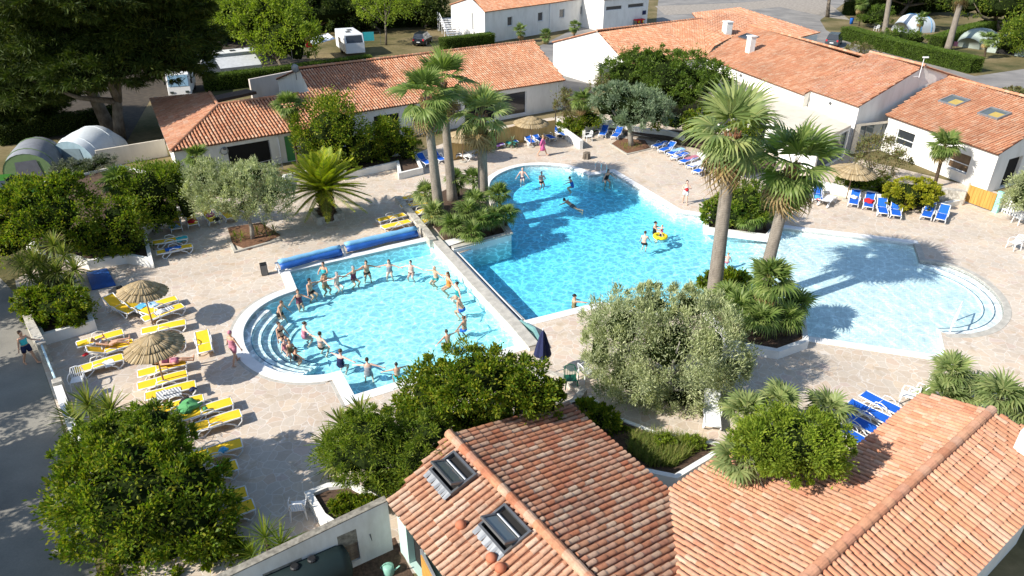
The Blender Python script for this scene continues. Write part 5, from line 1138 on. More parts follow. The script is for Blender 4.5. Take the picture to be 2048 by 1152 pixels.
P, Q = sF.pt(uvF[1][0], uvF[1][1]-.2), sF.pt(uvF[0][0], 0, -.1); f2 = face_out(P, Q, sF.u*(1 if uvF[0][0] > uvF[-1][0] else -1)); L2 = np.linalg.norm((P-Q)[:2]); wall(hf, *f2, 0, [(0, P[2]-.1), (L2, Q[2]-.05)] if np.allclose(f2[0], P) else [(0, Q[2]-.05), (L2, P[2]-.1)], WALL)
m = MB(); c = sG.on(2052, 905); m.box((c[0]+.1, c[1], c[2]+.35), (.75, .75, 1.0), math.atan2(sF.u[1], sF.u[0])); m.build('chimney', WALL, hf, bevel=.03)
# yard wall with shutter on the near left
w0, w1 = at(775, 1003, 2.1), at(430, 1168, 1.75)
yw = empty('yard_wall', w0*np.array((1, 1, 0)), 0, 'white yard wall with a brown shutter and a dark opening by the pump house', 'wall')
p, q = (w1, w0); L2 = np.linalg.norm((w1-w0)[:2])
wall(yw, p, q, 0, [(0, 1.75), (L2, 2.1)], YARDW, [op_px(p, q, (676, 1087), (714, 1070), .25, 1.55, kind='void'), op_px(p, q, (525, 1150), (600, 1100), .3, 1.35, kind='void')])
m = MB(); o_ = op_px(p, q, (676, 1087), (714, 1070), .25, 1.55); d = unit((q-p)[:2]); out = np.array((d[1], -d[0]))
for i in range(9):
    z = .28+i*.142; c = xy(p)+d*(o_['s0']+o_['s1'])/2+out*-.08; m.box((c[0], c[1], z+.06), (o_['s1']-o_['s0']-.03, .05, .13), math.atan2(d[1], d[0]))
m.build('shutter', m_wood('shutter_wood', (.13, .10, .075), (.25, .2, .15)), yw)
m = MB(); m.ribbon([xy(p)-out*.13, xy(q)-out*.13], .24, 1.0, [1.78, 2.13]); m.build('wall_top', plain('mossy_top', (.22, .20, .16), .95, var=.5, sc=7), yw)
tk = empty('oil_tank', at(606, 1192), 0, 'dark green tank with two black caps standing in the yard', 'tank'); c = at(606, 1192); ax = np.array((d[0], d[1], 0)); m = MB(); r_ = .62
pr = [(-1.5, .3), (-1.42, .52), (-1.2, .62), (1.2, .62), (1.42, .52), (1.5, .3)]; m.tube([c+ax*s+np.array((0, 0, .66)) for s, _ in pr], [b for _, b in pr], 18); m.build('tank_body', plain('tank_green', (.006, .017, .017), .65, var=.15), tk, True)
for s in (-.05, .45): m = MB(); m.lathe([(.13, 0), (.13, .06), (.10, .09)], tuple(c+ax*s+np.array((0, 0, 1.26))), 12); m.build('cap', BLACK, tk)
wc = empty('watering_can', at(778, 1146), 0, 'pale green watering can on the dark yard floor', 'watering can'); m = MB(); m.lathe([(.16, 0), (.17, .02), (.17, .30), (.11, .34)], (0, 0, 0), 14); m.build('can_body', MINTG, wc, True, local=True); m = MB(); m.tube([(.15, 0, .1), (.36, 0, .33)], [.03, .02], 6); m.build('spout', MINTG, wc, local=True); m = MB(); m.tube([(-.15, 0, .1), (-.24, 0, .24), (-.1, 0, .42), (.08, 0, .35)], .015, 5); m.build('handle', MINTG, wc, local=True)
m = MB(); m.tube([at(752, 1110, .03), at(740, 1068, 1.1)], .02, 6); tag(m.build('broom_handle', METAL), 'thin grey pole leaning on the white yard wall', 'pole')
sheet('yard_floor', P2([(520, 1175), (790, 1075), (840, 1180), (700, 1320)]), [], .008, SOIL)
# ---------------- pipes, lamps, clock on the walls
def pipe(root, p, z1, r=.05): m = MB(); m.tube([(p[0], p[1], .05), (p[0], p[1], z1)], r, 7); m.build('downpipe', WHITEM, root)
def on(sl, px, inset, out=.06): a = sl.pt(sl.uv(sl.on(*px))[0], inset); return a-sl.nh*out
pipe(hc, on(S3, (1711, 211), .22), 3.7); pipe(h4, on(S4, (1779, 232), .22), 2.7); pipe(hb, on(sB, (1118, 162), .22), 2.7); pipe(hb, on(sB, (836, 206), .22), 2.7); pipe(ha, on(sA, (556, 268), .22), 2.2); pipe(hd, on(SD, (1100, 5), .22), 4.2)
for root, sl, px, z in ((ha, sA, (448, 286), 1.95), (hb, sB, (870, 201), 2.4), (hc, S2, (1480, 142), 3.2), (hc, S3, (1660, 194), 3.4)):
    p = on(sl, px, .22, .1); m = MB(); m.lathe([(.02, -.12), (.11, -.1), (.12, .02), (.05, .1)], (p[0], p[1], z), 10); m.build('wall_lamp', METAL, root, True)
p = on(sA, (445, 284), .22, .04); q = sA.u if sA.u[0] > 0 else -sA.u; m = MB(); n = 18; c = np.array((p[0], p[1], 1.75)); m.add([c+(q*math.cos(6.2832*i/n)+V3(0, 0, 1)*math.sin(6.2832*i/n))*r-sA.nh*d for r, d in ((.24, 0), (.30, .05), (.24, .06)) for i in range(n)], [(j*n+i, j*n+(i+1) % n, (j+1)*n+(i+1) % n, (j+1)*n+i) for j in range(2) for i in range(n)]); m.build('wall_ring', ZINC, ha)
rl = empty('handrail', at(545, 345), 0, 'grey metal handrail beside the annex doorway', 'handrail'); a, b = at(520, 352), at(566, 340); m = MB(); [m.tube([a+V3(0, 0, z), b+V3(0, 0, z)], .022, 6) for z in (.3, .55, .8, 1.0)]; [m.tube([c, c+V3(0, 0, 1.0)], .025, 6) for c in (a, (a+b)/2, b)]; m.build('rails', ZINC, rl)
# ---------------- low walls, planters
def wl_px(name, px, w, h, mat, label, capm=None, cat='wall', closed=False, ztop=None, smooth=0, group=None):
    "pixels trace the wall's TOP edge line at height h"
    P = pxs(px, h); P = spline(P, smooth) if smooth else P
    return boxwall(name, P, w, h, mat, label, cat, group, closed, 0.0, capm)
def bed(name, px, z, mat, h=0.0):
    o = sheet(name, P2(px, z), [], z, mat); return o
wl_px('garden_wall', [(36, 590), (60, 645), (83, 688)], .34, 1.0, STONE, 'weathered white wall edging the path beside the walking woman', None)
wl_px('garden_wall', [(113, 766), (127, 806), (150, 868), (168, 930)], .3, .95, WALL, 'low wall running from the gate pillar down to the near bushes', None)
gp = at(114, 762, 1.05); m = MB(); m.box((gp[0], gp[1], .55), (.36, .36, 1.1), R(35)); tag(m.build('gate_pillar', STONE, bevel=.02), 'grey stone pillar at the lower end of the pale blue gate', 'pillar')
gt = empty('pale_gate', at(86, 692, 0), 0, 'pale blue metal gate between the path and the deck', 'gate'); A_, B_ = at(84, 692, 1.0), at(110, 757, 1.0)
m = MB(); m.ribbon([A_, B_], .05, .1, 1.0); m.build('gate_panel', plain('pale_blue_paint', (.50, .66, .70), .5), gt); m = MB(); m.tube([A_, B_], .045, 6); [m.tube([(q[0], q[1], 0), (q[0], q[1], 1.05)], .04, 6) for q in (A_, B_)]; m.build('gate_frame', MT['pale_blue_paint'], gt)
# planters on the left
def planter(name, px, h, label, soil=SOIL, w=.22, mat=WALL, capm=None, closed=True, inset=None):
    P = pxs(px, h); root = empty(name, (P[0][0], P[0][1], 0), 0, label, 'planter'); m = MB(); m.ribbon(P, w, -.1, h, closed); m.build('planter_wall', mat, root)
    if soil: sheet('soil_bed', [tuple(p[:2]) for p in P], [], h*.72, soil, None, root)
    return root
planter('planter', [(40, 585), (140, 545), (183, 640), (84, 668)], .55, 'white planter holding the lower left shrub and strap-leaved plants')
planter('planter', [(50, 480), (176, 520), (252, 508), (300, 516), (287, 455), (305, 432), (330, 422), (360, 413), (400, 404), (385, 370), (240, 330), (60, 370)], .55, 'long white planter with big shrubs behind the left yellow loungers')
planter('planter', [(690, 346), (795, 322), (800, 345), (843, 335), (828, 305), (690, 318)], .5, 'white planter below the dark round tree and hedge')
wl_px('garden_wall', [(562, 372), (568, 350), (640, 336), (690, 346)], .22, .55, WALL, 'curved white wall behind the feathery date palm')
wl_px('garden_wall', [(1117, 236), (1121, 251), (1163, 281)], .3, .75, WALL, 'bright white wall sloping beside the four blue loungers under the straw parasol')
wl_px('garden_wall', [(1168, 262), (1172, 250), (1222, 241), (1272, 254), (1340, 262), (1368, 272)], .25, .7, WALL, 'long cream wall behind the two blue loungers by the olive', smooth=3)
wl_px('garden_wall', [(1398, 304), (1424, 322), (1450, 336)], .3, .5, WALL, 'short white wall at the head of the blue lounger row')
wl_px('garden_wall', [(1600, 356), (1690, 372), (1752, 385), (1765, 392)], .25, .7, WALL, 'white wall behind the blue loungers below the red-leaved shrub')
wl_px('garden_wall', [(1868, 376), (1900, 378), (1932, 382)], .5, .95, STONE, 'rough stone wall under the white wing beside the wooden gate')
wl_px('garden_wall', [(1880, 408), (1905, 402), (1927, 397)], .3, .35, WALL, 'low white wall leading to the wooden gate')
bed('shrub_bed', [(1180, 255), (1400, 262), (1560, 330), (1500, 345), (1390, 292), (1240, 262)], .3, SOIL)
bed('shrub_bed', [(1608, 362), (1752, 390), (1790, 372), (1870, 372), (1910, 404), (1800, 425), (1740, 400)], .02, SOIL)
bed('shrub_bed', [(1128, 240), (1160, 278), (1196, 262), (1175, 230)], .03, SOIL)
bed('olive_bed', [(465, 488), (497, 500), (562, 470), (520, 445), (455, 455)], .03, BARKCH); wl_px('kerb', [(462, 486), (470, 502), (560, 478)], .15, .1, LEDGE, 'low kerb round the bed of the left olive tree', cat='kerb')
bed('olive_bed', [(1222, 288), (1254, 306), (1300, 296), (1290, 280), (1240, 276)], .03, BARKCH); wl_px('kerb', [(1220, 286), (1254, 308), (1304, 296)], .12, .06, LEDGE, 'thin kerb round the bark bed of the right olive tree', cat='kerb')
dp = at(655, 436); pl = empty('stone_planter', dp, 0, 'square rough stone planter at the foot of the feathery date palm', 'planter'); m = MB(); q = R(30); c = [(dp[0]+1.05*math.cos(q+k*math.pi/2+R(45))*1.41/1.41, dp[1]+1.05*math.sin(q+k*math.pi/2+R(45))) for k in range(4)]; m.ribbon(c, .28, -.1, .5, True); m.build('planter_wall', STONE, pl); sheet('soil_bed', c, [], .4, SOIL, None, pl)
# stone wall between the decks and the pool divider
wl_px('retaining_wall', [(795, 392), (822, 424), (848, 455), (866, 479)], .42, .42, STONE, 'sloping rough stone wall between the yellow loungers and the pools', None)
dv = empty('pool_divider', at(960, 580), 0, 'long grey-capped wall dividing the two pools', 'wall'); L_ = pxs([(868, 474), (955, 568), (1030, 646), (1068, 690)], .3); m = MB(); m.ribbon(L_, .44, -.3, .22); m.build('wall_body', WALL, dv); m = MB(); m.ribbon(L_, .56, .22, .3); m.build('coping', LEDGE, dv)
L2_ = pxs([(911, 505), (1040, 640)], .05); m = MB(); m.ribbon(L2_, .30, -.5, .06); m.build('overflow_channel', COPE, dv); m = MB(); m.ribbon([p+np.array((.02, .01, 0)) for p in L2_], .07, .05, .064); m.build('channel_slot', DARK, dv)
wl_px('garden_wall', [(1040, 640), (1068, 655), (1085, 690)], .12, .3, plain('teal_tiles', (.20, .38, .36), .4), 'teal tiled side of the small pool end wall', None)
ip = empty('palm_island_planter', at(950, 480), 0, 'white planter wall of the palm island facing the large pool', 'planter'); m = MB(); m.ribbon(pxs([(905, 496), (1018, 467), (990, 420), (978, 388)], .3), .26, -1.9, .22); m.build('planter_wall', WALL, ip); m = MB(); m.ribbon(pxs([(905, 494), (1020, 465), (992, 420), (978, 386)], .32), .34, .22, .32); m.build('coping', LEDGE, ip); m = MB(); m.prism(P2([(880, 488), (922, 476), (935, 484), (898, 496)]), .0, .14); m.build('step', COPE, ip)
bed('island_bed', [(858, 440), (900, 494), (1016, 466), (985, 400), (975, 385), (905, 372), (850, 400)], .1, SOIL)
wl_px('garden_wall', [(1412, 441), (1413, 455), (1535, 470), (1552, 452)], .3, .3, COPE, 'white planter wall behind the palms at the narrow part of the large pool')
bed('island_bed', [(1414, 440), (1416, 456), (1535, 470), (1552, 450), (1520, 430), (1440, 420)], .12, SOIL)
wl_px('garden_wall', [(1398, 600), (1460, 680), (1490, 688), (1556, 700), (1612, 680), (1602, 600)], .25, .42, COPE, 'white planter wall round the base of the two tallest palms')
bed('island_bed', [(1398, 598), (1460, 678), (1556, 698), (1612, 678), (1602, 598)], .3, SOIL)
bp = empty('wedge_planter', at(1290, 900), 0, 'long wedge-shaped white planter with grass beside the near roofs', 'planter'); o_ = pxs([(1138, 808), (1210, 890), (1282, 938), (1352, 952), (1452, 892)], .55); m = MB(); m.ribbon(o_, .2, -.1, .55); m.build('planter_wall', WALL, bp); m = MB(); m.ribbon(pxs([(1178, 792), (1235, 835), (1320, 868), (1420, 884), (1452, 890)], .3), .16, -.1, .3); m.build('planter_wall', WALL, bp)
wedge = P2([(1140, 806), (1212, 884), (1284, 932), (1350, 945), (1448, 888), (1320, 868), (1235, 835), (1178, 795)], .25); sheet('soil_bed', wedge, [], .25, SOIL, None, bp)
planter('planter', [(617, 985), (645, 1030), (668, 1046), (760, 1000), (700, 965), (655, 970)], .5, 'small white planter beside the single white chair near the yard wall')
wl_px('garden_wall', [(1062, 735), (1120, 750), (1165, 780), (1150, 800), (1125, 812)], .3, .25, STONE, 'low broken stone edging by the green plastic chair')
wl_px('bamboo_fence', [(900, 285), (960, 268), (1030, 252), (1110, 240)], .06, 1.5, m_wood('bamboo', (.40, .25, .08), (.60, .42, .17)), 'yellow bamboo screen behind the upper blue loungers', cat='fence')
for i, (a, b, l) in enumerate(((992, 300, 'left'), (1056, 286, 'middle'), (1110, 272, 'right'))):
    c = at(a, b-4); m = MB(); m.tube([c, c+np.array((0, 0, 2.1))], .05, 6); tag(m.build('fence_post', plain('dark_post', (.05, .035, .025), .8)), f'dark wooden post of the bamboo screen, {l} one of three', 'post', 'posts of the bamboo screen')
# wooden gate on the right
wg = empty('wooden_gate', at(1955, 412), 0, 'orange wooden gate with a mint green post by the white wing', 'gate'); a, b = at(1927, 404), at(1982, 424); m = MB(); n_ = 9
for i in range(n_): c = a+(b-a)*(i+.5)/n_; m.box((c[0], c[1], .68), (np.linalg.norm(b-a)/n_-.012, .05, 1.15), math.atan2(*(b-a)[1::-1]))
m.build('planks', m_wood('gate_wood', (.40, .20, .04), (.58, .34, .09)), wg); m = MB(); m.box((a[0], a[1], .7), (.14, .14, 1.4)); m.build('post', CREAM, wg); m = MB(); m.box((b[0]+.2, b[1]-.05, .72), (.34, .2, 1.44), math.atan2(*(b-a)[1::-1])); m.build('post', plain('mint_paint', (.33, .70, .60), .5), wg)
wg2 = empty('white_gate', at(2005, 425), 0, 'white slatted gate partly hidden by the right edge olive', 'gate'); a, b = at(2003, 424), at(2062, 446); m = MB()
for i in range(12): c = a+(b-a)*i/11; m.box((c[0], c[1], .6), (.1, .05, 1.2), math.atan2(*(b-a)[1::-1]))
m.ribbon([a, b], .06, .2, .3); m.ribbon([a, b], .06, 1.0, 1.1); m.build('slats', WHITEM, wg2)
# rail in the paddling pool, ladder
hr = empty('handrail', at(1897, 668), 0, 'white handrail over the steps of the paddling pool', 'handrail'); a = at(1898, 668); b = at(1912, 640, -.3); m = MB(); m.tube([a, (a[0], a[1], .85), (b[0], b[1], .75), (b[0], b[1], -.3)], .035, 8); m.build('rail', WHITEM, hr)
ld = empty('pool_ladder', at(1204, 343), 0, 'white steel ladder where the dark-suited woman climbs out of the large pool', 'ladder')
for s in (-.22, .22):
    c = at(1204, 346)+np.array((s*.9, -s*.4, 0)); o_ = np.array((-.35, .45, 0)); m = MB(); m.tube([c+o_*.8, c+o_*.8+np.array((0, 0, .6)), c+o_*.3+np.array((0, 0, .85)), c-o_*.3+np.array((0, 0, .7)), c-o_*.3+np.array((0, 0, -.9))], .025, 7); m.build('rail', CHROME, ld)
m = MB(); c = at(1204, 346)+np.array((.1, -.13, 0)); [m.box((c[0], c[1], z), (.4, .08, .03), R(-24)) for z in (-.1, -.35, -.6)]; m.build('rungs', CHROME, ld)
# ---------------- loungers
def make_lounger(fab, back):
    "head at -X, feet at +X; back = raise of the backrest in degrees"
    root = empty('sun_lounger'); L, Wd, Z = 1.92, .66, .33; hx = -.22; ca, sa = math.cos(R(back)), math.sin(R(back))
    def P(x, dz=0.0):
        if x >= hx: return (x, Z+dz+(.03*math.sin((x-hx)*2.2)))
        d = hx-x; return (hx-d*ca-sa*dz, Z+d*sa+ca*dz)
    xs = [-.94, -.7, -.45, -.22, 0, .3, .6, .85, .96]
    for w, nm, mt, th in ((.27, 'sling', fab, .018),):
        m = MB(); T = [P(x, .012) for x in xs]; Bt = [P(x, -.012) for x in xs]; n = len(xs)
        vs = [(x, s*w, z) for (x, z) in T for s in (-1, 1)]+[(x, s*w, z) for (x, z) in Bt for s in (-1, 1)]
        fs = [(2*i, 2*i+2, 2*i+3, 2*i+1) for i in range(n-1)]+[(2*n+2*i, 2*n+2*i+1, 2*n+2*i+3, 2*n+2*i+2) for i in range(n-1)]+[(2*i, 2*n+2*i, 2*n+2*i+2, 2*i+2) for i in range(n-1)]+[(2*i+1, 2*i+3, 2*n+2*i+3, 2*n+2*i+1) for i in range(n-1)]+[(0, 1, 2*n+1, 2*n), (2*n-2, 4*n-2, 4*n-1, 2*n-1)]
        m.add(vs, fs); m.build(nm, mt, root, local=True)
    m = MB()
    for s in (-1, 1):
        m.tube([(P(x)[0], s*.29, P(x)[1]) for x in xs], [(.028, .035)]*len(xs), 6)
    for x in (-.95, .965, hx): m.tube([(P(x)[0], -.29, P(x)[1]-.005), (P(x)[0], .29, P(x)[1]-.005)], .028, 6)
    m.build('frame', PLAST, root, True, local=True)
    for s in (-1, 1):
        m = MB(); m.tube([(.94, s*.30, Z+.02), (.92, s*.315, .20), (.74, s*.32, .02), (.62, s*.32, .02)], [.026, .032, .034, .03], 7); m.tube([(.70, s*.32, .03), (.58, s*.31, .16), (.28, s*.30, Z-.02)], [.03, .03, .024], 6); m.build('leg', PLAST, root, True, local=True)
        m = MB(); m.tube([(-.60, s*.315, Z-.04), (-.72, s*.32, .14), (-.66, s*.32, .02), (-.52, s*.32, .02), (-.34, s*.31, .16), (-.18, s*.30, Z-.02)], [.026, .032, .034, .03, .03, .024], 7); m.build('leg', PLAST, root, True, local=True)
        m = MB(); m.tube([(-.60, s*.315, Z-.02), (-.2, s*.315, Z-.02), (.3, s*.31, Z-.03)], .025, 6); m.build('side_rail', PLAST, root, True, local=True)
        m = MB(); m.tube([(-.30, s*.335, Z), (-.24, s*.35, Z+.17), (-.02, s*.355, Z+.21), (.2, s*.35, Z+.14), (.27, s*.335, Z)], .022, 6); m.build('armrest', PLAST, root, True, local=True)
    return root
PROTO = {}
def lounger(col, back, hd, ft, label, group=None, z=.33, flip_=False):
    k = (col, back); a, b = at(*hd, z+(.15 if back > 20 else 0)), at(*ft, z); c = (a+b)/2; rz = math.atan2(b[1]-a[1], b[0]-a[0]); g = group or {'y': 'yellow sun loungers', 'b': 'blue sun loungers', 'w': 'white sun loungers'}[col]
    if k not in PROTO:
        r = make_lounger({'y': YEL, 'b': BLU, 'w': PLAST}[col], back); r.location = (c[0], c[1], 0); r.rotation_euler = (0, 0, rz); tag(r, label, 'sun lounger', g); PROTO[k] = r; return r
    return dup(PROTO[k], (c[0], c[1], 0), rz, label, g)
Y = 'y'; Bq = 'b'
for back, hd, ft, lab in [
    (0, (284, 663), (370, 645), 'yellow lounger at the foot of the upper straw parasol pole'),
    (0, (411, 703), (403, 663), 'yellow lounger standing alone and pointing at the camera, nearest the curved steps'),
    (0, (282, 706), (366, 683), 'yellow lounger mostly hidden behind the lower straw parasol'),
    (0, (277, 748), (370, 724), 'yellow lounger under the lower straw parasol with the pink sunbather'),
    (0, (277, 773), (372, 748), 'empty yellow lounger just below the pink sunbather'),
    (0, (296, 792), (385, 770), 'yellow lounger with a grey striped towel spread on it'),
    (0, (312, 822), (398, 799), 'yellow lounger piled with green clothes behind the bush'),
    (0, (363, 834), (463, 803), 'yellow lounger with a small green ball on it'),
    (0, (378, 859), (481, 827), 'yellow lounger with leaf shadows, lowest of the sunny pair'),
    (0, (380, 917), (476, 888), 'yellow lounger in bush shade with a small blue thing on it'),
    (0, (372, 966), (462, 934), 'shaded yellow lounger with a bright lime item, half under the bush'),
    (0, (392, 1018), (474, 990), 'yellow lounger whose end peeks out of the big near bush'),
    (0, (406, 1048), (488, 1016), 'lowest yellow lounger, almost wholly behind the big near bush'),
    (0, (153, 690), (246, 664), 'yellow lounger behind the reclining person in the hat'),
    (28, (172, 706), (266, 684), 'yellow lounger with the person in the straw hat on it'),
    (0, (147, 742), (246, 714), 'half shaded yellow lounger with a folded towel near the gate'),
    (40, (217, 601), (262, 622), 'yellow lounger with raised back and a black garment over it'),
    (35, (256, 604), (304, 624), 'yellow lounger draped in blue towels below the upper straw parasol'),
    (0, (288, 616), (338, 601), 'short visible yellow lounger end beside the upper straw parasol'),
    (0, (300, 634), (352, 616), 'yellow lounger with a white striped towel by the upper parasol pole'),
    (38, (346, 428), (354, 462), 'shaded yellow lounger with pink and blue towels beside the white chair'),
    (38, (378, 422), (388, 452), 'shaded yellow lounger holding a red bag'),
    (38, (407, 418), (432, 446), 'yellow lounger with a pink towel and a black bag'),
    (30, (440, 412), (464, 438), 'sunlit yellow lounger behind the left olive trunk'),
    (0, (303, 486), (376, 475), 'yellow lounger with a turquoise towel over its end'),
    (0, (311, 506), (386, 491), 'yellow lounger with a crumpled blue towel in the middle'),
    (0, (815, 427), (750, 443), 'yellow lounger left of the stone wall, farther from the pool cover'),
    (0, (825, 440), (760, 457), 'yellow lounger half behind the blue pool cover roll'),
    (0, (800, 398), (842, 390), 'yellow lounger farthest up behind the stone wall'),
    (0, (808, 412), (850, 406), 'second yellow lounger down behind the stone wall'),
    (0, (824, 428), (866, 417), 'third yellow lounger down behind the stone wall'),
    (0, (838, 446), (876, 432), 'yellow lounger behind the stone wall nearest the palm trunks'),
    (0, (905, 838), (955, 822), 'yellow lounger glimpsed through the near glossy tree')]:
    lounger(Y, back, hd, ft, lab)
for back, hd, ft, lab in [
    (30, (834, 308), (862, 330), 'dark shaded blue lounger beside the white planter left of the palms'),
    (30, (862, 302), (888, 322), 'shaded blue lounger just behind the left palm trunk'),
    (30, (900, 292), (922, 312), 'blue lounger with the bare-shouldered person sitting on it'),
    (0, (926, 284), (946, 290), 'blue lounger under the left upper straw parasol'),
    (30, (984, 272), (1006, 292), 'blue lounger with a purple towel hanging off its side'),
    (30, (1008, 266), (1036, 288), 'blue lounger with a teal towel hanging off its side'),
    (30, (1049, 267), (1068, 288), 'blue lounger half hidden by the pole of the right upper parasol'),
    (30, (1059, 263), (1092, 287), 'second of the four sunlit blue loungers under the right upper parasol'),
    (30, (1080, 259), (1112, 280), 'third of the four sunlit blue loungers, with a black bag at its foot'),
    (30, (1101, 255), (1136, 272), 'blue lounger nearest the bright sloping white wall'),
    (35, (1213, 252), (1202, 273), 'left blue lounger of the pair beside the right olive trunk'),
    (35, (1242, 257), (1227, 275), 'right blue lounger of the pair, touching the olive trunk'),
    (0, (1340, 281), (1304, 295), 'dark shaded blue lounger at the top of the slanting row'),
    (30, (1352, 286), (1318, 303), 'second blue lounger down the slanting row, half in shade'),
    (0, (1374, 295), (1331, 311), 'blue lounger with a pale blue towel in the slanting row'),
    (0, (1378, 303), (1342, 318), 'blue lounger with white clothes in the slanting row'),
    (0, (1398, 311), (1356, 327), 'blue lounger with a pink towel in the slanting row'),
    (0, (1414, 320), (1372, 336), 'blue lounger covered by a white towel in the slanting row'),
    (0, (1422, 331), (1388, 345), 'lowest blue lounger of the slanting row beside the palm skirt'),
    (38, (1604, 370), (1609, 399), 'blue lounger just right of the big palm trunk'),
    (38, (1634, 374), (1637, 401), 'blue lounger with a sky blue towel under the hanging palm leaf'),
    (38, (1712, 383), (1706, 411), 'blue lounger with white clothes in front of the red-leaved shrub'),
    (38, (1741, 389), (1736, 416), 'blue lounger with red clothes on it'),
    (38, (1762, 399), (1768, 430), 'empty blue lounger beside the one with red clothes'),
    (38, (1791, 404), (1793, 434), 'empty blue lounger in front of the bright green bush'),
    (38, (1863, 408), (1851, 437), 'left blue lounger of the pair by the wooden gate'),
    (38, (1891, 413), (1879, 442), 'right blue lounger of the pair by the wooden gate'),
    (0, (1742, 795), (1800, 825), 'blue lounger nearest the white chairs by the pale near roof'),
    (0, (1714, 811), (1776, 842), 'middle blue lounger of the three by the pale near roof'),
    (0, (1690, 829), (1750, 862), 'blue lounger of the near three that touches the round bush'),
    (0, (1664, 848), (1722, 882), 'blue lounger almost hidden between the round bush and the roof')]:
    lounger(Bq, back, hd, ft, lab)
lounger('w', 30, (912, 303), (938, 312), 'flat white lounger under the left upper straw parasol'); lounger('w', 38, (958, 290), (936, 306), 'white lounger with raised back beside the palm with a dry skirt')
lounger('w', 38, (1424, 800), (1425, 838), 'white bare lounger in the tree shade by the wedge planter'); lounger('w', 20, (1648, 404), (1660, 396), 'white lounger tucked behind the hanging palm leaf')
# ---------------- chairs
def make_chair(mat):
    root = empty('plastic_armchair'); m = MB(); m.box((0, 0, .42), (.46, .46, .03)); m.build('seat', mat, root, local=True, bevel=.01)
    m = MB(); t = R(12)
    for i in range(6): y = -.19+.076*i; m.tube([(-.22, y*.95, .43), (-.29, y, .66), (-.33, y*1.05, .84-.9*y*y)], [(.012, .024)]*3, 5)
    m.tube([(-.22, -.24, .43), (-.29, -.25, .66), (-.33, -.19, .83), (-.345, 0, .87), (-.33, .19, .83), (-.29, .25, .66), (-.22, .24, .43)], .022, 6); m.build('backrest', mat, root, local=True)
    for s in (-1, 1):
        m = MB(); m.tube([(-.28, s*.26, .62), (0, s*.29, .65), (.22, s*.28, .63), (.25, s*.27, .40)], [(.016, .03)]*4, 6); m.build('armrest', mat, root, local=True)
        for x in (-.24, .24): m = MB(); m.tube([(x, s*.23, .42), (x*1.12, s*.265, 0)], [.035, .022], 6); m.build('leg', mat, root, local=True)
    return root
CP = {}
def chair(mat, px, rz, label, g='white plastic armchairs', z=0.0):
    c = at(*px, z)
    if mat.name not in CP: r = make_chair(mat); r.location = c; r.rotation_euler = (0, 0, R(rz)); CP[mat.name] = r; return tag(r, label, 'chair', g)
    return dup(CP[mat.name], c, R(rz), label, g)
for px, rz, l in (((313, 458), -40, 'white chair with dark things on its seat by the shaded yellow loungers'), ((600, 1030), 100, 'white chair alone in the shade near the yard wall'), ((1176, 282), 200, 'white chair beside the small fan palm and the white wall'), ((2036, 448), 190, 'white chair near the right edge, next to the white gate'), ((2026, 498), 195, 'white chair with its back to the camera at the right edge'), ((2062, 520), 190, 'white chair cut off by the right edge below the other two'), ((160, 775), -70, 'white chair behind the strap-leaved plant by the gate pillar'), ((1172, 758), 30, 'tilted white chair half hidden by the big olive'), ((1812, 806), 150, 'white chair on the left of the heap by the pale near roof'), ((1832, 800), 120, 'white chair on the right of the heap by the pale near roof'), ((892, 50), 20, 'white chair under the outside stairs'), ((1752, 62), 200, 'white chair beside a tall trunk at the upper right campsite')):
    chair(PLAST, px, rz, l)
chair(GREENP, (1141, 772), -85, 'dark green plastic chair on the stone edging', 'green plastic chairs', .1)
# ---------------- parasols
def make_parasol(rr, tilt):
    root = empty('straw_parasol'); m = MB(); m.tube([(0, 0, 0), (0, 0, 2.55)], .035, 8); m.build('pole', POLE, root, True, local=True)
    M = Matrix.Rotation(R(tilt), 3, 'X')
    for k, (r0, r1, z0, z1) in enumerate(((.0, rr, 2.46, 2.0), (.0, rr*.68, 2.53, 2.22), (.0, rr*.40, 2.60, 2.38))):
        V = []; n = int(150*r1/1.2)
        for i in range(n):
            a = 2*math.pi*i/n; da = math.pi/n*1.25; re = r1*NR.uniform(.95, 1.04); zz = NR.uniform(-.015, .015); c = []
            for t in (0, .35, .7, 1.0):
                r = .02+(re-.02)*t; z = z0+(z1-z0)*t**1.15+zz*t
                c.append(tuple(tuple(M @ Vector((r*math.cos(a+s), r*math.sin(a+s), z-2.3)) + Vector((0, 0, 2.3))) for s in (-da, da)))
            V.append(c)
        o = grid_mesh('thatch_tier', np.array(V), STRAW, root)
        s = o.modifiers.new('s', 'SOLIDIFY'); s.thickness = .03; s.offset = 1
    m = MB()
    for i in range(8): a = i*math.pi/4; m.tube([(0, 0, 2.5), tuple(M @ Vector((rr*.9*math.cos(a), rr*.9*math.sin(a), -.30)) + Vector((0, 0, 2.3)))], .012, 5)
    m.build('ribs', POLE, root, local=True); m = MB(); m.lathe([(.26, 0), (.26, .06), (.05, .08)], (0, 0, 0), 12); m.build('base', LEDGE, root, local=True)
    return root
for i, (px, rr, az, tl, l) in enumerate((((308, 656), 1.10, R(-60), -7, 'upper straw parasol on the left, shading blue towels'), ((331, 774), 1.18, R(120), -3, 'lower straw parasol on the left, over the pink sunbather'), ((926, 324), 1.45, 0, 2, 'left straw parasol of the upper pair behind the palms'), ((1062, 294), 1.45, R(40), 2, 'right straw parasol of the upper pair above the blue loungers'), ((1450, 358), 1.35, R(90), 3, 'straw parasol half hidden by the skirt of the tallest palm'), ((1692, 400), 1.5, R(10), 3, 'straw parasol half hidden behind the right palm leaves'))):
    r = make_parasol(rr, tl); r.location = at(*px); r.rotation_euler = (0, 0, az); tag(r, l, 'parasol', 'straw parasols')
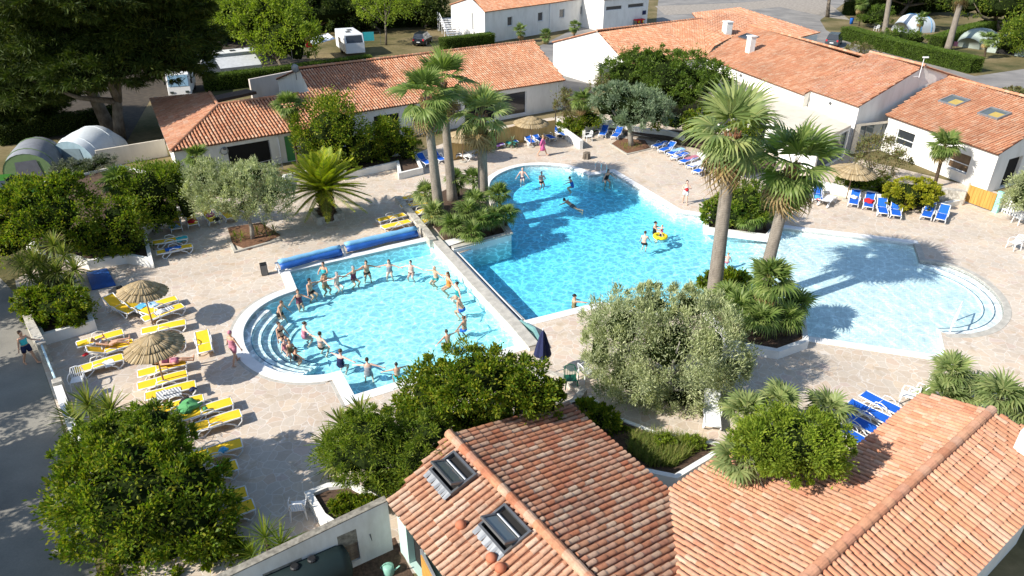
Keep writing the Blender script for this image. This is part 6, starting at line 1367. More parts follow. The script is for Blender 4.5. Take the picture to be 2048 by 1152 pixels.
bu = empty('closed_parasol', at(1084, 752), 0, 'closed dark blue parasol on a white pole near the glossy tree', 'parasol'); m = MB(); n = 16
pr = [(.02, 2.35), (.10, 2.15), (.22, 1.6), (.30, 1.15), (.27, 1.02)]; vs = [((r*(1+.28*math.cos(4*2*math.pi*k/n)))*math.cos(2*math.pi*k/n), (r*(1+.28*math.cos(4*2*math.pi*k/n)))*math.sin(2*math.pi*k/n), z) for r, z in pr for k in range(n)]
m.add(vs, [(i*n+k, (i+1)*n+k, (i+1)*n+(k+1) % n, i*n+(k+1) % n) for i in range(4) for k in range(n)]+[tuple(4*n+k for k in range(n))]); m.build('canopy', CL['navy'], bu, local=True); m = MB(); m.tube([(0, 0, 0), (0, 0, 2.45)], .025, 8); m.build('pole', WHITEM, bu, local=True); m = MB(); m.lathe([(.28, 0), (.28, .08), (.06, .12)], (0, 0, 0), 14); m.build('base', WHITEM, bu, local=True)
# ---------------- pool cover reel, speaker, rolled mat, stump
CBL = plain('cover_blue', (.22, .48, .72), .45, var=.12, sc=2); CBD = plain('cover_dark', (.02, .10, .36), .45, var=.2, sc=2)
def reel(a, b, r0, r1, label):
    p, q = at(*a, .52), at(*b, .52); root = empty('cover_reel', (p[0], p[1], 0), 0, label, 'pool cover reel', 'pool cover reels'); d = unit(q-p); L = np.linalg.norm(q-p); s = np.array((-d[1], d[0], 0))
    m = MB(); m.tube([p+d*L*i/14+np.array((0, 0, .012*math.sin(i*1.7))) for i in range(15)], [r0+(r1-r0)*i/14+.008*math.sin(i*2.3) for i in range(15)], 16); m.build('rolled_cover', CBL, root, True)
    m = MB(); m.tube([p-d*.22, q+d*.2], .05, 8); m.build('axle', CHROME, root)
    n = 16; V = []
    for i in range(n+1):
        t = i/n; c = p+d*L*t-s*r0*.9; f = .55*math.sin(math.pi*min(1, t*1.05))**.5; V.append([c+np.array((0, 0, -.05)), c-s*(.16+.05*math.sin(t*9))+np.array((0, 0, -.22)), c-s*(.12+.05*math.sin(t*7))+np.array((0, 0, -.32)), c-s*.05+np.array((0, 0, -.36+.12*math.sin(t*5)))])
    m = MB(); m.add([x for r in V for x in r], [(4*i+j, 4*i+4+j, 4*i+5+j, 4*i+1+j) for i in range(n) for j in range(3)]); o = m.build('hanging_cover', CBD, root, True); k = o.modifiers.new('s', 'SOLIDIFY'); k.thickness = .03
    for c in (p-d*.12, q+d*.12):
        m = MB(); [m.tube([c, c+s*x+np.array((0, 0, -.50))], .03, 6) for x in (-.35, .35)]; m.tube([c+s*-.4+np.array((0, 0, -.49)), c+s*.4+np.array((0, 0, -.49))], .03, 6); m.build('stand', WHITEM, root)
    return root
reel((557, 525), (680, 494), .155, .14, 'left blue pool cover roll on a white stand beside the black loudspeaker'); reel((690, 490), (832, 457), .16, .18, 'right blue pool cover roll reaching the stone wall')
sp = empty('loudspeaker', at(530, 549), R(25), 'black loudspeaker box standing on the deck beside the pool cover', 'loudspeaker'); m = MB(); m.box((0, 0, .35), (.36, .32, .68)); m.build('cabinet', BLACK, sp, local=True, bevel=.03); m = MB(); m.box((0, -.165, .33), (.30, .02, .56)); m.build('grille', METAL, sp, local=True); m = MB(); m.tube([(-.08, 0, .7), (-.08, 0, .73), (.08, 0, .73), (.08, 0, .7)], .015, 5); m.build('handle', BLACK, sp, local=True)
tm = empty('tree_stump', at(1173, 317), 0, 'short brown tree stump alone on the deck by the round pool end', 'stump'); m = MB(); vs = []; n = 14
for z, r in ((0, .34), (.1, .29), (.35, .27), (.48, .28)):
    for k in range(n): vs.append((r*(1+.14*math.sin(3*k)+.06*math.cos(5*k))*math.cos(2*math.pi*k/n), r*(1+.14*math.sin(3*k))*math.sin(2*math.pi*k/n), z+(.05*math.sin(k*2) if z > .4 else 0)))
m.add(vs, [(i*n+k, i*n+(k+1) % n, (i+1)*n+(k+1) % n, (i+1)*n+k) for i in range(3) for k in range(n)]+[tuple(3*n+k for k in range(n))]); m.build('stump_wood', BARK, tm, local=True)
def mat_panel(px, label):
    P = pxs(px, .05); m = MB(); m.prism([p[:2] for p in P], .03, .07); return tag(m.build('folded_cover', CBD), label, 'cover')
mat_panel([(172, 545), (214, 537), (232, 570), (184, 580)], 'dark blue folded cover lying on the deck above the straw parasol')
m = MB(); m.box((*at(1027, 316)[:2], .006), (.6, .35, .012), R(20)); tag(m.build('drain_grate', METAL), 'small grey drain grate in the deck above the round pool end', 'grate')
# ---------------- towels, bags and clothes
def towel(px0, px1, w, mat, label, z=.37, thick=.025, cat='towel', name='towel'):
    a, b = at(*px0, z), at(*px1, z); d = b-a; L = np.linalg.norm(d); d = d/L; s = np.array((-d[1], d[0], 0)); n, k = 8, 5; m = MB(); vs = []
    for lay in (0, 1):
        for i in range(n+1):
            for j in range(k+1):
                u = i/n; v = (j/k-.5)*w; e = abs(2*j/k-1); h = .035*math.sin(i*1.9+j*2.3)*.5+.02+(-.10 if e > .99 else 0)-lay*.02; vs.append(a+d*L*u+s*v*(1+.05*math.sin(i*3))+np.array((0, 0, h)))
    o = (n+1)*(k+1); fs = [(i*(k+1)+j, (i+1)*(k+1)+j, (i+1)*(k+1)+j+1, i*(k+1)+j+1) for i in range(n) for j in range(k)]; fs += [tuple(x+o for x in f[::-1]) for f in fs]
    m.add(vs, fs); return tag(m.build(name, mat, None, True), label, cat, 'towels and clothes on the loungers')
def heap(px, r, mat, label, z=.38, cat='clothes', name='clothes_heap'):
    c = at(*px, z); m = MB(); n, k = 12, 6; vs = []
    for i in range(k+1):
        th = math.pi/2*i/k
        for j in range(n): q = 2*math.pi*j/n; rr = r*math.cos(th)*(1+.22*math.sin(3*q+i)+.12*math.sin(5*q-2*i))+.005; vs.append((c[0]+rr*math.cos(q), c[1]+rr*math.sin(q), c[2]-.04+r*.55*math.sin(th)*(1+.2*math.sin(2*q+i))))
    m.add(vs, [(i*n+j, i*n+(j+1) % n, (i+1)*n+(j+1) % n, (i+1)*n+j) for i in range(k) for j in range(n)]+[tuple(range(n))[::-1], tuple(k*n+j for j in range(n))]); return tag(m.build(name, mat, None, True), label, cat, 'towels and clothes on the loungers')
m_, t_, o_ = nt('striped_towel'); w_ = nd(t_, 'ShaderNodeTexWave', bands_direction='DIAGONAL'); w_.inputs['Scale'].default_value = 4; t_.links.new(coords(t_), w_.inputs['Vector']); princ(t_, o_, ramp(t_, w_.outputs['Fac'], [(.42, (.75, .75, .74)), (.5, (.25, .27, .3))]), .85); STRI = m_
for a, b, w, mt, l in (((312, 790), (362, 778), .62, STRI, 'grey and white striped towel on a yellow lounger'), ((308, 628), (346, 614), .6, STRI, 'white striped towel on the lounger by the parasol pole'), ((345, 449), (355, 456), .6, CL['lightblue'], 'light blue towel on the shaded lounger beside the white chair'), ((346, 440), (352, 447), .6, CL['rose'], 'pink towel folded above the light blue one'), ((352, 478), (374, 473), .6, CL['turquoise'], 'turquoise towel over the end of a yellow lounger'), ((330, 500), (362, 493), .6, CL['blue'], 'crumpled blue towel on the yellow lounger below the turquoise one'), ((263, 606), (290, 614), .75, CL['sky'], 'bright blue towel hanging over a raised lounger under the upper parasol'), ((296, 606), (312, 612), .7, CL['lightblue'], 'pale blue towel right of the upper parasol pole'), ((1342, 302), (1366, 296), .62, CL['lightblue'], 'pale blue towel in the slanting row of blue loungers'), ((1370, 318), (1394, 311), .6, CL['rose'], 'pink towel in the slanting row of blue loungers'), ((1380, 331), (1408, 322), .66, CL['white'], 'white towel in the slanting row of blue loungers'), ((990, 290), (1006, 286), .6, CL['purple'], 'purple towel hanging from a blue lounger behind the palm'), ((1016, 282), (1034, 286), .8, CL['teal'], 'teal towel hanging from a blue lounger under the palm'), ((206, 728), (226, 720), .5, CL['white'], 'folded white towel on the lounger near the gate'), ((1632, 390), (1638, 397), .55, CL['sky'], 'sky blue towel on the lounger under the hanging palm leaf')):
    towel(a, b, w, mt, l)
for p, r, mt, l in (((377, 812), .42, CL['green'], 'heap of green clothes on a yellow lounger behind the bush'), ((372, 802), .25, CL['black'], 'black clothes beside the green heap'), ((236, 582), .42, CL['black'], 'black garment over the back of a yellow lounger'), ((384, 442), .27, CL['red'], 'red bag on a shaded yellow lounger'), ((421, 429), .28, CL['pink'], 'bright pink towel heap on a yellow lounger'), ((434, 438), .24, CL['black'], 'black bag next to the pink towel'), ((449, 424), .18, CL['orange'], 'orange item on the sunlit yellow lounger'), ((1708, 394), .26, CL['white'], 'white clothes on a blue lounger by the red-leaved shrub'), ((1738, 402), .34, CL['red'], 'red clothes on a blue lounger'), ((1352, 312), .22, CL['white'], 'white clothes in the slanting row of blue loungers'), ((1404, 336), .22, CL['white'], 'white clothes on the lowest lounger of the slanting row'), ((443, 936), .22, CL['lime'], 'bright lime green item on a shaded yellow lounger'), ((446, 899), .16, CL['sky'], 'small blue item on the shaded yellow lounger'), ((1638, 398), .14, CL['red'], 'small red item on the lounger under the palm leaf'), ((316, 452), .2, CL['navy'], 'dark blue things on the seat of the white chair'), ((1120, 272), .25, CL['black'], 'black bag at the foot of a blue lounger by the white wall'), ((385, 777), .14, CL['navy'], 'small dark thing at the end of the striped towel'), ((171, 708), .12, CL['red'], 'small red thing under the lounger of the person in the hat'), ((322, 622), .2, CL['white'], 'white bundle on the striped towel by the parasol pole')):
    heap(p, r, mt, l, .42 if mt is not CL['navy'] else .46)
c = at(410, 818, .46); m = MB(); m.ball(tuple(c), .11, 12, 8); tag(m.build('ball', CL['green'], None, True), 'small green and white ball on a yellow lounger', 'ball')
tb = empty('low_table', at(196, 716), R(20), 'low white table between the two left-hand loungers', 'table'); m = MB(); m.box((0, 0, .38), (.55, .5, .03)); m.build('tabletop', PLAST, tb, local=True, bevel=.01); [ (lambda mm: (mm.tube([(x, y, 0), (x*.8, y*.8, .38)], .025, 6), mm.build('leg', PLAST, tb, local=True)))(MB()) for x in (-.24, .24) for y in (-.22, .22)]
# ---------------- trees, shrubs, palms
GL = 'glossy shrubs'
shrub('glossy_shrub', (290, 1090), [(275, 1000, 150, 110), (190, 1010, 75, 85), (385, 1030, 85, 85), (300, 1105, 165, 80), (255, 925, 115, 65, .9), (370, 960, 75, 55, .6), (440, 1090, 60, 60)], LF_DARK, .15, .075, 390, 101, 'biggest near bush, glossy dark green with yellowish tips, bottom left', cr=.26, r=.13, inner=.3)
shrub('glossy_shrub', (265, 985), [(235, 880, 105, 48), (310, 850, 60, 50, .3), (180, 905, 65, 40), (330, 890, 48, 45)], LF_MID, .13, .065, 195, 94, 'green shrub just behind the biggest near bush', cr=.28)
shrub('glossy_tree', (965, 905), [(950, 755, 112, 70), (868, 790, 72, 62), (1035, 775, 72, 66), (965, 835, 105, 45), (1085, 800, 42, 50), (820, 830, 50, 40)], LF_DARK, .14, .07, 338, 101, 'dark glossy tree overhanging the near edge of the small pool', 'tree', cr=.26, r=.14, inner=.3, trunkname='trunk')
shrub('flowering_shrub', (775, 985), [(750, 900, 92, 62), (830, 905, 85, 72), (700, 910, 60, 55), (790, 960, 85, 42), (860, 870, 60, 50), (740, 850, 55, 40)], LF_MID, .15, .035, 312, 101, 'broad green shrub with narrow leaves left of the pump house roof', cr=.28)
shrub('round_shrub', (1592, 1072), [(1584, 882, 106, 68), (1528, 895, 58, 50), (1648, 890, 54, 55), (1590, 922, 86, 36)], LF_FRESH, .12, .05, 338, 108, 'round fresh green bush spilling over the pale near roof', cr=.25, inner=.3)
shrub('olive_tree', (1345, 800), [(1335, 690, 112, 90), (1245, 655, 72, 72), (1415, 690, 72, 82), (1255, 755, 76, 56), (1360, 790, 96, 50), (1300, 608, 76, 40, .8), (1385, 612, 62, 42, .8), (1200, 700, 40, 70), (1460, 740, 44, 55)], LF_OLIVE, .15, .035, 815, 141, 'biggest olive tree, silvery crown in front of the two tallest palms', 'tree', cr=.24, r=.15, bark=OLIVEB, trunkname='trunk', h0=.45, inner=.35, up=.9, zmin=-.85, flat=1.6, shell=(.62, 1.16), ks=.42)
shrub('olive_tree', (505, 478), [(465, 378, 78, 44), (535, 388, 46, 42), (415, 358, 44, 32), (495, 412, 48, 24), (500, 350, 50, 28)], LF_OLIVE, .17, .045, 416, 113, 'silvery olive tree in the bark bed left of the date palm', 'tree', cr=.27, r=.12, bark=OLIVEB, trunkname='trunk', h0=.5, inner=.35, up=.8, zmin=-.85, flat=1.5, shell=(.62, 1.16), ks=.42)
shrub('olive_tree', (1263, 292), [(1262, 205, 62, 36), (1215, 208, 36, 34), (1302, 222, 42, 36), (1255, 235, 58, 26), (1240, 185, 36, 20)], LF_OLIVEG, .22, .05, 247, 81, 'bluish green olive tree with a twisted pale trunk beside the pair of blue loungers', 'tree', cr=.28, r=.2, bark=OLIVEB, trunkname='trunk', h0=.55, inner=.3, up=.6)
shrub('olive_tree', (2085, 450), [(2050, 388, 34, 46), (2085, 380, 40, 50)], LF_OLIVE, .17, .045, 145, 105, 'olive tree cut by the right edge beside the white gate', 'tree', cr=.28, bark=OLIVEB, trunkname='trunk')
shrub('glossy_shrub', (95, 525), [(90, 430, 100, 70), (15, 470, 60, 66), (165, 470, 50, 38), (30, 400, 55, 40), (110, 375, 50, 30, 1)], LF_DARK, .17, .085, 338, 87, 'large dark shrub with yellowish tips at the left edge behind the strap-leaved plants', cr=.26)
shrub('glossy_shrub', (210, 515), [(205, 480, 60, 34), (240, 440, 46, 48), (260, 490, 34, 28)], LF_DARK, .16, .08, 117, 81, 'dark shaded shrub between the left trees, above the white planter', cr=.28)
shrub('green_shrub', (305, 462), [(300, 375, 66, 50), (352, 372, 34, 48), (275, 405, 30, 44), (320, 425, 56, 36), (372, 410, 22, 40)], LF_MID, .17, .06, 247, 87, 'tall green shrub beside the slim fan palm and buff wall', cr=.27, up=.7)
shrub('glossy_shrub', (122, 655), [(118, 606, 58, 34), (85, 625, 40, 34), (150, 630, 34, 30), (60, 600, 34, 26)], LF_DARK, .13, .07, 156, 87, 'low dark shrub in the lower left white planter', cr=.27)
shrub('dark_round_tree', (672, 338), [(665, 258, 72, 60), (720, 298, 46, 44), (622, 292, 34, 46), (670, 310, 66, 30)], LF_DARK, .19, .10, 286, 81, 'dark round tree in front of the long building', 'tree', cr=.26, trunkname='trunk')
shrub('dark_shrub', (780, 325), [(772, 285, 40, 46), (810, 295, 30, 36), (745, 312, 30, 20)], LF_DARK, .19, .10, 130, 74, 'dark shaded shrub between the round tree and the palm trunks', cr=.27)
shrub('green_tree', (1330, 232), [(1330, 150, 104, 50), (1252, 152, 56, 42), (1412, 165, 46, 44), (1350, 192, 80, 30), (1300, 118, 60, 24, 1)], LF_HEDGE, .24, .09, 416, 81, 'dense light green tree against the white reception building', 'tree', cr=.22, trunkname='trunk', up=.1, inner=.3)
shrub('reddish_shrub', (1140, 258), [(1132, 210, 24, 30), (1150, 232, 26, 26), (1200, 175, 26, 22, 3)], LF_RED, .22, .08, 78, 54, 'loose reddish shrub beside the small fan palm by the bright wall', cr=.35, core=False)
shrub('green_shrub', (1140, 270), [(1142, 258, 26, 18), (1180, 240, 24, 22)], LF_DARK, .18, .08, 65, 67, 'low dark shrub above the bright sloping wall', cr=.3)
shrub('red_leaved_shrub', (1748, 376), [(1756, 306, 42, 34), (1792, 322, 26, 18), (1735, 335, 30, 28), (1765, 345, 28, 26)], LF_RED, .18, .06, 117, 45, 'airy red-leaved shrub in front of the flat-roofed veranda', cr=.36, core=False, inner=.3)
shrub('dark_shrub', (1700, 386), [(1712, 368, 36, 20), (1770, 378, 34, 22)], LF_MID, .15, .07, 91, 67, 'low dark green shrub under the red-leaved one', cr=.3)
shrub('bright_shrub', (1826, 420), [(1822, 384, 44, 26), (1796, 398, 28, 22), (1852, 384, 26, 26), (1838, 402, 34, 20)], LF_BRIGHT, .12, .06, 208, 101, 'bright yellow-green clipped bush between the two sets of blue loungers', cr=.22, inner=.1, flat=.7)
shrub('bright_shrub', (1500, 462), [(1490, 395, 46, 32), (1520, 415, 40, 34), (1470, 425, 34, 28)], LF_MID, .15, .06, 156, 81, 'green shrub behind the tallest palm trunk', cr=.27)
shrub('broad_leaved_shrub', (1436, 455), [(1436, 425, 26, 30), (1452, 440, 20, 16)], LF_MID, .26, .14, 52, 35, 'large-leaved plant left of the tallest palm trunk by the narrows', cr=.3)
shrub('dark_shrub', (1420, 290), [(1400, 248, 50, 24), (1480, 275, 50, 34), (1345, 244, 40, 18), (1550, 300, 50, 34)], LF_DARK, .2, .10, 195, 67, 'shaded shrubs behind the cream wall under the palm leaves', cr=.28)
shrub('grey_shrub', (185, 352), [(170, 335, 42, 18), (205, 322, 26, 12), (135, 335, 30, 16)], LF_GREY, .16, .03, 104, 67, 'grey lavender-like shrub in front of the two tents', cr=.3)
shrub('leafy_plant', (1425, 585), [(1412, 565, 14, 18), (1470, 560, 26, 20)], LF_DARK, .24, .12, 46, 35, 'dark broad-leaved plants at the foot of the tallest palm', cr=.32)
shrub('low_shrub', (1215, 870), [(1205, 838, 30, 26), (1240, 868, 26, 20), (1172, 812, 20, 14)], LF_DARK, .12, .06, 91, 67, 'dark low shrub at the narrow end of the wedge planter', cr=.3)
shrub('low_shrub', (700, 1035), [(690, 1010, 30, 18), (730, 1005, 20, 14)], LF_DARK, .12, .05, 52, 60, 'shaded low shrub in the small planter by the yard wall', cr=.3)
# tall fan palms
PG = 'tall fan palms'
tall_palm('tall_fan_palm', (880, 440), (852, 195), .36, .23, 1.45, 20, 'tall fan palm nearest the stone wall, front trunk of the left three', PG, -.3, LF_FAN, 14, .16)
tall_palm('tall_fan_palm', (905, 402), (884, 165), .36, .23, 1.45, 19, 'tall fan palm leaning at the back of the left three', PG, .2, LF_FAN, 12, .18)
tall_palm('tall_fan_palm', (968, 425), (962, 232), .37, .27, 1.52, 17, 'shorter fan palm with a straw-coloured dry skirt by the round pool end', PG, 0, LF_FANP, 24, .06, dead=16)
tall_palm('tall_fan_palm', (1424, 618), (1466, 268), .38, .26, 1.71, 22, 'tallest fan palm with a thick straight grey trunk in front of the pool', PG, .2, LF_FANP, 10, .16, pet=1.1, dead=14)
tall_palm('tall_fan_palm', (1512, 618), (1586, 335), .35, .24, 1.58, 22, 'fan palm leaning right beside the tallest one', PG, .6, LF_FAN, 8, .14, dead=14)
tall_palm('tall_fan_palm', (1768, 70), (1790, -75), .42, .30, 1.512, 23, 'tall pale trunk at the top right beside the blue and white tent', PG, 0, LF_FAN, 8, .1)
tall_palm('tall_fan_palm', (1895, 100), (1928, -20), .46, .30, 1.512, 23, 'tall pale trunk standing in the long clipped hedge', PG, 0, LF_FAN, 8, .1)
SPG = 'small fan palms'
for b, t, L, n, l in (((598, 335), (577, 214), .80, 30, 'slim fan palm at the end of the annex in front of the roof'), ((392, 372), (393, 318), .75, 26, 'short fan palm beside the dark doorway of the annex'), ((250, 470), (236, 368), .75, 28, 'slim fan palm with a bare trunk behind the shaded yellow loungers'), ((1166, 272), (1164, 202), .8, 28, 'small fan palm with yellowed lower leaves by the white chair'), ((1868, 375), (1890, 292), .85, 30, 'small fan palm against the white wing with its shadow on the wall'), ((1540, 668), (1540, 562), .80, 36, 'bushy fan palm in front of the leaning palm, over the paddling pool'), ((1718, 52), (1722, 10), .9, 22, 'fan palm by the road at the top right with dry lower leaves'), ((1838, 75), (1842, 38), .8, 20, 'small fan palm in front of the blue and white tent'), ((1968, 118), (1976, 78), .8, 22, 'small fan palm in front of the grey-green tents'), ((1040, 84), (1041, 62), .75, 18, 'small fan palm under the left square window of the top block'), ((1093, 88), (1092, 72), .7, 18, 'bushy fan palm in the middle along the top block'), ((1148, 76), (1149, 54), .65, 16, 'slender fan palm near the corner of the top block')):
    small_palm('small_fan_palm', b, t, L, n, l, SPG)
date_palm('date_palm', (655, 432), (647, 372), 2.6, 84, 'feathery date palm with arching yellow-green fronds in the stone planter', .35)
CG = 'clumps of dwarf fan palm'
fan_clump('dwarf_fan_palm', [((915, 480), (905, 455)), ((940, 470), (935, 425)), ((965, 478), (962, 445)), ((985, 470), (985, 440)), ((930, 488), (945, 470)), ((955, 450), (950, 405))], .62, 22, 'dense dwarf fan palm clump in the middle of the palm island', CG, LF_FAN)
fan_clump('dwarf_fan_palm', [((868, 430), (850, 388)), ((872, 455), (868, 430))], .6, 24, 'dwarf fan palm beside the stone wall, left of the trunks', CG, LF_FANP)
fan_clump('dwarf_fan_palm', [((1000, 432), (998, 392)), ((1012, 460), (1012, 432))], .62, 24, 'dwarf fan palm hanging over the round pool from the palm island', CG)
fan_clump('dwarf_fan_palm', [((918, 395), (912, 362)), ((950, 400), (946, 358))], .58, 22, 'dwarf fan palms behind the trunks of the palm island', CG, LF_FAN)
fan_clump('dwarf_fan_palm', [((1490, 672), (1478, 622)), ((1530, 690), (1520, 640)), ((1572, 682), (1575, 640)), ((1590, 650), (1588, 612)), ((1460, 640), (1452, 602)), ((1500, 650), (1500, 612))], .68, 28, 'broad dwarf fan palm clump under the leaning palm beside the paddling pool', CG, LF_FAN)
fan_clump('dwarf_fan_palm', [((1500, 470), (1498, 440)), ((1530, 462), (1530, 432))], .55, 22, 'dwarf fan palms at the narrows behind the tall trunks', CG)
fan_clump('dwarf_fan_palm', [((1500, 890), (1492, 830)), ((1545, 880), (1560, 810)), ((1500, 1060), (1478, 925)), ((1640, 870), (1655, 825))], .55, 24, 'dwarf fan palm leaves sticking out round the fresh green bush', CG, LF_FANP)
fan_clump('fan_palm_clump', [((1905, 805), (1902, 750)), ((1890, 820), (1885, 795)), ((1930, 815), (1935, 785))], .62, 20, 'fan palm behind the ridge of the pale near roof', CG, LF_FANP)
fan_clump('fan_palm_clump', [((2005, 870), (2000, 795)), ((2040, 880), (2045, 830))], .72, 22, 'fan palm at the right edge below the paddling pool', CG, LF_FANP)
YG = 'strap-leaved plants'
strap_plant('yucca', (190, 880), [(178, 812), (222, 822, -.3), (150, 842, .2), (205, 845, -.4)], 1.0, 80, 'big spiky strap-leaved plant by the gate pillar', YG, .034)
strap_plant('cordyline', (100, 585), [(108, 492, .8), (68, 520, .4), (62, 552), (98, 552), (128, 512, .5), (150, 540), (140, 570, -.2), (84, 530, .3), (115, 545), (45, 530, .4), (85, 575, -.2)], .95, 90, 'clump of strap-leaved heads above the lower left planter', YG, .03)
strap_plant('cordyline', (310, 880), [(300, 822), (325, 840, -.2), (340, 870, -.3)], .7, 44, 'narrow-leaved clump between the spiky plant and the yellow loungers', YG, .014)
strap_plant('yucca', (680, 930), [(682, 850), (722, 828, .4), (660, 890, -.2), (670, 930, -.4), (705, 880)], .9, 66, 'spiky strap-leaved plant at the left tip of the broad green shrub', YG, .032)
strap_plant('yucca', (548, 1135), [(530, 1075), (562, 1090, -.2), (505, 1110)], .9, 50, 'shaded strap-leaved plant at the bottom beside the yard wall', YG, .018, mat=LF_MID)
strap_plant('agapanthus', (475, 478), [(470, 472), (485, 480, -.2)], .5, 30, 'low strap-leaved plant left in the olive bed', YG, .014, mat=LF_MID, stemr=.03)
strap_plant('agapanthus', (535, 470), [(530, 455), (515, 468), (548, 462)], .6, 34, 'low strap-leaved plant right in the olive bed', YG, .016, mat=LF_MID, stemr=.03)
strap_plant('yucca', (1402, 608), [(1398, 588), (1415, 595)], .6, 34, 'small spiky plant at the foot of the tallest palm', YG, .018)
strap_plant('agave', (1026, 296), [(1024, 286)], .7, 26, 'teal pointed plant beside the teal towel', YG, .04, mat=LF_OLIVEG, stemr=.04)
tuft('grass', P2([(1262, 872), (1330, 872), (1412, 890), (1350, 935), (1300, 935), (1255, 905)], .25), 3600, .5, 'long green grass in the wedge planter', .25)
tuft('grass', P2([(1235, 288), (1255, 302), (1285, 292), (1262, 282)], .03), 120, .3, 'sparse grass tufts in the right olive bed', .03)
# background trees and hedges
BG = 'trees behind the buildings'
shrub('conifer_tree', (240, 280), [(110, 70, 130, 75), (290, 60, 110, 85), (60, 160, 80, 55, -2), (200, 130, 120, 50, -2), (355, 115, 60, 45), (170, -30, 190, 70), (30, 60, 80, 80, 2), (380, 40, 50, 60, 2), (330, -40, 100, 60)], LF_CON, .5, .075, 1067, 154, 'huge dark conifer with two leaning trunks at the top left', 'tree', BG, r=.42, trunkname='trunk', h0=.42, nlimb=4, cr=.26, droop=.35, flat=.24, inner=.3, zmin=-.9, lump=False)
shrub('conifer_tree', (40, 262), [(20, 190, 90, 55), (-40, 120, 90, 80), (60, 230, 55, 30), (-30, 230, 60, 40)], LF_CON, .5, .075, 429, 136, 'dark conifer branches at the left edge above the green tent', 'tree', BG, r=.3, trunkname='trunk', cr=.28, droop=.35, flat=.26, lump=False)
m = MB(); a = at(222, 262); b = np.array((a[0]-3.2, a[1]+1, 7.5)); m.tube([a-V3(0, 0, .2), a*.5+b*.5+V3(.5, 0, 0), b], [.62, .45, .3], 10)
tag(m.build('leaning_tree', BARK, None, True), 'left leaning bare trunk under the huge dark conifer', 'tree', BG)
shrub('leafy_tree', (575, 150), [(572, 78, 62, 50), (500, 40, 66, 44, 2), (592, 100, 26, 30), (545, 20, 70, 40, 3), (450, 30, 40, 40, 3)], LF_FRESH, .34, .16, 338, 67, 'bright leafy tree between the two white caravans', 'tree', BG, r=.2, trunkname='trunk', cr=.25)
shrub('leafy_tree', (772, 90), [(768, 18, 52, 30), (735, 10, 36, 24), (805, 5, 40, 28)], LF_FRESH, .32, .14, 156, 54, 'slender leafy tree on the dry grass beside the caravan', 'tree', BG, r=.14, trunkname='trunk', h0=.62, cr=.3, core=False)
for b, bl, l in (((640, 66), [(660, 20, 60, 40), (610, -10, 70, 40)], 'dark tree behind the bright leafy tree'), ((760, 60), [(740, 10, 70, 46), (720, 40, 50, 24)], 'dark trees behind the slender leafy tree'), ((850, 56), [(840, 10, 50, 46), (870, 40, 30, 20)], 'dark tree beside the outside stairs'), ((450, 90), [(420, 20, 60, 60), (400, 90, 40, 30)], 'dark tree between the conifer and the bright leafy tree'), ((330, 130), [(360, 60, 90, 60), (300, 100, 80, 40), (400, 110, 40, 30)], 'dark tree behind the huge conifer')):
    shrub('dark_tree', b, bl, LF_CON, .45, .2, 130, 45, l, 'tree', BG, r=.2, trunkname='trunk', cr=.26)
for b, bl, l in (((2000, 62), [(1990, 10, 66, 36), (2040, 40, 44, 50), (1930, 5, 50, 30)], 'green tree above the grey-green tents at the top right corner'), ((2060, 110), [(2050, 70, 40, 40), (2020, 85, 30, 24)], 'green branches hanging over the right grey-green tent'), ((1655, 34), [(1640, -50, 50, 40), (1690, -60, 60, 40)], 'multi-stemmed tree trunk beside the road at the top'), ((1800, 30), [(1790, -20, 80, 30), (1880, -10, 70, 30)], 'dark trees beyond the upper right tents')):
    shrub('leafy_tree', b, bl, LF_MID if 'dark' not in l else LF_CON, .36, .14, 130, 45, l, 'tree', BG, r=.3, trunkname='trunk', cr=.28, h0=.5)
shrub('green_shrub', (1815, 88), [(1800, 74, 36, 16), (1830, 78, 26, 14)], LF_HEDGE, .2, .1, 91, 60, 'light green shrub in front of the blue and white tent', cr=.3)
shrub('green_shrub', (1738, 55), [(1738, 38, 22, 14), (1760, 32, 26, 20)], LF_HEDGE, .2, .1, 65, 60, 'yellow-green shrub left of the tall pale trunk', cr=.3)
shrub('green_shrub', (1716, 112), [(1718, 100, 26, 12), (1740, 104, 20, 10)], LF_RED, .2, .08, 52, 48, 'dark red shrub behind the roof ridge beside the road', cr=.34, core=False)
shrub('green_shrub', (2045, 195), [(2030, 184, 22, 10), (2050, 192, 20, 10)], LF_RED, .2, .08, 46, 48, 'dark red shrub behind the roof at the right edge', cr=.34, core=False)
HG = 'clipped hedges'
shrub('low_shrub', (1390, 905), [(1385, 885, 26, 14), (1330, 880, 20, 12)], LF_FRESH, .1, .04, 50, 45, 'light green low plants at the wide end of the wedge planter', cr=.3)
hedge('hedge', [at(412, 182), at(560, 164), at(742, 138)], 1.3, 1.6, 'clipped hedge in front of the white caravans', HG, L=.13, dens=240)
hedge('hedge', [at(884, 100), at(984, 88)], 1.6, 1.5, 'short clipped hedge below the outside stairs', HG, L=.13, dens=240)
hedge('hedge', [at(1690, 78), at(1800, 110), at(1948, 146)], 2.0, 1.7, 'long clipped hedge beside the road at the upper right', HG, L=.12, dens=300)
hedge('hedge', [at(1866, 96), at(1935, 72), at(1990, 58)], 1.6, 1.5, 'bright clipped hedge between the upper right tents', HG, L=.13, dens=240)
hedge('hedge', [at(0, 290), at(150, 262), at(240, 243)], 1.2, 1.5, 'dark hedge behind the two left tents', HG, LF_CON, L=.14, dens=200)
hedge('hedge', [at(1690, 30), at(1900, 22), at(2060, 8)], 2.0, 2.4, 'dark hedge behind the upper right tents', HG, LF_CON, L=.16, dens=160)
hedge('hedge', [at(200, 110), at(620, 62), at(880, 48)], 3.0, 5.0, 'tall dark hedge closing the campsite behind the caravans', HG, LF_CON, L=.2, dens=110)
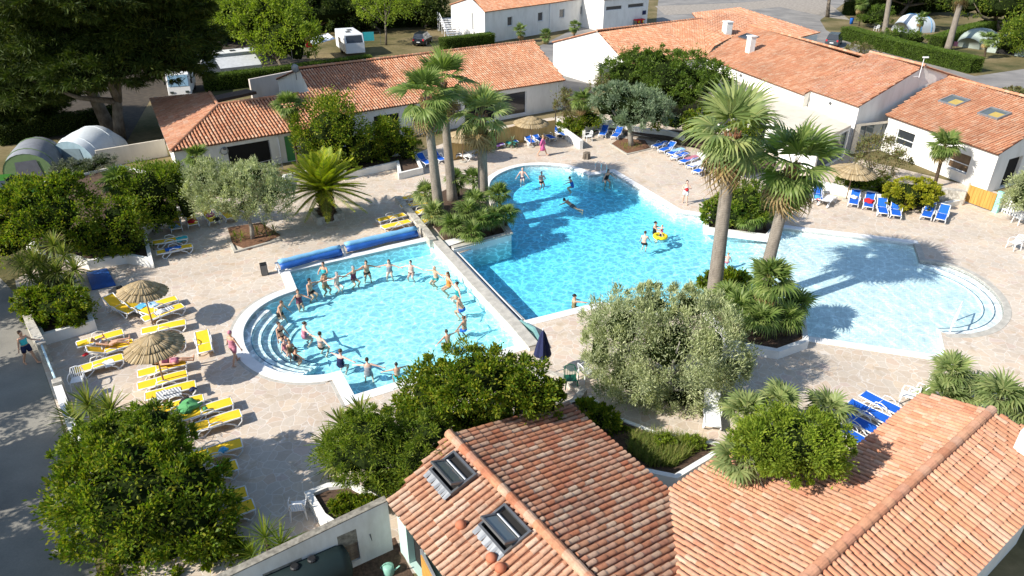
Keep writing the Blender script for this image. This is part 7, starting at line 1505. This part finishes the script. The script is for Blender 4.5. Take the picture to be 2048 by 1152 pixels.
# trees across the path, left of the picture: they shade it
for (x, y), bl, l in (((-21.5, 10.5), 1.15, 'tree across the path whose shade falls on the near tarmac'), ((-23.5, 15.5), 1.1, 'tree across the path shading the gate'), ((-27, 20.5), 1.1, 'tree across the path shading the lower left planter'), ((-31, 28), 1.2, 'tree across the path farthest up, shading the glossy shrubs')):
    root = empty('leafy_tree', (x, y, 0), 0, l, 'tree', 'trees across the path'); Bl = [(x, y, 4.6, 2.4*bl, 2.4*bl, 1.8), (x+.8, y+1.8, 3.8, 1.9, 1.9, 1.4), (x-.6, y-1.6, 4.0, 1.9, 1.9, 1.5)]
    crown('crown', Bl, LF_DARK, .2, .1, 150, 60, root, cr=.28); limbs(root, V3(x, y, 0), Bl, .16, BARK, 5)
# ---------------- campsite: tents, caravans, cars
def camper(name, px, rz, L, Wd, H, label, group=None, cab=False):
    c = at(*px); root = empty(name, c, R(rz), label, 'caravan' if not cab else 'motorhome', group); m = MB()
    pr = [(-L/2, .5), (-L/2-.05, H*.7), (-L/2+.25, H), (L/2-.5, H), (L/2-.05, H*.62), (L/2, .5)] if not cab else [(-L/2, .45), (-L/2, H), (L/2-1.2, H), (L/2-.55, H*.86), (L/2-.05, H*.45), (L/2+.15, .5)]
    n = len(pr); m.add([(x, -Wd/2, z) for x, z in pr]+[(x, Wd/2, z) for x, z in pr], [tuple(range(n)), tuple(range(n, 2*n))[::-1]]+[(i, n+i, n+(i+1) % n, (i+1) % n) for i in range(n)]); m.build('body', plain('caravan_white', (.78, .78, .77), .35, var=.04), root, local=True, bevel=.06)
    m = MB(); [m.box((x, y, H+.05), (.6, .6, .1)) for x, y in ((-.6, .2), (.9, -.3))]; m.build('roof_light', GLASS, root, local=True, bevel=.02)
    m = MB(); m.box((-.4, -Wd/2-.01, H*.62), (1.3, .05, .6)); m.build('side_window', GLASS, root, local=True); m = MB(); m.box((.9, Wd/2+.01, H*.62), (1.1, .05, .6)); m.build('side_window', GLASS, root, local=True)
    if cab:
        m = MB(); x0, z0, x1, z1 = L/2-.52, H*.85, L/2-.07, H*.48; m.add([(x0+.03, -Wd/2+.15, z0), (x0+.03, Wd/2-.15, z0), (x1+.03, Wd/2-.15, z1), (x1+.03, -Wd/2+.15, z1)], [(0, 1, 2, 3)]); m.build('windscreen', plain('sun_blind', (.22, .36, .48), .3), root, local=True)
        for s in (-1, 1): m = MB(); m.box((L/2-.3, s*(Wd/2+.15), H*.62), (.1, .18, .4)); m.build('mirror', BLACK, root, local=True); m = MB(); m.box((L/2+.12, s*Wd*.33, .8), (.06, .35, .2)); m.build('headlight', GLASS2, root, local=True)
    else: m = MB(); x0, z0, x1, z1 = L/2-.46, H*.95, L/2-.08, H*.64; m.add([(x0+.03, -Wd/2+.2, z0), (x0+.03, Wd/2-.2, z0), (x1+.03, Wd/2-.2, z1), (x1+.03, -Wd/2+.2, z1)], [(0, 1, 2, 3)]); m.build('front_window', GLASS, root, local=True)
    for x in ((-.3,) if not cab else (-L*.28, L*.32)):
        for s in (-1, 1): m = MB(); m.tube([(x, s*(Wd/2-.22), .34), (x, s*(Wd/2+.01), .34)], .34, 14); m.build('wheel', BLACK, root, local=True)
    return root
camper('caravan', (462, 148), 212, 6.8, 2.3, 2.6, 'white caravan with a rounded grey awning left of the bright leafy tree')
c2 = camper('caravan', (702, 106), -66, 6.4, 2.5, 2.8, 'white caravan with roof lights and an open awning with a red edge')
camper('motorhome', (368, 186), -72, 6.0, 2.2, 2.8, 'white motorhome with a blue-grey screened windscreen behind the annex roof', cab=True)
def awning(px, rz, w, d, h0, h1, mat, label, edge=None):
    root = empty('awning', at(*px), R(rz), label, 'awning'); m = MB(); m.add([(0, -w/2, h0), (0, w/2, h0), (d, w/2, h1), (d, -w/2, h1)], [(0, 1, 2, 3)]); o = m.build('canopy', mat, root, local=True); s = o.modifiers.new('s', 'SOLIDIFY'); s.thickness = .05
    for s in (-1, 1): m = MB(); m.tube([(d-.05, s*(w/2-.05), 0), (d-.05, s*(w/2-.05), h1)], .04, 6); m.build('pole', METAL, root, local=True)
    if edge: m = MB(); m.box((d-.4, -w/2+.1, h1-.5), (1.4, .05, .9)); m.build('side_panel', edge, root, local=True)
awning((668, 112), 204, 4.5, 2.8, 2.5, 1.9, plain('awning_white', (.7, .74, .8), .6), 'open pale awning on the left side of the caravan with roof lights', CL['red'])
awning((478, 156), -58, 4.5, 2.6, 2.4, 1.7, plain('awning_grey', (.5, .51, .52), .7), 'grey awning on the right side of the left caravan')
def car(px, rz, col, label, suv=False, name='car'):
    root = empty(name, at(*px), R(rz), label, 'car'); h = 1.68 if suv else 1.45; L = 4.5; Wd = 1.8
    sec = [(-2.25, .45, .75, .8), (-2.2, .3, .95, .9), (-1.9, .25, h*.62, .9), (-1.0, .25, h*.63, .9), (.9, .25, h*.60, .9), (1.8, .28, h*.52, .88), (2.2, .35, h*.44, .8), (2.27, .45, .62, .7)] 
    m = MB(); vs = []
    for x, z0, z1, w in sec: vs += [(x, -w, z0), (x, w, z0), (x, w, z1*.85), (x, w*.9, z1), (x, -w*.9, z1), (x, -w, z1*.85)]
    n = len(sec); m.add(vs, [(6*i+j, 6*i+6+j, 6*i+6+(j+1) % 6, 6*i+(j+1) % 6) for i in range(n-1) for j in range(6)]+[tuple(range(6))[::-1], tuple(6*(n-1)+j for j in range(6))]); m.build('body', col, root, local=True, bevel=.05)
    zr, zb = h, h*.6; rr = -1.9 if suv else -1.35; m = MB()
    m.add([(rr-.25, -.82, zb), (1.2, -.82, zb), (1.2, .82, zb), (rr-.25, .82, zb), (rr, -.62, zr), (.35, -.62, zr), (.35, .62, zr), (rr, .62, zr)], [(0, 1, 5, 4), (1, 2, 6, 5), (2, 3, 7, 6), (3, 0, 4, 7)]); m.build('windows', GLASS, root, local=True)
    m = MB(); m.box(((rr+.35)/2, 0, zr+.0), (.35-rr+.05, 1.28, .06)); m.build('roof', col, root, local=True, bevel=.03)
    for x in (-1.4, 1.4):
        for s in (-1, 1): m = MB(); m.tube([(x, s*.70, .32), (x, s*.91, .32)], .32, 16); w = m.build('wheel', BLACK, root, local=True); m = MB(); m.tube([(x, s*.90, .32), (x, s*.925, .32)], .19, 12); m.build('rim', ZINC, w, local=True)
    for s in (-1, 1):
        m = MB(); m.box((2.2, s*.62, h*.40), (.1, .3, .14)); m.build('headlight', GLASS2, root, local=True); m = MB(); m.box((-2.2, s*.7, h*.52), (.08, .2, .3)); m.build('tail_light', CL['red'], root, local=True)
    m = MB(); m.box((-2.27, 0, .62), (.03, .5, .12)); m.build('number_plate', PLAST, root, local=True)
car((846, 88), 80, plain('car_black', (.012, .013, .016), .25, spec=.6, var=0), 'dark estate car parked with its back to the camera on the dry grass', True)
car((20, 395), 12, plain('car_green', (.045, .17, .02), .3, spec=.6, var=.03), 'bright green car at the left edge in front of the green tent')
car((1666, 90), 60, plain('car_grey', (.05, .06, .07), .3, spec=.6, var=0), 'small dark car on the road behind the roof ridge', True)
def arch_tent(name, px, rz, L, Wd, H, mats, label, cat='tent'):
    root = empty(name, at(*px), R(rz), label, cat); n, k = 8, 12; m = MB(); vs = []
    for i in range(n+1):
        t = i/n; x = -L/2+L*t; hh = H*(.82+.18*math.sin(math.pi*t))*(1-.35*max(0, t-.75)*4); ww = Wd/2*(1-.25*max(0, t-.75)*4)
        for j in range(k+1): a = math.pi*j/k; vs.append((x, -ww*math.cos(a)*(1-.0), hh*math.sin(a)**.8))
    m.add(vs, [(i*(k+1)+j, (i+1)*(k+1)+j, (i+1)*(k+1)+j+1, i*(k+1)+j+1) for i in range(n) for j in range(k)]+[tuple(n*(k+1)+j for j in range(k+1))]); m.build('flysheet', mats[0], root, True, local=True)
    m = MB(); f = [(-L/2+.02, -Wd/2*math.cos(math.pi*j/k), H*.82*math.sin(math.pi*j/k)**.8) for j in range(k+1)]; m.add(f, [tuple(range(k+1))[::-1]]); m.build('front_panel', mats[1], root, local=True)
    m = MB(); q = .62; m.add([(-L/2-.02, -Wd*.28, .03), (-L/2-.02, Wd*.24, .03), (-L/2-.02, Wd*.2, H*.55), (-L/2-.02, -Wd*.22, H*.6)], [(3, 2, 1, 0)]); m.build('door_mesh', mats[2], root, local=True)
    for s in (.15, .6): m = MB(); m.tube([(-L/2+L*s, -Wd/2*1.01*math.cos(math.pi*j/k), H*(.82+.18*math.sin(math.pi*s))*1.012*math.sin(math.pi*j/k)**.8) for j in range(k+1)], .03, 5); m.build('pole_sleeve', mats[3], root, local=True)
TG = plain('tent_green', (.16, .24, .10), .8, var=.1); TGR = plain('tent_grey', (.22, .23, .25), .8, var=.12); TW = plain('tent_white', (.62, .66, .68), .7, var=.06); TB = plain('tent_blue', (.02, .30, .62), .7); TS = plain('tent_sage', (.34, .39, .34), .8, var=.1)
arch_tent('tunnel_tent', (80, 335), 105, 4.6, 3.4, 2.2, (TGR, TG, plain('mesh_grey', (.13, .13, .15), .8), TG), 'green and grey tunnel tent beside the green car')
arch_tent('dome_tent', (190, 312), 80, 4.6, 3.8, 2.3, (TW, plain('mesh_blue', (.26, .36, .40), .7), plain('mesh_slate', (.14, .19, .21), .7), TW), 'pale blue-white tent beside the conifer trunks')
arch_tent('dome_tent', (1822, 62), 200, 4.8, 4.4, 2.6, (TW, TW, TB, TB), 'round white tent with a blue top behind the small fan palm')
arch_tent('dome_tent', (1952, 92), 215, 5.0, 4.2, 2.4, (TS, TGR, DARK, TGR), 'left grey-green tent at the upper right campsite')
arch_tent('dome_tent', (2022, 104), 40, 5.2, 4.4, 2.6, (TS, TS, DARK, TGR), 'right grey-green tent nearest the road')
wl_ = empty('washing_line', at(735, 92), 0, 'washing line with a turquoise cloth beside the caravan', 'washing line'); a, b = at(728, 92), at(762, 90); m = MB(); [m.tube([q, q+V3(0, 0, 1.9)], .03, 6) for q in (a, b)]; m.tube([a+V3(0, 0, 1.85), b+V3(0, 0, 1.85)], .012, 5); m.build('posts', METAL, wl_); m = MB(); q = a+(b-a)*.3; m.box((q[0], q[1], 1.25), (1.6, .03, 1.2), math.atan2(*(b-a)[1::-1])); m.build('cloth', CL['turquoise'], wl_)
cc = empty('camping_chair', at(1910, 98), R(40), 'small red camping chair beside the tall trunk in the hedge', 'chair'); m = MB(); m.box((0, 0, .42), (.5, .5, .05)); m.build('seat', CL['rose'], cc, local=True); m = MB(); m.box((-.25, 0, .7), (.06, .5, .6)); m.build('backrest', CL['rose'], cc, local=True); [(lambda mm: (mm.tube([(x, y, 0), (x, y, .42)], .02, 5), mm.build('leg', METAL, cc, local=True)))(MB()) for x in (-.22, .22) for y in (-.22, .22)]
bn = empty('litter_bin', at(1702, 48), 0, 'blue litter bin by the road at the upper right', 'bin'); m = MB(); m.lathe([(.25, 0), (.3, .85), (.31, .9), (.26, .95)], (0, 0, 0), 14); m.build('bin_body', CL['blue'], bn, True, local=True); m = MB(); m.lathe([(.32, .95), (.3, 1.02), (.02, 1.08)], (0, 0, 0), 14); m.build('lid', CL['navy'], bn, local=True)
